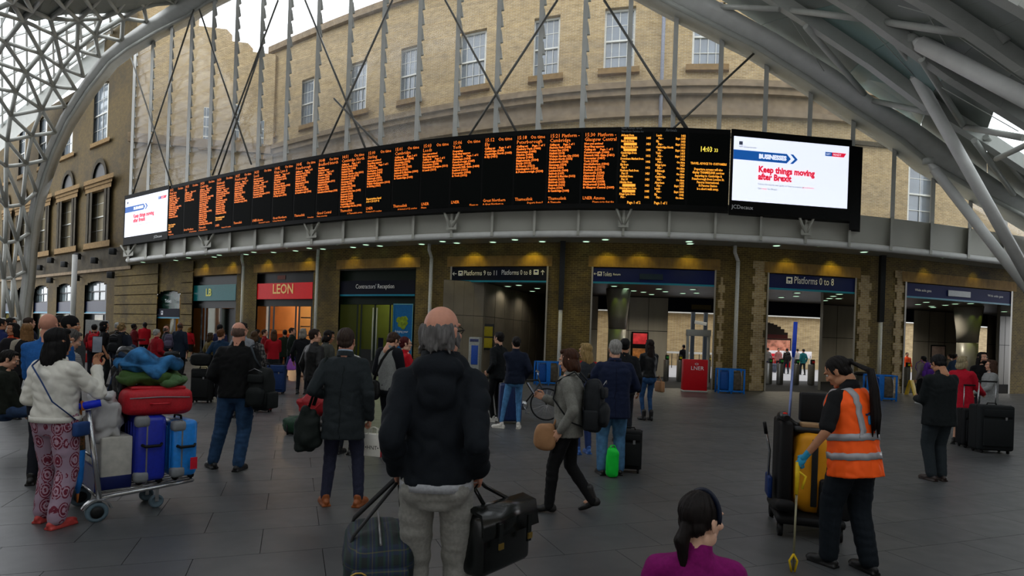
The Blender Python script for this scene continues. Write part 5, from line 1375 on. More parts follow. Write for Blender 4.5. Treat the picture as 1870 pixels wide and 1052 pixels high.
def sphere_q(c, r, n=8, m=6):
    V = []; F = []
    for j in range(m + 1):
        ph = math.pi * (0.02 + 0.96 * j / m) - math.pi / 2
        for k in range(n): a = 2 * math.pi * k / n; V.append((c[0] + r * math.cos(ph) * math.cos(a), c[1] + r * math.cos(ph) * math.sin(a), c[2] + r * math.sin(ph)))
    for j in range(m):
        for k in range(n): F.append((j * n + k, j * n + (k + 1) % n, (j + 1) * n + (k + 1) % n, (j + 1) * n + k))
    return np.array(V), np.array(F)
def head_full(fem, lo):
    V, F, Nn = (HEADLO if lo else HEAD)[fem]; c = V[F].mean(1)
    mi = np.zeros(len(F), int); mi[(np.abs(c[:, 0]) < 0.022) & (c[:, 1] > 0.088) & (c[:, 2] < -0.047) & (c[:, 2] > -0.07)] = 3
    Vs, Fs, Ms = [V], [F], [mi]; n = len(V)
    for s in (-1, 1):
        for ctr, r, m_ in (((s * 0.030, 0.0775, 0.012), 0.0098, 1), ((s * 0.030, 0.0848, 0.012), 0.0046, 2), ((s * 0.031, 0.089, 0.032), 0.006, 2)):
            v, f = sphere_q((0, 0, 0), r); 
            if ctr[2] > 0.03: v = v * np.array([3.0, 1.0, 0.55])
            v = v + np.array(ctr); Vs.append(v); Fs.append(f + n); Ms.append(np.full(len(f), m_)); n += len(v)
    return np.vstack(Vs), np.vstack(Fs), np.concatenate(Ms)
HF = {(f, l): head_full(f, l) for f in (False, True) for l in (False, True)}

SK = {'light': (196, 148, 122), 'ruddy': (188, 134, 112), 'tan': (172, 122, 92), 'brown': (96, 62, 44), 'dark': (58, 38, 30), 'pale': (208, 166, 142)}
m_eye = mat('eye_white', (200, 196, 190), 0.3); m_iris = mat('iris_dark', (28, 20, 16), 0.2)
def skin(n): return [mat('skin_' + n, SK[n], 0.5, var=0.06, scale=30), m_eye, m_iris, mat('lips_' + n, tuple(int(c * q) for c, q in zip(SK[n], (0.86, 0.62, 0.62))), 0.45)]
def cloth(col, rough=0.85, var=0.14, scale=60, bump=0.15):
    nm = 'cloth_%d_%d_%d_%d' % (*col, int(rough * 100)); new = nm not in _mats
    m = mat(nm, col, rough, var=var, scale=scale, bump=bump)
    if new: m.node_tree.nodes['Principled BSDF'].inputs['Specular IOR Level'].default_value = 0.2 if rough > 0.65 else 0.4
    return m
def hairm(col):
    m = mat('hair_%d_%d_%d' % col, tuple(int(c * 0.8) for c in col), 0.55, var=0.4, scale=90, stretch=(1, 1, 0.12), bump=0.3); m.node_tree.nodes['Principled BSDF'].inputs['Specular IOR Level'].default_value = 0.15
    return m
def ik(a, t, l1, l2, pole):
    d = t - a; L = max(0.05, min(d.length, (l1 + l2) * 0.998)); dn = d.normalized(); t = a + dn * L
    x = (l1 * l1 - l2 * l2 + L * L) / (2 * L); h = math.sqrt(max(0, l1 * l1 - x * x))
    p = pole - dn * pole.dot(dn)
    if p.length < 1e-4: p = Vector((0, 1, 0))
    return a + dn * x + p.normalized() * h, t
PEOPLE = []
ARM = {'down': (0.25, 0.03, 0.88), 'grip': (0.25, 0.02, 0.87), 'pocket': (0.21, 0.06, 0.97), 'phone': (0.12, 0.33, 1.2), 'read': (0.1, 0.3, 1.1), 'fold': (-0.08, 0.2, 1.17), 'hip': (0.2, -0.02, 1.0), 'fwd': (0.2, 0.34, 1.02), 'handle': (0.24, 0.16, 0.98), 'strap': (0.12, 0.16, 1.32)}
def person(label, loc, yaw, h=1.72, fem=False, skin_='light', hair=('short', (40, 30, 24)), top=None, bottom=None, shoes=None, L='down', Rr='down', Lh=None, Rh=None, legs=None, lean=0.0, head=(0, 0), girth=1.0, det=1, group=None, seat=None, feetp=(0, 0), seed=None, lpole=None, rpole=None, toe=(8, 8)):
    """one walking, standing or sitting figure; all lengths for a 1.75 m figure, then scaled"""
    k = h / 1.75; root = thing('person', label, 'person', loc, yaw, group)
    seed = seed if seed is not None else len(PEOPLE) + 1
    top = dict(dict(col=(20, 20, 22), hem=0.84, sleeve=1.0, hood=False, loose=0.0, vest=None), **(top or {})); bottom = dict(dict(kind='trousers', col=(24, 26, 34), loose=0.0), **(bottom or {})); shoes = dict(dict(kind='shoe', col=(18, 17, 17)), **(shoes or {}))
    pel = seat if seat else 0.93
    dz = pel - 0.93
    RL = Matrix.Translation((0, 0, pel)) @ Matrix.Rotation(-lean, 4, 'X') @ Matrix.Translation((0, 0, -0.93))   # lean > 0 bends forward
    T = lambda *p: RL @ Vector(p)
    legs = legs or ((-0.1, -0.01, 0.08), (0.1, 0.01, 0.08))
    hips = [Vector((-0.088, 0, pel)), Vector((0.088, 0, pel))]; knees = []; ank = []
    for i, s in enumerate((-1, 1)):
        kn, an = ik(hips[i], Vector(legs[i]), 0.44, 0.425, Vector((s * 0.12, 1, 0.0)) if not seat else Vector((s * 0.25, 0.6, 1))); knees.append(kn); ank.append(an)
    sh = [T(-0.17 * girth ** .5, -0.012, 1.395), T(0.17 * girth ** .5, -0.012, 1.395)]; elb = []; wr = []; hk = []
    for i, (s, a, po) in enumerate(((-1, L, lpole), (1, Rr, rpole))):
        t = ARM[a] if isinstance(a, str) else a
        tt = T(s * t[0], t[1], t[2]) if isinstance(a, str) else RL @ Vector(t)
        e, w = ik(sh[i], tt, 0.30, 0.26, Vector(po) if po else Vector((s * 0.45, -1, -0.35))); elb.append(e); wr.append(w)
        hk.append((Lh, Rh)[i] or {'down': 'relax', 'grip': 'grip', 'phone': 'phone', 'read': 'phone', 'handle': 'grip', 'fwd': 'grip'}.get(a if isinstance(a, str) else '', 'relax'))
    g = girth; fw = 0.94 if fem else 1.0; lo = top['loose']
    def ring(z, rx, ry, yo=0.0, n=18, ex=2.4):
        out = []
        for q in range(n):
            a = 2 * math.pi * q / n; c, s_ = math.cos(a), math.sin(a)
            out.append(T(math.copysign(abs(c) ** (2 / ex), c) * rx * g, yo + math.copysign(abs(s_) ** (2 / ex), s_) * ry * g, z))
        return out
    V2 = {2: 0.011, 1: 0.015, 0: 0.022}[det]
    # -- body (skin)
    b = MB(); b.loft([ring(z, rx * 0.86, ry * 0.86) for z, rx, ry in ((0.86, .15, .1), (0.95, .165, .115), (1.1, .145, .105), (1.25, .165, .12), (1.37, .175, .11), (1.44, .13, .08), (1.5, .06, .06))])
    for i in range(2):
        b.rcone(hips[i], knees[i], 0.078 * g, 0.052); b.rcone(knees[i], ank[i], 0.05, 0.034); b.ell(ank[i] + Vector((0, 0.03, -0.035)), (0.03, 0.07, 0.028))
        b.rcone(sh[i], elb[i], 0.05, 0.038); b.rcone(elb[i], wr[i], 0.038, 0.0265)
    b.rcone(T(0, -0.02, 1.42), T(0, -0.015, 1.55), 0.06, 0.055)
    jobs = [(b, V2 * 1.15, 3)]
    # -- top garment
    t = MB(); hem = top['hem']; rows = []
    fl = top.get('flare', 0.0)
    for z, rx, ry in ((0.45, .19, .15), (0.6, .187, .147), (0.72, .184, .143), (0.84, .182, .138), (0.95, .178, .134), (1.08, .165 * (0.93 if fem else 1), .128), (1.22, .175 * fw, .134), (1.34, .182 * fw, .13), (1.41, .15 * fw, .105), (1.46, .1, .085)):
        if z < hem - 0.001: continue
        e = fl * max(0, (1.05 - z)) / 0.5
        rows.append((z, rx + lo + e, ry + lo + e))
    z0 = rows[0]
    if z0[0] - hem > 0.01: rows.insert(0, (hem, z0[1] + 0.002, z0[2] + 0.002))
    if hem > 0.9 : rows = [r for r in rows if r[0] >= hem]
    t.loft([ring(z, rx, ry) for z, rx, ry in rows])
    t.rcone(T(0, -0.02, 1.42), T(0, -0.018, 1.5), 0.085, top.get('neck', 0.072))
    for i in range(2): t.rcone(T(0, -0.025, 1.425), sh[i], 0.075, 0.06)
    sl = top['sleeve']; slo = lo * 0.6
    for i in range(2):
        if sl <= 0: t.ell(sh[i], (0.055, 0.06, 0.06)); continue
        if sl < 0.6:
            t.rcone(sh[i], sh[i].lerp(elb[i], min(1, sl * 1.7)), 0.063 + slo, 0.06 + slo)
        else:
            t.rcone(sh[i], elb[i], 0.063 + slo, 0.054 + slo); t.rcone(elb[i], elb[i].lerp(wr[i], (sl - 0.5) * 1.92), 0.053 + slo, 0.041 + slo)
    if top['hood']: t.ell(T(0, -0.1, 1.46), (0.13, 0.065, 0.075)); t.ell(T(0, -0.13, 1.37), (0.1, 0.04, 0.1)); t.rcone(T(-0.09, 0.0, 1.47), T(0, -0.1, 1.5), 0.05, 0.05); t.rcone(T(0.09, 0.0, 1.47), T(0, -0.1, 1.5), 0.05, 0.05)
    jobs.append((t, V2, 6 if det else 4))
    # -- bottom garment
    q = MB(); bl = bottom['loose']
    if bottom['kind'] == 'skirt':
        hm = bottom.get('hem', 0.55)
        q.loft([ring(z, rx, ry) for z, rx, ry in ((hm, .2 + bl, .16 + bl), (0.75, .185, .145), (0.93, .168, .128), (1.02, .15, .115))])
    else:
        q.loft([[Vector((math.cos(a) * rx * g, math.sin(a) * ry * g - 0.008, z + dz)) for a in np.linspace(0, 2 * math.pi, 18, endpoint=False)] for z, rx, ry in ((0.8, .12, .09), (0.86, .168, .118), (0.95, .172, .124), (1.03, .158, .115))])
        for i in range(2):
            q.rcone(hips[i], knees[i], (0.096 + bl) * g, 0.069 + bl)
            if bottom['kind'] == 'shorts': continue
            e = knees[i].lerp(ank[i], bottom.get('len', 0.97)); q.rcone(knees[i], e, 0.067 + bl, 0.052 + bl)
            q.ell(hips[i] + Vector((0, -0.05, -0.03)), (0.085 * g, 0.07, 0.09))
    jobs.append((q, V2, 3))
    vest = top['vest']
    if vest:
        v = MB(); v.loft([ring(z, rx + lo + 0.02, ry + lo + 0.02) for z, rx, ry in ((vest[1], .198, .155), (0.95, .186, .142), (1.08, .176, .136), (1.22, .178 * fw, .14), (1.34, .192 * fw, .138), (1.42, .158 * fw, .112), (1.465, .095, .085))]); jobs.append((v, V2, 2))
    PEOPLE.append(dict(root=root, k=k, det=det, jobs=jobs, T=T, wr=wr, elb=elb, sh=sh, hk=hk, ank=ank, knees=knees, RL=RL, head=head, fem=fem, skin=skin_, hair=hair, top=top, bottom=bottom, shoes=shoes, seed=seed, feetp=feetp, toe=toe, legs=legs, seat=seat, pel=pel))
    rec = PEOPLE[-1]
    Mw = Matrix.Translation(loc) @ Matrix.Rotation(yaw, 4, 'Z')
    rec['W'] = lambda p: Mw @ (Vector(p) * k)
    rec['hand'] = []
    for i, s in enumerate((-1, 1)):
        d = (wr[i] - elb[i]).normalized(); rec['hand'].append(wr[i] + d * 0.1)
    rec['Mw'] = Mw
    return rec
def finish_people():
    allj = []
    for p in PEOPLE: allj += p['jobs']
    res = run_jobs(allj); n = 0
    for p in PEOPLE:
        r = res[n:n + len(p['jobs'])]; n += len(p['jobs']); k = p['k']; root = p['root']; det = p['det']
        # head pose
        hc = p['T'](0, -0.005, 1.625); hy, hp = p['head']
        MH = Matrix.Translation(hc) @ Matrix.Translation((0, -0.02, -0.12)) @ Matrix.Rotation(hy, 4, 'Z') @ Matrix.Rotation(-hp, 4, 'X') @ Matrix.Translation((0, 0.02, 0.12))
        V, F, Nn = r[0]; Vs = [V]; Fs = [F]; Ms = [np.zeros(len(F), int)]; c = len(V)
        hv, hf, hm = HF[p['fem'], det == 0]; Vs.append(app(MH, hv)); Fs.append(hf + c); Ms.append(hm); c += len(hv)
        gl = p.get('glove')
        for i, s in enumerate((-1, 1)):
            if det == 0 and not p.get('hands', True): continue
            d = (p['wr'][i] - p['elb'][i]).normalized(); z = -d
            y = Vector((0, 1, 0)) if abs(d.y) < 0.8 else Vector((0, 0, 1)); y = p.get('handy', {}).get(i, y); y = (y - z * y.dot(z)).normalized(); x = y.cross(z)
            M = Matrix(((x.x, y.x, z.x, p['wr'][i].x), (x.y, y.y, z.y, p['wr'][i].y), (x.z, y.z, z.z, p['wr'][i].z), (0, 0, 0, 1)))
            hv, hf, _ = HANDS[p['hk'][i], s]; Vs.append(app(M, hv)); Fs.append(hf + c); Ms.append(np.full(len(hf), 4 if gl and i in gl else 0)); c += len(hv)
        mats_ = skin(p['skin']) + ([mat('glove_blue', (44, 140, 178), 0.45)] if gl else [])
        link('body', mesh_from(np.vstack(Vs) * k, np.vstack(Fs), 'body', np.concatenate(Ms)), mats_, root)
        amp = {2: 0.0085, 1: 0.0065, 0: 0.003}[det]
        V, F, Nn = r[1]; V = wrinkle(V, Nn, amp * p['top'].get('crease', 1), p['seed'])
        p['top_mesh'] = mesh_from(V * k, F, 'top'); cl = p['top'].get('mat') or cloth(p['top']['col'])
        to = link(p['top'].get('name', 'jacket'), p['top_mesh'], cl, root); p['top_obj'] = to
        V, F, Nn = r[2]; V = wrinkle(V * np.array([0.45, 0.45, 1.0]), Nn, amp * 0.6, p['seed'] + 50, 0.13) - V * np.array([0.45, 0.45, 1.0]) + V
        link('skirt' if p['bottom']['kind'] == 'skirt' else p['bottom'].get('name', 'trousers'), mesh_from(V * k, F, 'bottom'), p['bottom'].get('mat') or cloth(p['bottom']['col']), root)
        if p['top']['vest']:
            V, F, Nn = r[3]; V = wrinkle(V, Nn, amp * 0.8, p['seed'] + 9, 0.16)
            p['vest_obj'] = link(p['top']['vest'][2], mesh_from(V * k, F, 'vest'), p['top']['vest'][0], root)
        hk_, hcol = p['hair']
        if hk_:
            V, F, Nn = HAIR[hk_]; link('beanie' if hk_ == 'beanie' else 'hair', mesh_from(app(MH, V) * k, F, 'hair'), cloth(hcol) if hk_ == 'beanie' else hairm(hcol), root)
        p['MH'] = MH
        for i, s in enumerate((-1, 1)):
            V, F, Nn = SHOE[p['shoes']['kind']]; fp = p['feetp'][i]
            M = Matrix.Translation(p['ank'][i]) @ Matrix.Rotation(-s * R(p['toe'][i]), 4, 'Z') @ Matrix.Rotation(-fp, 4, 'X')
            me = mesh_from(app(M, V) * k, F, 'shoe'); o = link('boot' if p['shoes']['kind'] == 'heel' else 'shoe', me, p['shoes'].get('mat') or cloth(p['shoes']['col'], 0.5), root)
# ------------------------------------------------------------------ who stands where
def jeans(c=(52, 84, 122)): return mat('denim_%d_%d_%d' % c, c, 0.85, var=0.3, scale=14, bump=0.15)
def pattern_mat(name, bg, c1, c2, scale, rough=0.85):
    m = bpy.data.materials.new(name); m.use_nodes = True; nt = m.node_tree; b = nt.nodes['Principled BSDF']; Lk = nt.links
    tc = nt.nodes.new('ShaderNodeTexCoord'); mp = nt.nodes.new('ShaderNodeMapping'); mp.inputs['Scale'].default_value = (1, 1, 0.7)
    vo = nt.nodes.new('ShaderNodeTexVoronoi'); vo.inputs['Scale'].default_value = scale; vo.inputs['Randomness'].default_value = 0.25
    no = nt.nodes.new('ShaderNodeTexNoise'); no.inputs['Scale'].default_value = scale * 7; no.inputs['Detail'].default_value = 1
    Lk.new(tc.outputs['Object'], mp.inputs['Vector']); Lk.new(mp.outputs['Vector'], vo.inputs['Vector']); Lk.new(mp.outputs['Vector'], no.inputs['Vector'])
    cr = nt.nodes.new('ShaderNodeValToRGB'); cr.color_ramp.interpolation = 'CONSTANT'; e = cr.color_ramp.elements
    e[0].color = c1; e[1].position = 0.14; e[1].color = c2
    for p, c in ((0.24, c1), (0.36, c2), (0.42, c1), (0.5, bg)): q = e.new(p); q.color = c
    Lk.new(vo.outputs['Distance'], cr.inputs['Fac'])
    mr = nt.nodes.new('ShaderNodeMapRange'); mr.inputs['From Min'].default_value = 0.58; mr.inputs['From Max'].default_value = 0.62
    Lk.new(no.outputs['Fac'], mr.inputs['Value'])
    mx = nt.nodes.new('ShaderNodeMix'); mx.data_type = 'RGBA'; Lk.new(mr.outputs['Result'], mx.inputs['Factor']); Lk.new(cr.outputs['Color'], mx.inputs[6]); mx.inputs[7].default_value = bg
    Lk.new(mx.outputs[2], b.inputs['Base Color']); b.inputs['Roughness'].default_value = rough
    return m
def stripe_mat(name, c1, c2, freq):
    m = bpy.data.materials.new(name); m.use_nodes = True; nt = m.node_tree; b = nt.nodes['Principled BSDF']
    tc = nt.nodes.new('ShaderNodeTexCoord'); wv = nt.nodes.new('ShaderNodeTexWave'); wv.bands_direction = 'Z'; wv.inputs['Scale'].default_value = freq
    cr = nt.nodes.new('ShaderNodeValToRGB'); cr.color_ramp.interpolation = 'CONSTANT'; cr.color_ramp.elements[0].color = c1; cr.color_ramp.elements[1].position = 0.55; cr.color_ramp.elements[1].color = c2
    nt.links.new(tc.outputs['Object'], wv.inputs['Vector']); nt.links.new(wv.outputs['Fac'], cr.inputs['Fac']); nt.links.new(cr.outputs['Color'], b.inputs['Base Color']); b.inputs['Roughness'].default_value = 0.85
    return m
def tartan_mat(name):
    m = bpy.data.materials.new(name); m.use_nodes = True; nt = m.node_tree; b = nt.nodes['Principled BSDF']; Lk = nt.links
    tc = nt.nodes.new('ShaderNodeTexCoord'); prev = None
    base = nt.nodes.new('ShaderNodeRGB'); base.outputs[0].default_value = rgb(9, 22, 24); prev = base.outputs[0]
    for dirn, col, sc, lo in (('X', rgb(16, 30, 62), 4.2, 0.6), ('Z', rgb(16, 30, 62), 4.2, 0.6), ('X', rgb(14, 52, 40), 8.4, 0.8), ('Z', rgb(90, 84, 30), 4.2, 0.985), ('X', rgb(90, 84, 30), 4.2, 0.985)):
        wv = nt.nodes.new('ShaderNodeTexWave'); wv.bands_direction = dirn; wv.inputs['Scale'].default_value = sc
        mr = nt.nodes.new('ShaderNodeMapRange'); mr.inputs['From Min'].default_value = lo; mr.inputs['From Max'].default_value = lo + 0.02; mr.inputs['To Max'].default_value = 0.6
        Lk.new(tc.outputs['Object'], wv.inputs['Vector']); Lk.new(wv.outputs['Fac'], mr.inputs['Value'])
        mx = nt.nodes.new('ShaderNodeMix'); mx.data_type = 'RGBA'; Lk.new(mr.outputs['Result'], mx.inputs['Factor']); Lk.new(prev, mx.inputs[6]); mx.inputs[7].default_value = col; prev = mx.outputs[2]
    Lk.new(prev, b.inputs['Base Color']); b.inputs['Roughness'].default_value = 0.8
    return m
BK = (17, 19, 21); NV = (20, 27, 44)
D_ = R(1)
A = {}
# --- near figures
A['main'] = person('balding grey-haired man in black hooded jacket and pale grey trousers carrying two bags', at_depth(806, 3.0), 0, 1.83, skin_='ruddy', hair=('fringe', (104, 102, 100)), top=dict(col=(15, 20, 26), hem=0.915, hood=True, loose=0.012, flare=0.02, crease=1.3), bottom=dict(col=(132, 131, 126), loose=0.006),
   L=(-0.2, 0.03, 0.965), Rr=(0.2, 0.03, 0.965), Lh='grip', Rh='grip', head=(-25 * D_, -4 * D_), det=2, girth=0.9, lpole=(-0.05, -1, 0), rpole=(0.05, -1, 0), legs=((-0.1, 0, 0.08), (0.1, 0.02, 0.08)))
A['white'] = person('black-haired woman in white denim jacket and maroon patterned trousers beside the luggage trolley', G(95, 958), -8 * D_, 1.64, fem=True, skin_='tan', hair=('long', (14, 13, 14)), top=dict(col=(206, 204, 194), mat=mat('white_denim', (208, 206, 197), 0.85, var=0.035, scale=40, bump=0.12), hem=0.93, loose=0.012, crease=1.2),
   bottom=dict(mat=pattern_mat('maroon_medallion_print', rgb(150, 128, 146), rgb(104, 20, 46), rgb(172, 140, 156), 10.5), loose=0.022), shoes=dict(kind='sandal', col=(176, 60, 56)), L=(-0.17, 0.2, 1.05), Rr=(0.19, 0.22, 1.4), rpole=(0.4, -0.2, -1), Rh='phone', det=2, legs=((-0.15, 0.05, 0.08), (0.12, -0.08, 0.08)), girth=1.04, head=(-14 * D_, 4 * D_))
A['black'] = person('shaven-headed man in black jumper and blue jeans standing with legs apart', G(428, 858), 6 * D_, 1.77, skin_='ruddy', hair=('stubble', (118, 96, 84)), top=dict(col=(12, 13, 14), hem=0.86, loose=0.015), bottom=dict(mat=jeans((36, 62, 92)), loose=0.016), L=(-0.2, 0.12, 1.0), Rr=(0.23, 0.05, 0.92), det=2, legs=((-0.27, 0.06, 0.08), (0.06, -0.06, 0.08)), girth=1.08, toe=(40, 10))
A['coat'] = person('man in charcoal wool coat and tan brogues holding a white paper bag', G(622, 924), 4 * D_, 1.73, skin_='ruddy', hair=('short', (62, 48, 40)), top=dict(col=(33, 39, 42), hem=0.67, loose=0.012, name='coat'), bottom=dict(col=(38, 40, 58)), shoes=dict(col=(136, 72, 30)), L=(-0.2, 0.1, 1.08), Rr=(0.25, 0.02, 0.87), Rh='grip', Lh='grip', det=2, legs=((-0.155, 0.02, 0.08), (0.17, 0.0, 0.08)), girth=1.06, toe=(25, 15))
A['blazer'] = person('brown-haired woman in grey blazer walking with black rucksack and looking at her phone', G(1032, 936), 72 * D_, 1.61, fem=True, skin_='light', hair=('bob', (70, 40, 24)), top=dict(col=(112, 112, 106), hem=0.82, loose=0.012, name='blazer'), bottom=dict(col=(15, 15, 17), loose=0.004, len=1.03), shoes=dict(kind='heel', col=(16, 15, 15)), L=(-0.23, 0.03, 0.9), Rr=(0.1, 0.3, 1.2), Rh='phone', rpole=(0.4, -0.4, -1), det=2, legs=((-0.08, 0.16, 0.085), (0.08, -0.27, 0.15)), feetp=(0, 0.42), girth=1.06, head=(0, 12 * D_))
A['cleaner'] = person('cleaner with long ponytail in orange hi-vis vest pushing the yellow cart', G(1552, 1040), 24 * D_, 1.66, fem=True, skin_='tan', hair=('pony', (22, 17, 16)), top=dict(col=(18, 19, 21), hem=0.9, sleeve=0.5, loose=0.005, name='polo_shirt', vest=(mat('hi_vis_orange', (255, 92, 22), 0.6, var=0.06, scale=20), 0.76, 'hi_vis_vest')), bottom=dict(col=(18, 25, 32), loose=0.022), shoes=dict(col=(14, 14, 15)),
   L=(-0.36, 0.16, 0.93), Rr=(0.3, 0.3, 1.05), Lh='grip', Rh='grip', lean=0.14, head=(22 * D_, 32 * D_), det=2, legs=((-0.1, 0.12, 0.08), (0.09, -0.1, 0.08)), girth=1.0)
A['cleaner']['glove'] = (0, 1)
A['pink'] = person('dark-haired woman in magenta top with navy hairband sitting low in front', at_depth(1283, 2.62), -6 * D_, 1.68, fem=True, skin_='pale', hair=('lowpony', (26, 19, 18)), top=dict(col=(118, 14, 92), hem=0.95, sleeve=1.0, loose=-0.004, name='running_top'), bottom=dict(col=BK), seat=0.27, L=(-0.24, 0.25, 0.5), Rr=(0.24, 0.25, 0.5), legs=((-0.12, 0.02, 0.07), (0.12, 0.02, 0.07)), head=(-52 * D_, 3 * D_), det=2)
A['right'] = person('dark-haired man in dark jacket looking down near the black suitcases', G(1711, 878), 5 * D_, 1.69, skin_='tan', hair=('short', (20, 19, 20)), top=dict(col=(20, 25, 27), hem=0.76, loose=0.02), bottom=dict(col=(38, 45, 50), loose=0.014), L='read', Rr='read', head=(0, 28 * D_), det=1, girth=1.05, legs=((-0.085, 0, 0.08), (0.085, 0.02, 0.08)), shoes=dict(col=(36, 24, 20)))
A['navy'] = person('white-haired man in navy blazer and pale jeans seen from behind', G(1115, 867), 2 * D_, 1.72, skin_='light', hair=('short', (168, 166, 160)), top=dict(col=(20, 29, 54), hem=0.74, loose=0.02, name='blazer'), bottom=dict(mat=jeans((66, 104, 138)), loose=0.016), L=(-0.12, 0.22, 1.05), Rr=(0.12, 0.22, 1.05), lpole=(-1, -0.3, -0.3), rpole=(1, -0.3, -0.3), det=1, girth=1.12, legs=((-0.12, 0, 0.08), (0.12, 0.02, 0.08)))
A['blonde'] = person('blonde woman in charcoal gilet with red sleeves and blue trainers', G(1064, 829), 20 * D_, 1.66, fem=True, skin_='light', hair=('long', (176, 146, 92)), top=dict(col=(150, 20, 26), hem=0.86, loose=0.0, vest=(cloth((40, 44, 50)), 0.8, 'gilet')), bottom=dict(mat=jeans((34, 52, 96)), loose=0.0), shoes=dict(col=(40, 84, 150)), L='read', Rr='read', head=(30 * D_, 5 * D_))
A['grey_tee'] = person('man in grey raglan T-shirt with dark sleeves looking down, cross-body strap on back', G(706, 822), -32 * D_, 1.74, skin_='light', hair=('short', (66, 44, 32)), top=dict(col=(126, 128, 126), hem=0.88, sleeve=0.5, name='t_shirt'), bottom=dict(col=(20, 22, 30), loose=-0.006), L=(-0.16, 0.22, 1.08), Rr='read', head=(-8 * D_, 30 * D_))
A['redhair'] = person('red-haired woman in scarlet top and glasses behind the man in grey T-shirt', at_depth(741, 9.8), -70 * D_, 1.66, fem=True, skin_='pale', hair=('bun', (84, 20, 24)), top=dict(col=(172, 16, 30), hem=0.9), L='read', Rr='read')
A['tall'] = person('young man in black jacket facing the recess behind the bicycle', G(905, 770), 50 * D_, 1.82, skin_='light', hair=('short', (26, 22, 20)), top=dict(col=(16, 20, 22), hem=0.84), bottom=dict(col=(12, 13, 15), loose=-0.006), shoes=dict(col=(186, 184, 176)), L='pocket', Rr='pocket')
A['hoodie'] = person('woman in navy sweatshirt and light blue skinny jeans with white trainers', G(937, 783), 12 * D_, 1.73, fem=True, skin_='light', hair=('bun', (24, 20, 20)), top=dict(col=(18, 26, 44), hem=0.86, loose=0.02, name='sweatshirt'), bottom=dict(mat=jeans((74, 124, 170)), loose=-0.012, len=0.88), shoes=dict(col=(204, 200, 190)), L='fold', Rr='pocket', legs=((-0.23, 0.05, 0.08), (0.1, 0, 0.08)), toe=(60, 20))
A['behind'] = person('dark-haired man in black jacket half hidden behind the navy blazer', at_depth(1141, 10.2), -10 * D_, 1.76, skin_='tan', hair=('short', (16, 15, 16)), top=dict(col=(17, 19, 22), hem=0.8, loose=0.012))
A['leather'] = person('woman with long dark curls in black leather jacket, blue jeans and heeled boots', G(1181, 768), 20 * D_, 1.78, fem=True, skin_='brown', hair=('verylong', (34, 24, 20)), top=dict(mat=mat('black_leather', (16, 18, 20), 0.38, var=0.2, scale=20, bump=0.3), col=BK, hem=0.92), bottom=dict(mat=jeans((34, 66, 104)), loose=-0.014), shoes=dict(kind='heel', col=(12, 12, 13)), L='read', Rr='read', legs=((-0.07, 0.03, 0.08), (0.08, -0.03, 0.08)))
A['redcoat'] = person('grey-blonde woman in bright red raincoat holding a suitcase handle', G(1753, 812), -66 * D_, 1.66, fem=True, skin_='light', hair=('bob', (176, 160, 124)), top=dict(col=(168, 16, 38), hem=0.62, loose=0.02, flare=0.02, name='raincoat'), bottom=dict(kind='skirt', col=(24, 32, 62), hem=0.38), L='fwd', Rr='fwd')
A['cardi'] = person('brown-haired woman in pale grey cardigan facing the red raincoat', at_depth(1810, 12.3), 70 * D_, 1.6, fem=True, skin_='light', hair=('long', (80, 56, 42)), top=dict(col=(134, 136, 136), hem=0.66, loose=0.016, name='cardigan'), bottom=dict(mat=jeans((42, 60, 90))), L='fwd', Rr='read')
A['beard'] = person('bearded long-haired man in black facing the camera at the wide aisle gate', at_depth(1795, 13.6), 176 * D_, 1.76, skin_='light', hair=('long', (20, 17, 16)), top=dict(col=(12, 12, 14), hem=0.7, name='coat'), L='down', Rr='down')
A['purple'] = person('short-haired youth in grey top carrying a purple rucksack through the gate', G(1683, 737), 10 * D_, 1.6, skin_='tan', hair=('short', (18, 17, 17)), top=dict(col=(112, 104, 104), hem=0.88), bottom=dict(col=BK), shoes=dict(col=(190, 190, 186)), det=0)
# --- left and middle crowd
A['oldred'] = person('white-haired old woman in dark red coat and navy skirt with black suitcase', G(284, 708), -30 * D_, 1.62, fem=True, skin_='light', hair=('short', (176, 176, 172)), top=dict(col=(132, 14, 26), hem=0.56, loose=0.03, flare=0.03, name='coat'), bottom=dict(kind='skirt', col=(22, 32, 58), hem=0.42), L='handle', Rr='handle')
A['teal'] = person('ginger-haired boy in blue jacket standing by black luggage', G(400, 735), -5 * D_, 1.68, skin_='light', hair=('short', (104, 66, 36)), top=dict(col=(18, 42, 66), hem=0.86), bottom=dict(col=(13, 14, 18), loose=-0.01), shoes=dict(col=(150, 146, 134)), L='pocket', Rr='handle')
A['greytop'] = person('dark-haired man in grey sweatshirt directly behind the shaven-headed man', at_depth(443, 11.5), -10 * D_, 1.82, skin_='light', hair=('short', (30, 24, 22)), top=dict(col=(120, 124, 130), hem=0.88, name='sweatshirt'), bottom=dict(col=NV))
A['longcoat'] = person('bald man in long navy coat with pale rucksack standing before the teal shop', G(326, 686), 0, 1.86, skin_='brown', hair=('stubble', (80, 72, 66)), top=dict(col=(24, 34, 48), hem=0.6, loose=0.015, name='coat'), bottom=dict(col=BK), L='grip', Rr='down')
A['postman'] = person('man in bright red fleece jacket talking near the ticket doorway', G(262, 662), 40 * D_, 1.88, skin_='dark', hair=('short', (34, 32, 32)), top=dict(col=(164, 16, 30), hem=0.78, loose=0.02), bottom=dict(col=BK), L='read', Rr='read', det=0)
A['postwoman'] = person('dark-skinned person in maroon coat facing the red fleece jacket', at_depth(244, 25), -60 * D_, 1.78, fem=True, skin_='dark', hair=('short', (20, 18, 18)), top=dict(col=(92, 18, 24), hem=0.62, loose=0.02, name='coat'), L='read', Rr='read', det=0)
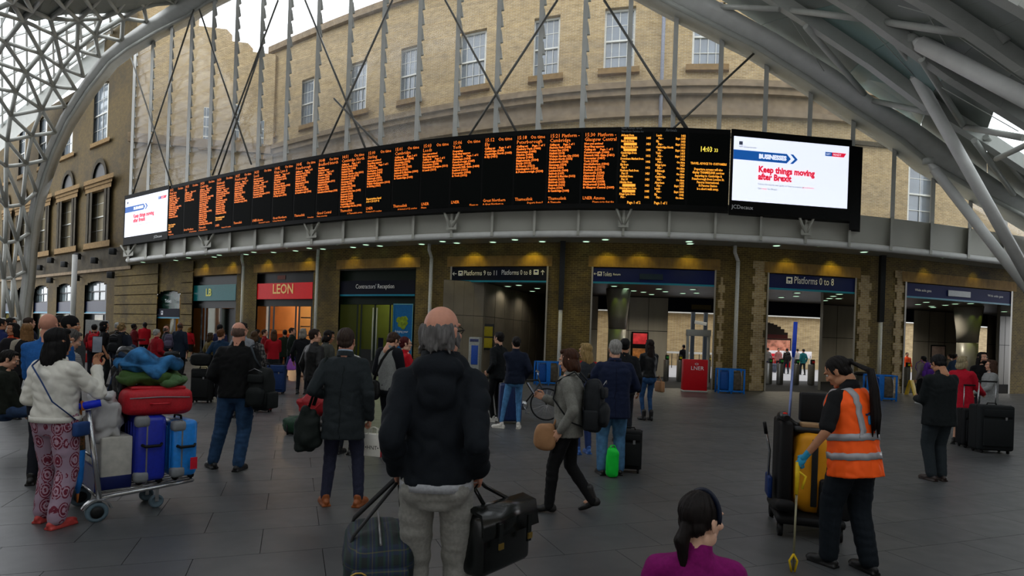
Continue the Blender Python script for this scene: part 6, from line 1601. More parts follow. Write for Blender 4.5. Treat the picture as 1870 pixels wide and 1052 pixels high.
A['curls'] = person('curly blonde person in dark jacket with black rucksack behind the luggage pile', at_depth(222, 15.5), 0, 1.74, fem=True, skin_='light', hair=('curly', (150, 122, 78)), top=dict(col=(24, 30, 42), hem=0.84, loose=0.02), L='down', Rr='handle')
A['whitehead'] = person('white-haired person half hidden by the curly blonde', at_depth(213, 20), 20 * D_, 1.78, fem=True, skin_='light', hair=('short', (186, 186, 182)), top=dict(col=(66, 58, 46), hem=0.8), det=0)
A['blacktee'] = person('woman in black T-shirt with dark hair near the arched doors', at_depth(190, 16.5), -50 * D_, 1.78, fem=True, skin_='tan', hair=('bob', (14, 13, 14)), top=dict(col=(12, 12, 14), hem=0.86, sleeve=0.5, name='t_shirt'), bottom=dict(col=BK), L='down', Rr='down')
A['redpack'] = person('dark-haired person with a red rucksack by the white notice board', at_depth(171, 19), 30 * D_, 1.7, skin_='tan', hair=('short', (18, 17, 17)), top=dict(col=(92, 20, 26), hem=0.86), det=0)
A['baldfar'] = person('balding man in dark jacket beside the ticket doorway', at_depth(303, 23), -40 * D_, 1.74, skin_='ruddy', hair=('fringe', (96, 84, 76)), top=dict(col=(20, 24, 32), hem=0.8), det=0)
A['redblond'] = person('blonde woman in red jacket and black skirt with bare legs before the teal shop', G(344, 660), 10 * D_, 1.72, fem=True, skin_='light', hair=('bob', (150, 114, 56)), top=dict(col=(158, 14, 26), hem=0.86), bottom=dict(kind='skirt', col=BK, hem=0.5), det=0)
A['baldblue'] = person('pink bald man in blue shirt directly behind the white denim jacket', at_depth(88, 6.3), 15 * D_, 1.78, skin_='ruddy', hair=(None, None), top=dict(col=(30, 84, 146), hem=0.88, name='shirt'), L='read', Rr='read')
A['stripes'] = person('grey-haired man in navy and white striped top looking down by the luggage', at_depth(122, 6.9), -20 * D_, 1.63, skin_='light', hair=('short', (92, 88, 84)), top=dict(mat=stripe_mat('breton_stripe', rgb(16, 20, 34), rgb(176, 176, 172), 22), col=NV, hem=0.88, sleeve=0.6, name='striped_top'), L='read', Rr='read', head=(-20 * D_, 25 * D_))
A['darkman'] = person('black-haired man seen over the pink bald head', at_depth(113, 9), -60 * D_, 1.8, skin_='tan', hair=('short', (20, 18, 18)), top=dict(col=(22, 22, 26), hem=0.84), det=0)
A['beanie'] = person('man in black knitted hat and grey jacket next to the striped top', at_depth(129, 8.2), -65 * D_, 1.78, skin_='tan', hair=('beanie', (14, 14, 16)), top=dict(col=(58, 60, 62), hem=0.8, loose=0.03), det=0)
A['funnel1'] = person('dark-haired man in navy coat standing in front of the lattice column base', at_depth(53, 13.5), -30 * D_, 1.79, skin_='light', hair=('short', (62, 46, 36)), top=dict(col=NV, hem=0.8), det=0)
A['longblond'] = person('long-haired blonde woman in cream jumper and black waistcoat at the column base', at_depth(47, 10.5), 60 * D_, 1.66, fem=True, skin_='light', hair=('verylong', (140, 102, 60)), top=dict(col=(150, 142, 128), hem=0.86, vest=(cloth((18, 18, 20)), 0.8, 'waistcoat')), bottom=dict(col=(14, 14, 17)), L='read', Rr='read', det=0)
A['funnel2'] = person('man in black jacket at the frame edge by the white lattice tubes', at_depth(20, 15), -60 * D_, 1.78, skin_='tan', hair=('short', (24, 20, 18)), top=dict(col=BK, hem=0.8), L='read', Rr='read', det=0)
A['orange'] = person('dark-haired woman in rust orange top at the frame edge', at_depth(21, 11), 170 * D_, 1.66, fem=True, skin_='tan', hair=('long', (20, 17, 16)), top=dict(col=(150, 56, 28), hem=0.88, vest=(cloth((20, 19, 22)), 0.8, 'waistcoat')), L='read', Rr='read', det=0)
A['edge'] = person('man in blue jacket cut off by the frame edge', at_depth(1, 12.5), -30 * D_, 1.74, skin_='tan', hair=('short', (20, 18, 18)), top=dict(col=(24, 34, 78), hem=0.84), det=0)
A['sitter'] = person('man in green jacket and jeans sitting on the floor with a phone', at_depth(12, 8.0), -60 * D_, 1.74, skin_='light', hair=('short', (26, 22, 20)), top=dict(col=(26, 30, 24), hem=0.9, loose=0.02), bottom=dict(mat=jeans((40, 58, 86))), seat=0.5, L=(-0.1, 0.34, 0.72), Rr=(0.1, 0.34, 0.72), legs=((-0.14, 0.42, 0.08), (0.14, 0.42, 0.08)), head=(0, 20 * D_), det=1)
A['brownhair'] = person('brown-haired woman in black and white patterned top in the middle crowd', at_depth(464, 14), 10 * D_, 1.66, fem=True, skin_='light', hair=('bob', (84, 62, 40)), top=dict(mat=pattern_mat('monochrome_print', rgb(24, 24, 26), rgb(120, 116, 110), rgb(34, 34, 36), 16), col=BK, hem=0.84), det=0)
A['redmid'] = person('long-haired woman in red jacket and black skirt outside the red eatery', at_depth(499, 18), 30 * D_, 1.72, fem=True, skin_='light', hair=('long', (80, 56, 34)), top=dict(col=(150, 12, 26), hem=0.84), bottom=dict(kind='skirt', col=BK, hem=0.45), L='fwd', Rr='read', det=0)
A['redfar'] = person('person in dark red jacket nearer the eatery door', at_depth(483, 21), -80 * D_, 1.72, fem=True, skin_='light', hair=('short', (60, 38, 26)), top=dict(col=(120, 14, 22), hem=0.84), L='read', Rr='read', det=0)
A['greenj'] = person('dark-haired man in dark green jacket and jeans walking with a lilac carrier bag', G(531, 690), -80 * D_, 1.82, skin_='light', hair=('short', (32, 26, 24)), top=dict(col=(20, 30, 24), hem=0.76, loose=0.02), bottom=dict(mat=jeans((34, 52, 86))), shoes=dict(col=(90, 54, 30)), legs=((-0.08, 0.25, 0.08), (0.08, -0.25, 0.1)), L='down', Rr='grip', det=0)
A['greyblond'] = person('grey-blonde woman in black top and trousers seen from behind in the middle', G(550, 720), 5 * D_, 1.78, fem=True, skin_='light', hair=('bob', (150, 146, 134)), top=dict(col=(14, 16, 20), hem=0.84), bottom=dict(col=(16, 18, 24), loose=-0.008))
A['leatherman'] = person('brown-haired man in black leather jacket looking aside next to the charcoal coat', at_depth(575, 10.8), -35 * D_, 1.74, skin_='light', hair=('short', (46, 32, 26)), top=dict(mat=mat('worn_black_leather', (19, 20, 21), 0.45, var=0.2, scale=20, bump=0.3), col=BK, hem=0.82, loose=0.015), head=(-25 * D_, 0), Lh='relax')
A['profile'] = person('dark-haired woman in grey scarf bowing her head beside the leather jacket', at_depth(597, 11.8), -75 * D_, 1.74, fem=True, skin_='tan', hair=('bob', (24, 18, 16)), top=dict(col=(64, 66, 62), hem=0.8, loose=0.02), head=(0, 18 * D_))
A['farhead'] = person('dark-haired man in black far inside the teal shop crowd', at_depth(401, 20), 0, 1.84, skin_='tan', hair=('short', (18, 17, 17)), top=dict(col=(24, 28, 58), hem=0.8), det=0)
A['farhead2'] = person('person in black coat outside the eatery window', at_depth(519, 23), 30 * D_, 1.74, skin_='tan', hair=('short', (18, 17, 17)), top=dict(col=(24, 34, 22), hem=0.7), det=0)
A['yellowish'] = person('woman in mustard print dress in the shadow by the teal shop', at_depth(384, 19), -30 * D_, 1.56, fem=True, skin_='tan', hair=('long', (60, 44, 22)), top=dict(mat=pattern_mat('mustard_print', rgb(90, 74, 20), rgb(40, 38, 18), rgb(104, 90, 30), 14), col=BK, hem=0.6, name='dress'), det=0)
A['whiteshirt'] = person('person in white patterned shirt hidden behind the charcoal coat', at_depth(637, 8.4), -20 * D_, 1.66, skin_='light', hair=('short', (40, 30, 26)), top=dict(mat=pattern_mat('pale_print', rgb(176, 174, 168), rgb(80, 80, 84), rgb(170, 168, 164), 20), col=BK, hem=0.86, name='shirt'), det=0)
A['capman'] = person('dark-haired man further back beside the red eatery queue', at_depth(470, 22), -20 * D_, 1.72, skin_='light', hair=('short', (34, 26, 20)), top=dict(col=(26, 32, 34), hem=0.8), det=0)
# --- beyond the gates
for nm, px, d, yw, lab, tc_, bc_ in (('g1', 1437, 41, 0, 'walker with black rucksack beyond the platforms 0 to 8 gates', (40, 36, 36), (24, 34, 44)), ('g2', 1467, 40, 5, 'person in teal coat pulling a green case beyond the gates', (20, 92, 96), (20, 24, 30)), ('g3', 1402, 43, 0, 'person in grey coat with a case beyond the gates', (96, 92, 88), (34, 50, 80)), ('g4', 1422, 46, 180, 'person in pale red coat coming towards the gates', (140, 92, 88), (30, 30, 34)), ('g5', 1456, 45, 10, 'person in white top walking beyond the gates', (150, 146, 142), (44, 44, 50)),
        ('g6', 1657, 36.5, 170, 'station worker in orange vest seen through the wide aisle gate', (222, 72, 24), (18, 18, 20)), ('g7', 1735, 25.5, 20, 'person in camouflage top at the far side of the wide aisle gate', (84, 74, 60), (26, 26, 28)), ('g8', 1745, 24, -80, 'dark-haired person in blue denim jacket beside the framed poster', (54, 74, 104), (24, 26, 32)), ('g9', 1248, 33, 10, 'person in black passing the gate beyond the red desk', (20, 20, 24), (20, 20, 24))):
    A[nm] = person(lab, at_depth(px, d), yw * D_, 1.72, skin_='light' if nm in ('g2', 'g5', 'g7') else 'tan', hair=('short', (30, 24, 20)), top=dict(col=tc_, hem=0.78), bottom=dict(col=bc_), det=0, legs=((-0.08, 0.12, 0.08), (0.08, -0.14, 0.08)))
finish_people()

# ---- worn details that belong to a person
def ring_strip(rec, z, h, m, name, parent, rx=0.205, ry=0.163, yo=0.0):
    k = rec['k']; b = MB(); n = 40; g = 1.0
    rows = []
    for zz, oo in ((z, 0.0), (z + h, 0.0)):
        for o2 in (0, 0.006):
            pass
    def rr(zz, e):
        out = []
        for q in range(n):
            a = 2 * math.pi * q / n; c, s_ = math.cos(a), math.sin(a)
            out.append((rec['RL'] @ Vector((math.copysign(abs(c) ** (2 / 2.4), c) * (rx + e), yo + math.copysign(abs(s_) ** (2 / 2.4), s_) * (ry + e), zz))) * k)
        return out
    b.loft([rr(z, 0), rr(z, 0.007), rr(z + h, 0.007), rr(z + h, 0)], cap=False)
    return b.build(name, m, parent)
m_refl = mat('reflective_tape', (150, 150, 154), 0.35, var=0.1)
vr = A['cleaner']
def shrink_strip(target, pts, w, m, name, parent, lift=0.006):
    """lay a strip on a garment: project a path of points onto the target mesh"""
    from mathutils.bvhtree import BVHTree
    me = target.data; tree_ = BVHTree.FromPolygons([v.co for v in me.vertices], [p.vertices for p in me.polygons])
    L_, Rt = [], []
    for i, p in enumerate(pts):
        t = (Vector(pts[min(i + 1, len(pts) - 1)]) - Vector(pts[max(i - 1, 0)])).normalized()
        q, n, _, _ = tree_.find_nearest(Vector(p)); s = t.cross(n).normalized()
        for side, arr in ((-1, L_), (1, Rt)):
            q2, n2, _, _ = tree_.find_nearest(q + s * side * w / 2); arr.append(q2 + n2 * lift)
    b = MB(); a = [b.vert(p) for p in L_]; c = [b.vert(p) for p in Rt]
    for i in range(len(pts) - 1): b.face((a[i], c[i], c[i + 1], a[i + 1]), smooth=True)
    o = b.build(name, m, parent); s = o.modifiers.new('thickness', 'SOLIDIFY'); s.thickness = 0.004; s.offset = -1
    return o
def around(rec, z, n=48, rx=0.25, ry=0.2): return [(rec['RL'] @ Vector((rx * math.cos(2 * math.pi * i / n), ry * math.sin(2 * math.pi * i / n), z))) * rec['k'] for i in range(n + 1)]
def path(rec, pts, n=14):
    P_ = [(rec['RL'] @ Vector(p)) * rec['k'] for p in pts]; out = []
    for a, b in zip(P_[:-1], P_[1:]):
        for i in range(n): out.append(a.lerp(b, i / n))
    return out + [P_[-1]]
vo = vr['vest_obj']
for z in (0.93, 1.08): shrink_strip(vo, around(vr, z), 0.052, m_refl, 'reflective_band', vr['root'])
for s in (-1, 1): shrink_strip(vo, path(vr, ((s * 0.1, -0.25, 1.08), (s * 0.11, -0.22, 1.35), (s * 0.11, -0.02, 1.55), (s * 0.11, 0.2, 1.35), (s * 0.1, 0.25, 1.08))), 0.05, m_refl, 'reflective_band', vr['root'])
b = MB()
Mx = vr['RL']; k_ = vr['k']
shrink_strip(vo, path(vr, ((0.0, -0.3, 1.24), (0.0, -0.3, 1.18)), 4), 0.05, mat('vest_logo_blue', (40, 120, 176), 0.5), 'vest_logo', vr['root'], 0.008)
shrink_strip(vo, path(vr, ((-0.045, -0.3, 1.255), (0.03, -0.3, 1.255)), 4), 0.012, mat('vest_logo_dark', (30, 50, 90), 0.5), 'vest_logo', vr['root'], 0.008)
def glasses(rec):
    M = rec['MH']; k = rec['k']; b = MB()
    for s in (-1, 1):
        b.tube([M @ Vector((s * 0.031 + 0.022 * math.cos(a), 0.104, 0.008 + 0.017 * math.sin(a))) * k for a in np.linspace(0, 2 * math.pi, 12, endpoint=False)], 0.0022, 5, closed=True)
        b.tube([(M @ Vector((s * 0.054, 0.102, 0.012))) * k, (M @ Vector((s * 0.084, 0.06, 0.012))) * k, (M @ Vector((s * 0.088, -0.01, 0.01))) * k], 0.003, 5)
    b.tube([(M @ Vector((-0.01, 0.106, 0.012))) * k, (M @ Vector((0.01, 0.106, 0.012))) * k], 0.002, 5)
    b.build('glasses', m_black, rec['root'])
for q in ('main', 'redhair', 'baldblue'): glasses(A[q])
# headband and beard
M = A['pink']['MH']; k = A['pink']['k']; b = MB()
b.tube([(M @ Vector((0.0815 * math.cos(a), 0.012 - 0.006 * math.sin(a), 0.04 + 0.09 * math.sin(a)))) * k for a in np.linspace(-0.35, math.pi + 0.35, 24)], 0.008, 8, flat=2.2); b.build('hairband', mat('navy_hairband', (10, 18, 36), 0.4), A['pink']['root'])
M = A['beard']['MH']; k = A['beard']['k']; b = MB(); b.ell((M @ Vector((0, 0.06, -0.085))) * k, (0.052, 0.05, 0.05)); b.build('beard', hairm((20, 17, 16)), A['beard']['root'])
r_ = A['coat']; shrink_strip(r_['top_obj'], path(r_, ((0, -0.3, 1.45), (0, -0.3, 1.0), (0, -0.3, 0.69))), 0.006, cloth((22, 26, 28)), 'back_seam', r_['root'], 0.002)
r_ = A['navy']; shrink_strip(r_['top_obj'], path(r_, ((0, -0.35, 1.45), (0, -0.35, 1.0), (0, -0.35, 0.76))), 0.006, cloth((12, 18, 36)), 'back_seam', r_['root'], 0.002)
r_ = A['blazer']; shrink_strip(r_['top_obj'], path(r_, ((0, -0.35, 1.45), (0, -0.35, 1.0), (0, -0.35, 0.84))), 0.006, cloth((84, 84, 80)), 'back_seam', r_['root'], 0.002)
# dark sleeves of the raglan shirt, collar of the charcoal coat, shirt tail under the black jacket
for i in range(2):
    r_ = A['grey_tee']; b = MB(); a, e = r_['sh'][i] * r_['k'], r_['elb'][i] * r_['k']; b.rcone(a.lerp(e, -0.12), a.lerp(e, 0.86), 0.082, 0.073, 14); b.build('sleeve', cloth((18, 20, 26)), r_['root'])
def neck_ring(rec, r, h, m, name, z=1.475):
    b = MB(); k = rec['k']; rings_ = []
    for rr_, zz in ((r, z), (r * 0.93, z + h), (r * 0.82, z + h), (r * 0.88, z)):
        rings_.append([(rec['RL'] @ Vector((rr_ * math.cos(a) * 1.05, -0.018 + rr_ * math.sin(a), zz + 0.012 * -math.sin(a)))) * k for a in np.linspace(0, 2 * math.pi, 20, endpoint=False)])
    b.loft(rings_ + [rings_[0]], cap=False); b.build(name, m, rec['root'])
# long straight ponytail hanging down the vest
r_ = A['cleaner']; k = r_['k']; tp0 = r_['MH'] @ Vector((0, -0.125, 0.035)); T_ = r_['T']
pts = [tp0, T_(0.02, -0.2, 1.6), T_(0.03, -0.205, 1.45), T_(0.03, -0.2, 1.25), T_(0.02, -0.19, 1.1)]
for j in range(7):
    off = Vector((0.016 * math.cos(j * 0.9), 0.012 * math.sin(j * 0.9), 0)); b = MB(); q = [p + off * (0.4 + i * 0.35) for i, p in enumerate(pts)]; q[-1] += Vector((0, 0, 0.03 * math.sin(j * 2.1)))
    b.tube([p * k for p in q], [0.012, 0.02, 0.022, 0.02, 0.004], 8); b.build('ponytail', hairm((22, 17, 16)), r_['root'])
neck_ring(A['coat'], 0.082, 0.05, cloth((33, 39, 42)), 'collar'); neck_ring(A['coat'], 0.072, 0.062, cloth((150, 168, 190)), 'shirt_collar'); neck_ring(A['white'], 0.09, 0.03, mat('white_denim', (208, 206, 197)), 'collar'); ring_strip(A['white'], 0.925, 0.05, mat('white_denim', (208, 206, 197)), 'waistband', A['white']['root'], 0.197, 0.152); neck_ring(A['blazer'], 0.086, 0.03, cloth((112, 112, 106)), 'collar'); neck_ring(A['navy'], 0.085, 0.035, cloth((20, 29, 54)), 'collar'); neck_ring(A['cleaner'], 0.075, 0.04, cloth((18, 19, 21)), 'collar'); neck_ring(A['main'], 0.095, 0.06, cloth((14, 19, 25)), 'collar')
r_ = A['main']; b = MB(); k = r_['k']
ring_strip(r_, 0.892, 0.04, cloth((150, 152, 156)), 'shirt_tail', r_['root'], 0.168, 0.126)
# ================================================================== LUGGAGE AND FITTINGS
m_rub = mat('black_rubber', (16, 16, 17), 0.6); m_chrome = mat('chrome_tube', (170, 172, 174), 0.25, metal=0.9, var=0.03); m_zip = mat('zip_grey', (120, 120, 122), 0.4, metal=0.4)
def suitcase(label, loc, yaw, size, col, handle=0.0, hard=False, name='suitcase', lift=0.05, group=None, tilt=0.0):
    w, d, h = size; t = thing(name, label, 'suitcase', loc, yaw, group)
    m = mat('case_%d_%d_%d' % col, col, 0.35 if hard else 0.75, var=0.12, scale=30, bump=0.05)
    z0 = lift
    rbox('shell', (0, 0, z0 + h / 2), (w, d, h), min(w, d, h) * (0.2 if hard else 0.12), m, t, seg=3)
    rbox('zip', (0, -d * 0.16, z0 + h / 2), (w + 0.008, 0.014, h + 0.008), 0.004, m_zip if hard else m_rub, t)
    if hard:
        for i in range(4): rbox('groove_rib', (-w * 0.3 + i * w * 0.2, 0, z0 + h / 2), (w * 0.06, d + 0.012, h * 0.78), 0.005, m, t)
    else:
        rbox('front_pocket', (0, -d / 2 - 0.012, z0 + h * 0.4), (w * 0.84, 0.04, h * 0.6), 0.015, m, t, seg=2)
        rbox('upper_pocket', (0, -d / 2 - 0.008, z0 + h * 0.83), (w * 0.84, 0.03, h * 0.16), 0.01, m, t)
        b = MB(); b.box((w * 0.2, -d / 2 - 0.035, z0 + h * 0.72), (0.03, 0.01, 0.05)); b.build('zip_pull', m_zip, t)
    b = MB(); b.tube([(-0.08, 0, z0 + h), (-0.07, 0, z0 + h + 0.03), (0.07, 0, z0 + h + 0.03), (0.08, 0, z0 + h)], 0.01, 6); b.build('top_handle', m_rub, t)
    for sx in (-1, 1):
        for sy in (-1, 1):
            b = MB(); b.lathe((sx * w * 0.38, sy * d * 0.32, 0.028), [(0.01, -0.012), (0.028, -0.012), (0.028, 0.012), (0.01, 0.012)], 10, axis='X'); b.bar((sx * w * 0.38, sy * d * 0.32, 0.03), (sx * w * 0.38, sy * d * 0.32, z0 + 0.02), 0.03, 0.03, up=(0, 1, 0)); b.build('wheel', m_rub, t)
    if handle:
        b = MB(); b.tube([(-w * 0.25, d * 0.36, z0 + h - 0.1), (-w * 0.25, d * 0.36, z0 + h + handle), (w * 0.25, d * 0.36, z0 + h + handle), (w * 0.25, d * 0.36, z0 + h - 0.1)], 0.01, 6); b.build('telescopic_handle', m_chrome, t)
        rbox('grip', (0, d * 0.36, z0 + h + handle), (w * 0.56, 0.028, 0.028), 0.01, m_rub, t)
    return t
def attach(rec, p, name, label, cat, yaw=0.0, group=None):
    return thing(name, label, cat, rec['W'](p), rec['root'].rotation_euler[2] + yaw, group)
def rucksack(rec, label, col, p=(0, -0.26, 1.0), size=(0.32, 0.18, 0.5), yaw=0.0, straps=True, sag=0.0):
    t = attach(rec, p, 'rucksack', label, 'rucksack', yaw); w, d, h = size
    m = cloth(col, 0.7)
    soft('body', (0, 0, h / 2), (w, d, h), m, t, e=3.0, wob=0.014, seed=3, taper=0.88)
    soft('front_pocket', (0, -d * 0.46, h * 0.33), (w * 0.78, 0.12, h * 0.46), m, t, e=3.0, wob=0.01, seed=4, nu=24, nv=14)
    rbox('upper_pocket', (0, -d * 0.48, h * 0.74), (w * 0.66, 0.05, h * 0.2), 0.02, m, t, seg=2)
    for s in (-1, 1): rbox('side_pocket', (s * w * 0.5, 0, h * 0.25), (0.05, d * 0.7, h * 0.38), 0.02, m, t, seg=2)
    b = MB(); b.tube([(-0.04, d * 0.3, h), (-0.03, d * 0.3, h + 0.04), (0.03, d * 0.3, h + 0.04), (0.04, d * 0.3, h)], 0.008, 6); b.build('grab_loop', m_rub, t)
    b = MB(); b.tube([(-w * 0.3, -d * 0.5, h * 0.9), (0, -d * 0.56, h * 0.97), (w * 0.3, -d * 0.5, h * 0.9)], 0.005, 5); b.build('zip', m_zip, t)
    if straps:
        for s in (-1, 1):
            b = MB(); b.tube([(s * 0.09, d * 0.4, h * 0.92), (s * 0.11, d * 0.4 + 0.1, h + 0.06), (s * 0.13, d * 0.4 + 0.27, h - 0.04), (s * 0.15, d * 0.4 + 0.29, h * 0.6), (s * 0.16, d * 0.4 + 0.12, h * 0.2), (s * 0.12, d * 0.45, h * 0.12)], 0.02, 6, flat=0.4); b.build('strap', m, t)
    return t
def carrier(label, loc, yaw, size, col, taper=0.86, rough=0.5, hz=0.12, wob=0.012, seed=1, emitm=None, name='carrier_bag'):
    t = thing(name, label, 'bag', loc, yaw); w, d, h = size
    m = emitm or mat('bag_%d_%d_%d' % col, col, rough, var=0.08, scale=16)
    soft('sack', (0, 0, h / 2), (w, d, h), m, t, e=3.6, wob=wob, seed=seed, taper=taper)
    for s in (-1, 1):
        b = MB(); b.tube([(-w * 0.22, s * d * 0.2, h * 0.96), (-w * 0.12, 0, h + hz), (w * 0.12, 0, h + hz), (w * 0.22, s * d * 0.2, h * 0.96)], 0.008, 5); b.build('handle', m, t)
    return t
def dog(loc, *a): pass
yw = lambda rec: rec['root'].rotation_euler[2]
# ---- carried by the man in front
r_ = A['main']; hl, hr = r_['W'](r_['hand'][0]), r_['W'](r_['hand'][1])
tart = tartan_mat('dark_tartan')
t = thing('tartan_holdall', 'dark green tartan holdall hanging from the other hand of the balding man', 'holdall', (hl.x - 0.1, hl.y + 0.05, hl.z - 0.64), R(14))
soft('body', (0, 0, 0.185), (0.36, 0.62, 0.38), tart, t, e=4.0, wob=0.02, seed=4, wl=0.25)
rbox('end_pocket', (0, -0.31, 0.15), (0.27, 0.05, 0.24), 0.02, tart, t, seg=2)
b = MB(); b.tube([(0, -0.28, 0.375), (0, 0, 0.39), (0, 0.28, 0.375)], 0.006, 5); b.build('zip', m_zip, t)
for s in (-1, 1):
    top_ = Vector((hl.x, hl.y, hl.z)) - t.location; top_ = Matrix.Rotation(-R(14), 3, 'Z') @ top_
    b = MB(); b.tube([(s * 0.17, -0.16, 0.24), (s * 0.13, -0.15, 0.38), (top_.x + s * 0.012, top_.y - 0.05, top_.z - 0.01), (top_.x + s * 0.012, top_.y + 0.05, top_.z - 0.01), (s * 0.13, 0.15, 0.38), (s * 0.17, 0.16, 0.24)], 0.021, 6, flat=0.3); b.build('strap', m_rub, t)
b = MB(); b.tube([(0.04 * math.cos(a) - 0.1, -0.345, 0.24 + 0.03 * math.sin(a)) for a in np.linspace(0, 6.28, 10, endpoint=False)], 0.005, 5, closed=True); b.build('ring', mat('brass', (170, 140, 70), 0.3, metal=0.8), t)
lea = mat('glossy_black_leather', (14, 17, 16), 0.25, var=0.15, scale=12, bump=0.2)
t = thing('briefcase', 'glossy black leather briefcase with brass buckles carried by the balding man', 'briefcase', (hr.x + 0.09, hr.y + 0.06, hr.z - 0.45), R(52))
rbox('body', (0, 0, 0.16), (0.42, 0.16, 0.32), 0.035, lea, t, seg=3, wob=0.006, cuts=1)
b = MB(); b.loft([[Vector((x, y, z)) for y, z in ((0.09, 0.3), (0.0, 0.345), (-0.09, 0.325), (-0.115, 0.2), (-0.105, 0.2), (-0.08, 0.31), (0.0, 0.33), (0.08, 0.29))] for x in (-0.225, 0.225)]); b.build('flap', lea, t, fix=True)
for s in (-1, 1): b = MB(); b.box((s * 0.12, -0.125, 0.2), (0.03, 0.012, 0.14)); b.build('buckle_strap', lea, t); b = MB(); b.box((s * 0.12, -0.133, 0.16), (0.035, 0.008, 0.03)); b.build('buckle', mat('brass', (170, 140, 70), 0.3, metal=0.8), t)
tp = Matrix.Rotation(-R(52), 3, 'Z') @ (hr - t.location)
b = MB(); b.tube([(-0.1, 0, 0.33), (tp.x - 0.04, tp.y, tp.z - 0.03), (tp.x, tp.y, tp.z), (tp.x + 0.04, tp.y, tp.z - 0.03), (0.1, 0, 0.33)], 0.011, 8); b.build('handle', lea, t)
# ---- shaven man: rucksack slung on one shoulder and a red trolley case in front
r_ = A['black']
rucksack(r_, 'black rucksack slung from one shoulder of the shaven-headed man', (20, 24, 24), (0.3, -0.06, 0.72), (0.3, 0.26, 0.52), yaw=R(-20), straps=False)
t = attach(r_, (0.3, -0.06, 1.2), 'shoulder_strap', 'grey strap of the slung rucksack over the black jumper', 'strap')
b = MB(); b.tube([(0.02, -0.02, -0.02), (-0.06, -0.1, 0.14), (-0.13, -0.04, 0.28), (-0.12, 0.05, 0.29)], 0.022, 6, flat=0.3); b.build('webbing', cloth((64, 72, 78)), t)
suitcase('small red suitcase standing beyond the slung rucksack', G(480, 752), R(5), (0.36, 0.22, 0.36), (142, 18, 34))
# ---- charcoal coat: paper bag and shoulder bag
r_ = A['coat']; hr = r_['W'](r_['hand'][1])
t = thing('paper_bag', 'white paper carrier with red side held by the charcoal coat', 'bag', (hr.x + 0.045, hr.y, hr.z - 0.285), R(-18))
rbox('sack', (0, 0, 0.11), (0.19, 0.08, 0.22), 0.006, mat('paper_white', (206, 204, 196), 0.7, var=0.05), t)
rbox('side_panel', (0.098, 0, 0.1), (0.008, 0.082, 0.2), 0.002, mat('paper_red', (150, 34, 44), 0.7), t)
for s in (-1, 1): b = MB(); b.tube([(-0.05, s * 0.038, 0.215), (-0.035, s * 0.01, 0.28), (0.0, s * 0.005, 0.285), (0.035, s * 0.01, 0.27), (0.05, s * 0.038, 0.215)], 0.005, 5); b.build('handle', mat('paper_white', (206, 204, 196), 0.7), t)
put_text('\u2022HNT\u2022', Matrix.Translation((0, -0.0415, 0.07)) @ Matrix.Rotation(R(90), 4, 'X'), m_black, t, size=0.055, align='CENTER')
t = attach(r_, (-0.33, -0.06, 0.55), 'shoulder_bag', 'limp dark green shoulder bag hanging beside the charcoal coat', 'bag', R(10))
soft('sack', (0, 0, 0.2), (0.3, 0.16, 0.42), cloth((20, 27, 25), 0.7), t, e=2.6, wob=0.03, seed=8, taper=0.7)
b = MB(); b.tube([(0, 0.03, 0.4), (0.1, -0.06, 0.72), (0.16, -0.02, 0.9), (0.15, 0.1, 0.86), (0.04, 0.12, 0.42)], 0.018, 6, flat=0.35); b.build('strap', cloth((20, 27, 25), 0.7), t)
# red and green bags on the floor beyond the coat
t = thing('green_holdall', 'dark green nylon holdall lying under the red bag', 'holdall', G(548, 792), R(-8))
soft('body', (0, 0, 0.145), (0.56, 0.38, 0.29), cloth((14, 52, 32), 0.6), t, e=3, wob=0.03, seed=2); b = MB(); b.tube([(-0.2, -0.05, 0.29), (0, 0.0, 0.3), (0.2, -0.05, 0.29)], 0.008, 5); b.build('zip', m_zip, t)
for s in (-1, 1): b = MB(); b.tube([(s * 0.16, -0.15, 0.2), (s * 0.1, -0.24, 0.08), (s * 0.1, -0.22, 0.01)], 0.015, 5, flat=0.4); b.build('strap', m_rub, t)
g = G(568, 792); t = thing('red_bag', 'crumpled red nylon bag stacked on the green holdall', 'bag', (g.x + 0.02, g.y + 0.06, 0.295), R(12))
soft('body', (0, 0, 0.17), (0.5, 0.34, 0.34), cloth((150, 18, 28), 0.55), t, e=2.8, wob=0.05, seed=12, wl=0.2); b = MB(); b.tube([(-0.1, -0.17, 0.22), (0, -0.2, 0.1), (0.1, -0.17, 0.22)], 0.012, 5); b.build('handle', cloth((150, 18, 28), 0.55), t)
# ---- grey T-shirt man: cross-body bag
r_ = A['grey_tee']; t = attach(r_, (-0.2, -0.14, 0.72), 'messenger_bag', 'black messenger bag on the hip of the grey T-shirt man', 'bag')
soft('body', (0, 0, 0.16), (0.3, 0.14, 0.3), cloth((22, 23, 24), 0.6), t, e=3, wob=0.014)
rbox('flap', (0, -0.07, 0.2), (0.28, 0.025, 0.2), 0.01, cloth((22, 23, 24), 0.6), t)
b = MB(); b.tube([(0.02, 0.02, 0.3), (0.1, -0.02, 0.42), (0.2, -0.025, 0.6), (0.3, 0.0, 0.74), (0.33, 0.1, 0.8)], 0.022, 6, flat=0.3); b.build('strap', cloth((22, 23, 24), 0.6), t)
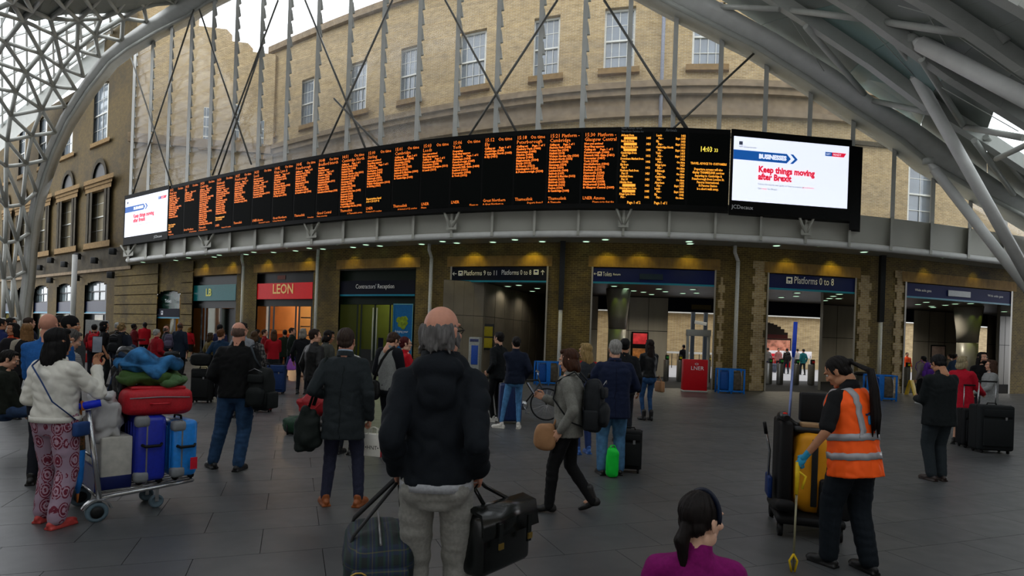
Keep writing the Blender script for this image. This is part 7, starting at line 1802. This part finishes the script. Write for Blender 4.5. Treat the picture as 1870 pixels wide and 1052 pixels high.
# ---- grey blazer woman
r_ = A['blazer']; rucksack(r_, 'bulky black rucksack on the grey blazer back', (24, 27, 30), (0.0, -0.27, 0.88), (0.32, 0.2, 0.52))
t = attach(r_, (-0.2, 0.2, 0.68), 'tote_bag', 'tan leather tote bag at the front of the grey blazer', 'bag', R(10))
soft('body', (0, 0, 0.13), (0.12, 0.23, 0.26), mat('tan_leather', (152, 112, 78), 0.55, var=0.1, scale=12), t, e=3, wob=0.015, taper=0.9); b = MB(); b.tube([(0, -0.08, 0.24), (0.08, -0.14, 0.42), (0.13, -0.2, 0.66)], 0.012, 6, flat=0.4); b.build('strap', mat('tan_leather', (152, 112, 78), 0.55), t)
def phone(rec, i, label, off=(0, 0.05, 0.05), pitch=-35, yaw=0):
    p = rec['hand'][i]; t = attach(rec, Vector(p) + Vector(off), 'phone', label, 'phone', R(yaw)); Mr = Matrix.Rotation(R(pitch), 4, 'X')
    rbox('case', (0, 0, 0), (0.075, 0.009, 0.15), 0.004, m_black, t, rot=Mr); rbox('screen', Mr @ Vector((0, -0.006, 0)), (0.068, 0.002, 0.138), 0.0008, mat('phone_screen', (96, 104, 116), 0.2, emit=0.1), t, rot=Mr)
phone(A['blazer'], 1, 'phone with lit screen held by the woman in grey blazer', (0.0, 0.06, 0.06)); phone(A['white'], 1, 'phone held up by the woman in white denim jacket', (-0.02, 0.03, 0.12), -10, 40); phone(A['sitter'], 1, 'phone in the hands of the man sitting on the floor', (-0.08, 0.06, 0.02), -50)
# woman in white: small blue bag and strap
r_ = A['white']; t = attach(r_, (0.24, 0.02, 0.8), 'purse', 'small blue purse on a long strap at the white denim jacket hip', 'purse')
rbox('body', (0, 0, 0.06), (0.06, 0.14, 0.12), 0.02, mat('blue_leather', (32, 62, 112), 0.5), t, seg=2)
b = MB(); pts = [(0.22, -0.02, 0.95), (0.14, -0.18, 1.12), (0.04, -0.185, 1.28), (-0.09, -0.16, 1.42), (-0.13, -0.02, 1.5)]
Mi = Matrix.Rotation(-t.rotation_euler[2], 3, 'Z')
b.tube([Mi @ (r_['W'](p) - t.location) for p in pts], 0.014, 6, flat=0.35); b.build('strap', mat('blue_leather', (32, 62, 112), 0.5), t)
# ---- navy blazer: green bag and black case
carrier('bright green carrier bag by the navy blazer feet', G(1117, 872), R(8), (0.17, 0.12, 0.38), (20, 196, 60), wob=0.012, hz=0.02)
suitcase('black soft suitcase beside the navy blazer and green carrier bag', G(1146, 861), R(-10), (0.34, 0.24, 0.5), (16, 18, 19))
# ---- others
r_ = A['greenj']; carrier('lilac carrier bag swinging from the dark green jacket', r_['W'](Vector(r_['hand'][1]) + Vector((0, 0, -0.5))), R(10), (0.4, 0.14, 0.45), (150, 86, 176), taper=0.4)
suitcase('black wheeled case with a bag strapped on top beside the old woman in red', G(313, 716), R(-20), (0.42, 0.3, 0.72), (15, 17, 18), handle=0.28); 
g = G(313, 716); t = thing('cabin_bag', 'small black bag perched on the case of the woman in dark red', 'bag', (g.x, g.y, 0.83), R(-20)); soft('body', (0, -0.03, 0.12), (0.4, 0.26, 0.22), cloth((17, 19, 20), 0.7), t, e=3, wob=0.015); b = MB(); b.tube([(-0.1, -0.03, 0.22), (0, -0.03, 0.27), (0.1, -0.03, 0.22)], 0.01, 5); b.build('handle', m_rub, t)
suitcase('tall black suitcase stacked with a holdall beside the ginger boy', G(369, 735), R(5), (0.42, 0.3, 0.72), (14, 16, 17), handle=0.34)
g = G(369, 735); t = thing('cabin_bag', 'square black holdall on top of the tall suitcase by the ginger boy', 'bag', (g.x - 0.02, g.y, 0.83), R(5)); soft('body', (0, -0.04, 0.145), (0.46, 0.28, 0.28), cloth((15, 17, 18), 0.7), t, e=4, wob=0.012); b = MB(); b.tube([(-0.1, -0.04, 0.28), (0, -0.04, 0.33), (0.1, -0.04, 0.28)], 0.01, 5); b.build('handle', m_rub, t)
suitcase('navy blue suitcase standing in the middle of the crowd', G(504, 719), R(8), (0.46, 0.28, 0.72), (24, 48, 92), handle=0.02)
suitcase('large blue suitcase behind the light jeans', G(930, 773), R(10), (0.46, 0.28, 0.76), (20, 44, 92), hard=True)
suitcase('large black suitcase with raised handle in front of the grey cardigan', G(1808, 826), R(-6), (0.56, 0.34, 0.78), (20, 24, 26), handle=0.4)
suitcase('black suitcase between the red raincoat and the large black case', G(1776, 817), R(-10), (0.46, 0.3, 0.66), (16, 18, 20), handle=0.42)
g3 = at_depth(1412, 42); suitcase('grey case wheeled beyond the gates', g3, 0, (0.45, 0.3, 0.6), (84, 90, 104), handle=0.3); suitcase('dark green case wheeled by the teal coat', at_depth(1458, 40.5), 0, (0.4, 0.3, 0.6), (14, 44, 40), handle=0.3)
rucksack(A['purple'], 'purple patterned rucksack at the wide aisle gate', (82, 38, 132), (0, -0.24, 0.98)); rucksack(A['longcoat'], 'pale violet rucksack held by the long navy coat', (86, 80, 100), (-0.3, -0.1, 0.9), yaw=R(20), straps=False); rucksack(A['redpack'], 'bright red rucksack near the arched doors', (170, 16, 30), (0, -0.22, 0.95)); rucksack(A['curls'], 'black rucksack on the curly blonde', (18, 21, 24), (0, -0.24, 0.98)); rucksack(A['g1'], 'black rucksack on the walker beyond the gates', (30, 28, 30), (0, -0.22, 1.0))
r_ = A['leather']; t = attach(r_, (0.3, 0, 0.62), 'handbag', 'tan handbag hanging by the blue jeans of the leather jacket woman', 'bag'); rbox('body', (0, 0, 0.12), (0.1, 0.28, 0.24), 0.03, mat('tan_leather', (152, 112, 78), 0.55), t, seg=2); b = MB(); b.tube([(0, -0.08, 0.23), (-0.03, 0, 0.36), (0, 0.08, 0.23)], 0.009, 5); b.build('handle', mat('tan_leather', (152, 112, 78), 0.55), t)

# ---- bicycle
t = thing('bicycle', 'black bicycle leaning behind the navy sweatshirt', 'bicycle', G(957, 766), R(-4))
for x in (-0.46, 0.46):
    b = MB(); b.tube([(x + 0.33 * math.cos(a), 0, 0.34 + 0.33 * math.sin(a)) for a in np.linspace(0, 2 * math.pi, 32, endpoint=False)], 0.016, 6, closed=True); w_ = b.build('wheel', m_rub, t)
    for a in np.linspace(0, 2 * math.pi, 16, endpoint=False):
        b = MB(); b.tube([(x, 0, 0.34), (x + 0.32 * math.cos(a), 0, 0.34 + 0.32 * math.sin(a))], 0.002, 4); b.build('spoke', m_chrome, w_)
b = MB()
for a, c in (((-0.36, 0, 0.82), (0.28, 0, 0.84)), ((-0.36, 0, 0.82), (-0.02, 0, 0.3)), ((0.3, 0, 0.76), (-0.02, 0, 0.3)), ((-0.46, 0, 0.34), (-0.02, 0, 0.3)), ((-0.46, 0, 0.34), (-0.36, 0, 0.82)), ((0.27, 0, 0.9), (0.46, 0, 0.34))): b.tube([a, c], 0.017, 8)
b.build('frame', mat('bike_black', (14, 15, 15), 0.35), t)
b = MB(); b.tube([(0.27, 0, 0.9), (0.26, 0, 1.0)], 0.014, 6); b.tube([(0.22, -0.26, 1.04), (0.28, -0.12, 1.01), (0.27, 0, 1.0), (0.28, 0.12, 1.01), (0.22, 0.26, 1.04)], 0.013, 6); b.build('handlebar', m_chrome, t)
b = MB(); b.ell((-0.4, 0, 0.96), (0.13, 0.07, 0.035)); b.tube([(-0.38, 0, 0.82), (-0.4, 0, 0.95)], 0.013, 6); b.build('saddle', m_rub, t)
b = MB(); b.lathe((-0.02, -0.05, 0.3), [(0.01, -0.005), (0.095, -0.005), (0.095, 0.005), (0.01, 0.005)], 18, axis='Y'); b.tube([(-0.02, -0.07, 0.3), (0.06, -0.08, 0.16)], 0.01, 6); b.box((0.07, -0.13, 0.15), (0.09, 0.09, 0.02)); b.build('crank', m_chrome, t)

# ---- red desk, metal frame, recycling frames, bin, wet-floor signs
t = thing('red_desk', 'red lectern desk with white letters at the gates', 'desk', G(1267, 715), R(-2))
rbox('body', (0, 0, 0.61), (0.86, 0.36, 1.14), 0.015, mat('desk_red', (186, 14, 26), 0.45, var=0.05), t); rbox('plinth', (0, 0, 0.025), (0.9, 0.42, 0.05), 0.008, m_steel, t)
put_text('LNER', Matrix.Translation((0.05, -0.183, 0.8)) @ Matrix.Rotation(R(90), 4, 'X'), m_lett, t, size=0.2, align='CENTER')
b = MB(); b.tube([(0.03 * math.cos(a) * 2 + 0.02, -0.185, 1.02 + 0.03 * math.sin(a)) for a in np.linspace(0, 6.28, 14, endpoint=False)], 0.008, 4, closed=True); b.build('crest', m_lett, t)
t = thing('metal_arch', 'grey metal portal frame standing behind the red desk', 'frame', G(1272, 706), R(-2))
for s in (-1, 1): rbox('upright', (s * 0.43, 0, 1.05), (0.08, 0.2, 2.1), 0.01, m_steel, t)
rbox('crossbar', (0, 0, 2.22), (0.98, 0.24, 0.26), 0.02, m_steel, t)
m_bl = mat('recycling_blue', (22, 106, 190), 0.45, var=0.08)
def recycler(label, loc, yaw):
    t = thing('recycling_frame', label, 'recycling bin', loc, yaw)
    for x in (-0.45, 0.0, 0.45):
        for y in (-0.2, 0.2): rbox('post', (x, y, 0.45), (0.06, 0.05, 0.9), 0.01, m_bl, t)
    for y in (-0.2, 0.2): rbox('top_rail', (0, y, 0.87), (0.96, 0.05, 0.06), 0.01, m_bl, t); rbox('bottom_rail', (0, y, 0.08), (0.96, 0.05, 0.06), 0.01, m_bl, t)
    soft('bag', (-0.22, 0, 0.46), (0.38, 0.34, 0.74), mat('bag_blue', (24, 78, 150), 0.4), t, e=5, wob=0.015, nu=24, nv=14); soft('bag', (0.22, 0, 0.44), (0.36, 0.32, 0.72), mat('bag_clear', (78, 70, 56), 0.35, var=0.4, scale=8), t, e=5, wob=0.015, seed=5, nu=24, nv=14)
    rbox('front_panel', (-0.02, -0.23, 0.48), (0.16, 0.02, 0.8), 0.005, m_bl, t)
    return t
recycler('blue recycling frame between the toilets passage and the platforms 0 to 8 doorway', G(1332, 718), R(-4)); recycler('blue recycling frame on the pier between the train symbol sign and wide aisle gate', G(1606, 731), R(-14)); recycler('blue recycling frame behind the phone of the grey blazer woman', at_depth(1001, 23.0), R(12))
t = thing('litter_bin', 'round dark litter bin beside the blue frame near the wide aisle gate', 'bin', G(1575, 727)); MB().lathe((0, 0, 0), [(0.24, 0), (0.27, 0.03), (0.29, 0.84)], 20).build('drum', mat('bin_grey', (46, 46, 44), 0.4, metal=0.4), t); MB().lathe((0, 0, 0), [(0.3, 0.84), (0.31, 0.9), (0.26, 0.95), (0.18, 0.95)], 20).build('lid', m_rub, t)
for g_, lab in ((G(1562, 722), 'yellow wet floor sign behind the cleaner'), (at_depth(1666, 24.2), 'yellow wet floor sign in the wide aisle gate')):
    t = thing('wet_floor_sign', lab, 'sign', g_, R(30)); my = mat('sign_yellow', (214, 178, 20), 0.5)
    for s in (-1, 1): rbox('leaf', (0, s * 0.09, 0.31), (0.3, 0.02, 0.62), 0.008, my, t, rot=Matrix.Rotation(s * 0.25, 4, 'X'))
t = thing('notice_board', 'white notice board with red emblem outside the arched doors', 'notice board', at_depth(176, 27), R(15)); rbox('panel', (0, 0, 1.15), (0.9, 0.08, 1.5), 0.01, mat('notice_white', (150, 152, 150), 0.5), t); rbox('emblem', (0.28, -0.045, 1.75), (0.16, 0.01, 0.16), 0.003, mat('emblem_red', (170, 20, 30), 0.5), t); rbox('plinth', (0, 0, 0.2), (0.9, 0.3, 0.4), 0.02, mat('plinth_red', (150, 24, 22), 0.5), t)
t = thing('lamp_post', 'thin grey post beside the middle arched door of the wing', 'post', at_depth(131, 34)); MB().tube([(0, 0, 0), (0, 0, 5.6)], 0.13, 10).build('shaft', m_mull, t); rbox('box', (0, -0.2, 2.0), (0.3, 0.2, 0.35), 0.02, m_mull, t)

# ---- luggage trolley and its load
TO = Vector((-3.72, 5.36, 0)); TY = R(-44)
t = thing('luggage_trolley', 'steel luggage trolley with blue handle loaded with suitcases', 'luggage trolley', TO, TY)
wid, ln = 0.32, 0.78
def wheel(b, x, y, r): b.lathe((x, y, r), [(0.012, -0.02), (r * 0.62, -0.014), (r * 0.7, -0.022), (r, -0.018), (r, 0.018), (r * 0.7, 0.022), (r * 0.62, 0.014), (0.012, 0.02)], 22, axis='X')
m_tyre = mat('grey_tyre', (92, 112, 124), 0.6)
for s in (-1, 1):
    b = MB(); wheel(b, s * wid, 0, 0.085); w_ = b.build('wheel', m_tyre, t)
    b = MB(); b.lathe((s * wid, 0, 0.085), [(0.01, -0.028), (0.045, -0.026), (0.05, 0.026), (0.01, 0.028)], 16, axis='X'); b.build('hub', m_dark, w_)
    b = MB(); b.loft([[Vector((s * wid + x, 0.115 * math.cos(a), 0.085 + 0.115 * math.sin(a))) for a in np.linspace(0.2, 2.8, 8)] + [Vector((s * wid + x, 0.1 * math.cos(a), 0.085 + 0.1 * math.sin(a))) for a in np.linspace(2.8, 0.2, 8)] for x in (-0.035, 0.035)]); b.build('mudguard', m_chrome, t, fix=True)
    b = MB(); b.tube([(s * wid, 0.02, 0.17), (s * (wid - 0.01), -0.02, 0.5), (s * (wid - 0.02), -0.08, 0.96)], 0.022, 10); b.build('upright', m_chrome, t)
    b = MB(); wheel(b, s * 0.15, 0.5, 0.06); b.build('caster', m_tyre, t); b = MB(); b.bar((s * 0.15, 0.5, 0.06), (s * 0.15, 0.5, 0.2), 0.05, 0.03, up=(0, 1, 0)); b.build('caster_fork', m_chrome, t)
    b = MB(); b.tube([(s * wid, 0.02, 0.2), (s * 0.28, 0.5, 0.22), (s * 0.24, ln, 0.23)], 0.018, 8); b.build('side_rail', m_chrome, t)
b = MB(); b.tube([(-0.24, ln, 0.23), (0, ln + 0.03, 0.23), (0.24, ln, 0.23)], 0.018, 8); b.build('front_rail', m_chrome, t)
for i in range(5): b = MB(); b.tube([(-0.2 + i * 0.1, 0.02, 0.215), (-0.18 + i * 0.09, ln, 0.235)], 0.01, 6); b.build('deck_rod', m_chrome, t)
b = MB(); b.tube([(-wid, 0.02, 0.2), (wid, 0.02, 0.2)], 0.018, 8); b.tube([(-wid + 0.01, -0.03, 0.55), (wid - 0.01, -0.03, 0.55)], 0.012, 8); b.build('cross_rail', m_chrome, t)
b = MB(); b.tube([(-wid - 0.02, -0.09, 0.93), (-0.15, -0.14, 0.95), (0.15, -0.14, 0.97), (wid + 0.0, -0.1, 1.0), (wid + 0.02, 0.0, 1.02)], [0.022, 0.024, 0.026, 0.036, 0.03], 10); b.build('handle', mat('trolley_blue', (22, 44, 190), 0.4), t)
b = MB(); b.box((0, 0.0, 0.34), (0.5, 0.02, 0.2)); b.build('advert_panel', mat('trolley_navy', (16, 30, 96), 0.4), t)
MT = Matrix.Translation(TO) @ Matrix.Rotation(TY, 4, 'Z')
def on(x, y, z): return MT @ Vector((x, y, z))
t = thing('cardboard_box', 'white printed carton on the trolley behind the umbrella', 'box', on(-0.02, 0.16, 0.235), TY)
rbox('carton', (0, 0, 0.23), (0.46, 0.24, 0.46), 0.012, mat('carton_white', (176, 174, 166), 0.7), t); rbox('blue_base', (0, -0.002, 0.06), (0.466, 0.246, 0.12), 0.01, mat('carton_blue', (14, 26, 78), 0.5), t)
put_text('e il Fantini', Matrix.Translation((0.0, -0.126, 0.135)) @ Matrix.Rotation(R(90), 4, 'X'), mat('print_blue', (60, 110, 150), 0.5), t, size=0.045, align='LEFT')
def hard_case(label, loc, yaw, size, col, tagc=None):
    t = suitcase(label, loc, yaw, size, col, hard=True, lift=0.03)
    w, d, h = size
    for sx in (-1, 1):
        for z in (0.08, h - 0.02): rbox('corner_guard', (sx * (w / 2 - 0.04), -d / 2 + 0.05, z), (0.11, 0.12, 0.1), 0.03, mat('guard_grey', (120, 124, 128), 0.4), t)
    b = MB(); b.tube([(w / 2, -0.08, h * 0.62), (w / 2 + 0.035, -0.06, h * 0.6), (w / 2 + 0.035, 0.06, h * 0.6), (w / 2, 0.08, h * 0.62)], 0.014, 6); b.build('side_handle', m_rub, t)
    return t
hard_case('royal blue hard suitcase upright in the middle of the trolley', on(0.03, 0.42, 0.24), TY, (0.46, 0.25, 0.6), (20, 40, 160))
lb_ = hard_case('sky blue hard suitcase with red tag at the front of the trolley', on(0.06, 0.69, 0.25), TY + R(4), (0.42, 0.22, 0.53), (28, 128, 214))
b = MB(); b.box((0.27, 0.05, 0.16), (0.01, 0.06, 0.11)); b.build('luggage_tag', mat('tag_red', (190, 28, 48), 0.5), lb_)
t = thing('red_holdall', 'bright red soft case lying across the top of the blue suitcases', 'holdall', on(0.05, 0.5, 0.862), TY + R(84))
soft('body', (0, 0, 0.13), (0.58, 0.42, 0.26), cloth((168, 14, 30), 0.6), t, e=4.5, wob=0.012, wl=0.3); rbox('top_pocket', (0, 0, 0.255), (0.44, 0.3, 0.03), 0.012, cloth((168, 14, 30), 0.6), t); b = MB(); b.tube([(-0.24, -0.215, 0.17), (0, -0.22, 0.18), (0.24, -0.215, 0.17)], 0.006, 5); b.build('zip', m_zip, t); b = MB(); b.tube([(-0.08, -0.215, 0.12), (-0.05, -0.25, 0.12), (0.05, -0.25, 0.12), (0.08, -0.215, 0.12)], 0.01, 6); b.build('handle', cloth((168, 14, 30), 0.6), t)
t = thing('green_anorak', 'folded olive green anorak on the red soft case', 'jacket', on(-0.02, 0.46, 1.13), TY + R(70)); soft('fold', (0, 0, 0.07), (0.56, 0.36, 0.16), cloth((52, 78, 34), 0.7), t, e=2.3, wob=0.05, seed=21, wl=0.2); soft('lining', (0.2, -0.05, 0.045), (0.24, 0.32, 0.1), cloth((66, 94, 58), 0.7), t, e=2.3, wob=0.03, seed=5)
t = thing('tie_dye_blanket', 'rumpled blue tie-dye blanket heaped on the green anorak', 'blanket', on(-0.04, 0.44, 1.235), TY + R(60)); soft('heap', (0, 0, 0.09), (0.52, 0.34, 0.2), mat('tie_dye', (40, 92, 136), 0.8, var=0.75, scale=9), t, e=2.2, wob=0.09, seed=33, wl=0.2); soft('dark_fold', (-0.1, 0.06, 0.15), (0.36, 0.24, 0.12), mat('tie_dye_dark', (22, 40, 62), 0.8, var=0.5, scale=12), t, e=2.2, wob=0.06, seed=3)
t = thing('white_sack', 'white plastic shopping sack on the trolley basket', 'bag', on(-0.02, 0.1, 0.70), TY); soft('sack', (0, 0, 0.16), (0.44, 0.26, 0.36), mat('white_plastic', (176, 176, 176), 0.4, var=0.08, scale=8), t, e=3.4, wob=0.05, seed=17, taper=0.8, wl=0.12); b = MB(); b.ell((0.1, 0, 0.345), (0.1, 0.04, 0.03)); b.build('knot', mat('white_plastic', (176, 176, 176), 0.4), t)
t = thing('black_sack', 'shiny black bin liner bundle between the phone and the blanket', 'bag', on(-0.2, 0.28, 0.70), TY); soft('sack', (0, 0, 0.36), (0.28, 0.26, 0.74), mat('black_plastic', (22, 23, 26), 0.22, var=0.3, scale=10, bump=0.4), t, e=2.5, wob=0.07, seed=14, taper=0.7); b = MB(); b.ell((0, 0, 0.74), (0.05, 0.05, 0.05)); b.build('knot', mat('black_plastic', (22, 23, 26), 0.22), t)
t = thing('umbrella', 'furled blue umbrella with wooden crook hooked on the trolley handle', 'umbrella', at_depth(151, 5.1) + Vector((0, 0, 0.17)), TY)
MB().tube([(0, 0, 0.08), (0, 0, 0.2), (0, 0, 0.45), (0, 0, 0.56)], [0.012, 0.036, 0.044, 0.02], 10).build('canopy_folds', mat('umbrella_blue', (34, 112, 190), 0.5), t); MB().tube([(0, 0, 0.45), (0, 0, 0.6), (0, 0, 0.72)], [0.045, 0.035, 0.02], 10).build('printed_top', pattern_mat('umbrella_print', rgb(70, 60, 34), rgb(150, 90, 30), rgb(40, 56, 40), 40), t)
MB().tube([(0, 0, 0.7), (0, 0, 0.8), (0.01, 0, 0.84), (0.05, 0, 0.86), (0.08, 0, 0.83), (0.085, 0, 0.79)], 0.012, 8).build('crook', mat('umbrella_wood', (150, 86, 34), 0.5), t); MB().tube([(0, 0, 0.0), (0, 0, 0.09)], [0.006, 0.012], 8).build('tip', mat('umbrella_wood', (150, 86, 34), 0.5), t)

# ---- cleaning cart
CO = G(1466, 965); CYw = R(-17)
t = thing('cleaning_cart', 'black cleaning cart with hanging yellow sack and side pockets', 'cleaning cart', CO, CYw)
rbox('base', (0, 0, 0.16), (0.56, 0.8, 0.08), 0.03, m_rub, t)
for sx in (-1, 1):
    for sy in (-1, 1):
        b = MB(); wheel(b, sx * 0.24, sy * 0.32, 0.06); b.bar((sx * 0.24, sy * 0.32, 0.07), (sx * 0.24, sy * 0.32, 0.14), 0.05, 0.04, up=(0, 1, 0)); b.build('caster', m_rub, t)
rbox('side_body', (-0.2, 0.0, 0.6), (0.11, 0.54, 0.84), 0.03, m_rub, t); rbox('rear_body', (0.05, 0.36, 0.55), (0.42, 0.1, 0.72), 0.03, m_rub, t)
my = mat('sack_yellow', (206, 140, 22), 0.5, var=0.1, scale=6)
soft('yellow_sack', (0.05, -0.02, 0.56), (0.36, 0.54, 0.74), my, t, e=4.5, wob=0.02, seed=6, wl=0.3); rbox('sack_band', (0.03, -0.3, 0.58), (0.05, 0.02, 0.6), 0.006, m_dark, t)
rbox('side_pocket', (0.2, -0.26, 0.36), (0.26, 0.12, 0.36), 0.03, mat('pocket_black', (22, 23, 25), 0.5), t); rbox('pocket_flap', (0.2, -0.325, 0.46), (0.24, 0.015, 0.12), 0.006, m_dark, t)
b = MB(); b.tube([(-0.22, -0.36, 1.06), (-0.24, -0.3, 1.08), (-0.23, -0.08, 1.06), (-0.1, 0.0, 0.96), (0.16, 0.02, 0.93)], [0.03, 0.04, 0.04, 0.036, 0.03], 10); b.tube([(-0.23, -0.1, 1.04), (-0.22, 0.1, 0.98)], 0.035, 8); b.build('push_handle', mat('handle_black', (20, 21, 22), 0.35), t)
b = MB(); b.ell((-0.23, -0.33, 1.1), (0.02, 0.02, 0.012)); b.build('red_stud', mat('stud_red', (190, 30, 24), 0.5), t)
rbox('tray', (0.06, 0.05, 0.94), (0.38, 0.44, 0.05), 0.02, m_dark, t); rbox('wood_block', (0.02, -0.05, 0.98), (0.16, 0.14, 0.04), 0.008, mat('wood_block', (150, 120, 86), 0.7), t)
rbox('lid_box', (0.1, 0.16, 1.13), (0.28, 0.12, 0.28), 0.02, m_rub, t); rbox('front_step', (-0.22, -0.24, 0.26), (0.16, 0.5, 0.1), 0.04, m_rub, t, rot=Matrix.Rotation(R(-12), 4, 'X'))
MC = Matrix.Translation(CO) @ Matrix.Rotation(CYw, 4, 'Z')
t = thing('mop', 'tall mop handle with blue tip rising from the cleaning cart', 'mop', MC @ Vector((-0.13, 0.3, 0.2)), 0)
p1 = P(1453, 588, t.location.y) - t.location
MB().tube([(0, 0, 0), p1 * 0.8], 0.013, 8).build('shaft', mat('mop_blue_steel', (96, 108, 150), 0.35, metal=0.5), t); MB().tube([p1 * 0.8, p1 * 0.84, p1], [0.014, 0.022, 0.02], 8).build('tip', mat('mop_blue', (24, 64, 180), 0.4), t); b = MB(); b.ell(p1 * 0.42, (0.06, 0.05, 0.05)); b.build('clip', mat('mop_blue', (24, 64, 180), 0.4), t)
t = thing('dustpan', 'long-handled dustpan leaning at the side of the cleaning cart', 'dustpan', MC @ Vector((-0.32, -0.02, 0.32)), CYw)
MB().tube([(0, 0.0, 0.1), (0.0, -0.06, 0.4), (-0.06, -0.12, 0.66)], 0.011, 8).build('handle', m_chrome, t); MB().tube([(-0.04, -0.1, 0.56), (-0.06, -0.12, 0.67)], 0.016, 8).build('grip', m_rub, t); rbox('pan', (0.01, 0.02, 0.06), (0.04, 0.26, 0.2), 0.012, mat('pan_blue', (18, 44, 96), 0.4), t)
r_ = A['cleaner']; hl = r_['W'](r_['hand'][0]); gp = G(1448, 1046)
t = thing('litter_picker', 'yellow litter picker in the cleaner gloved hand reaching to the floor', 'litter picker', gp)
hp = hl - gp
b = MB(); b.tube([(0, 0, 0.02), hp * 0.72], 0.008, 8); b.build('rod', mat('picker_grey', (120, 116, 90), 0.4, metal=0.4), t); b = MB(); b.tube([hp * 0.72, hp * 0.9, hp * 1.03], [0.012, 0.017, 0.017], 8); b.build('handle', mat('picker_yellow', (206, 172, 24), 0.5), t)
b = MB(); b.tube([hp * 0.95, hp * 0.9 + Vector((0.05, -0.03, 0.0)), hp * 0.78 + Vector((0.03, -0.02, 0))], 0.01, 8); b.build('trigger', mat('picker_yellow', (206, 172, 24), 0.5), t)
for s in (-1, 1): b = MB(); b.tube([(0, 0, 0.14), (s * 0.03, 0, 0.09), (s * 0.012, 0, 0.008)], 0.008, 6); b.build('claw', mat('picker_yellow', (206, 172, 24), 0.5), t)
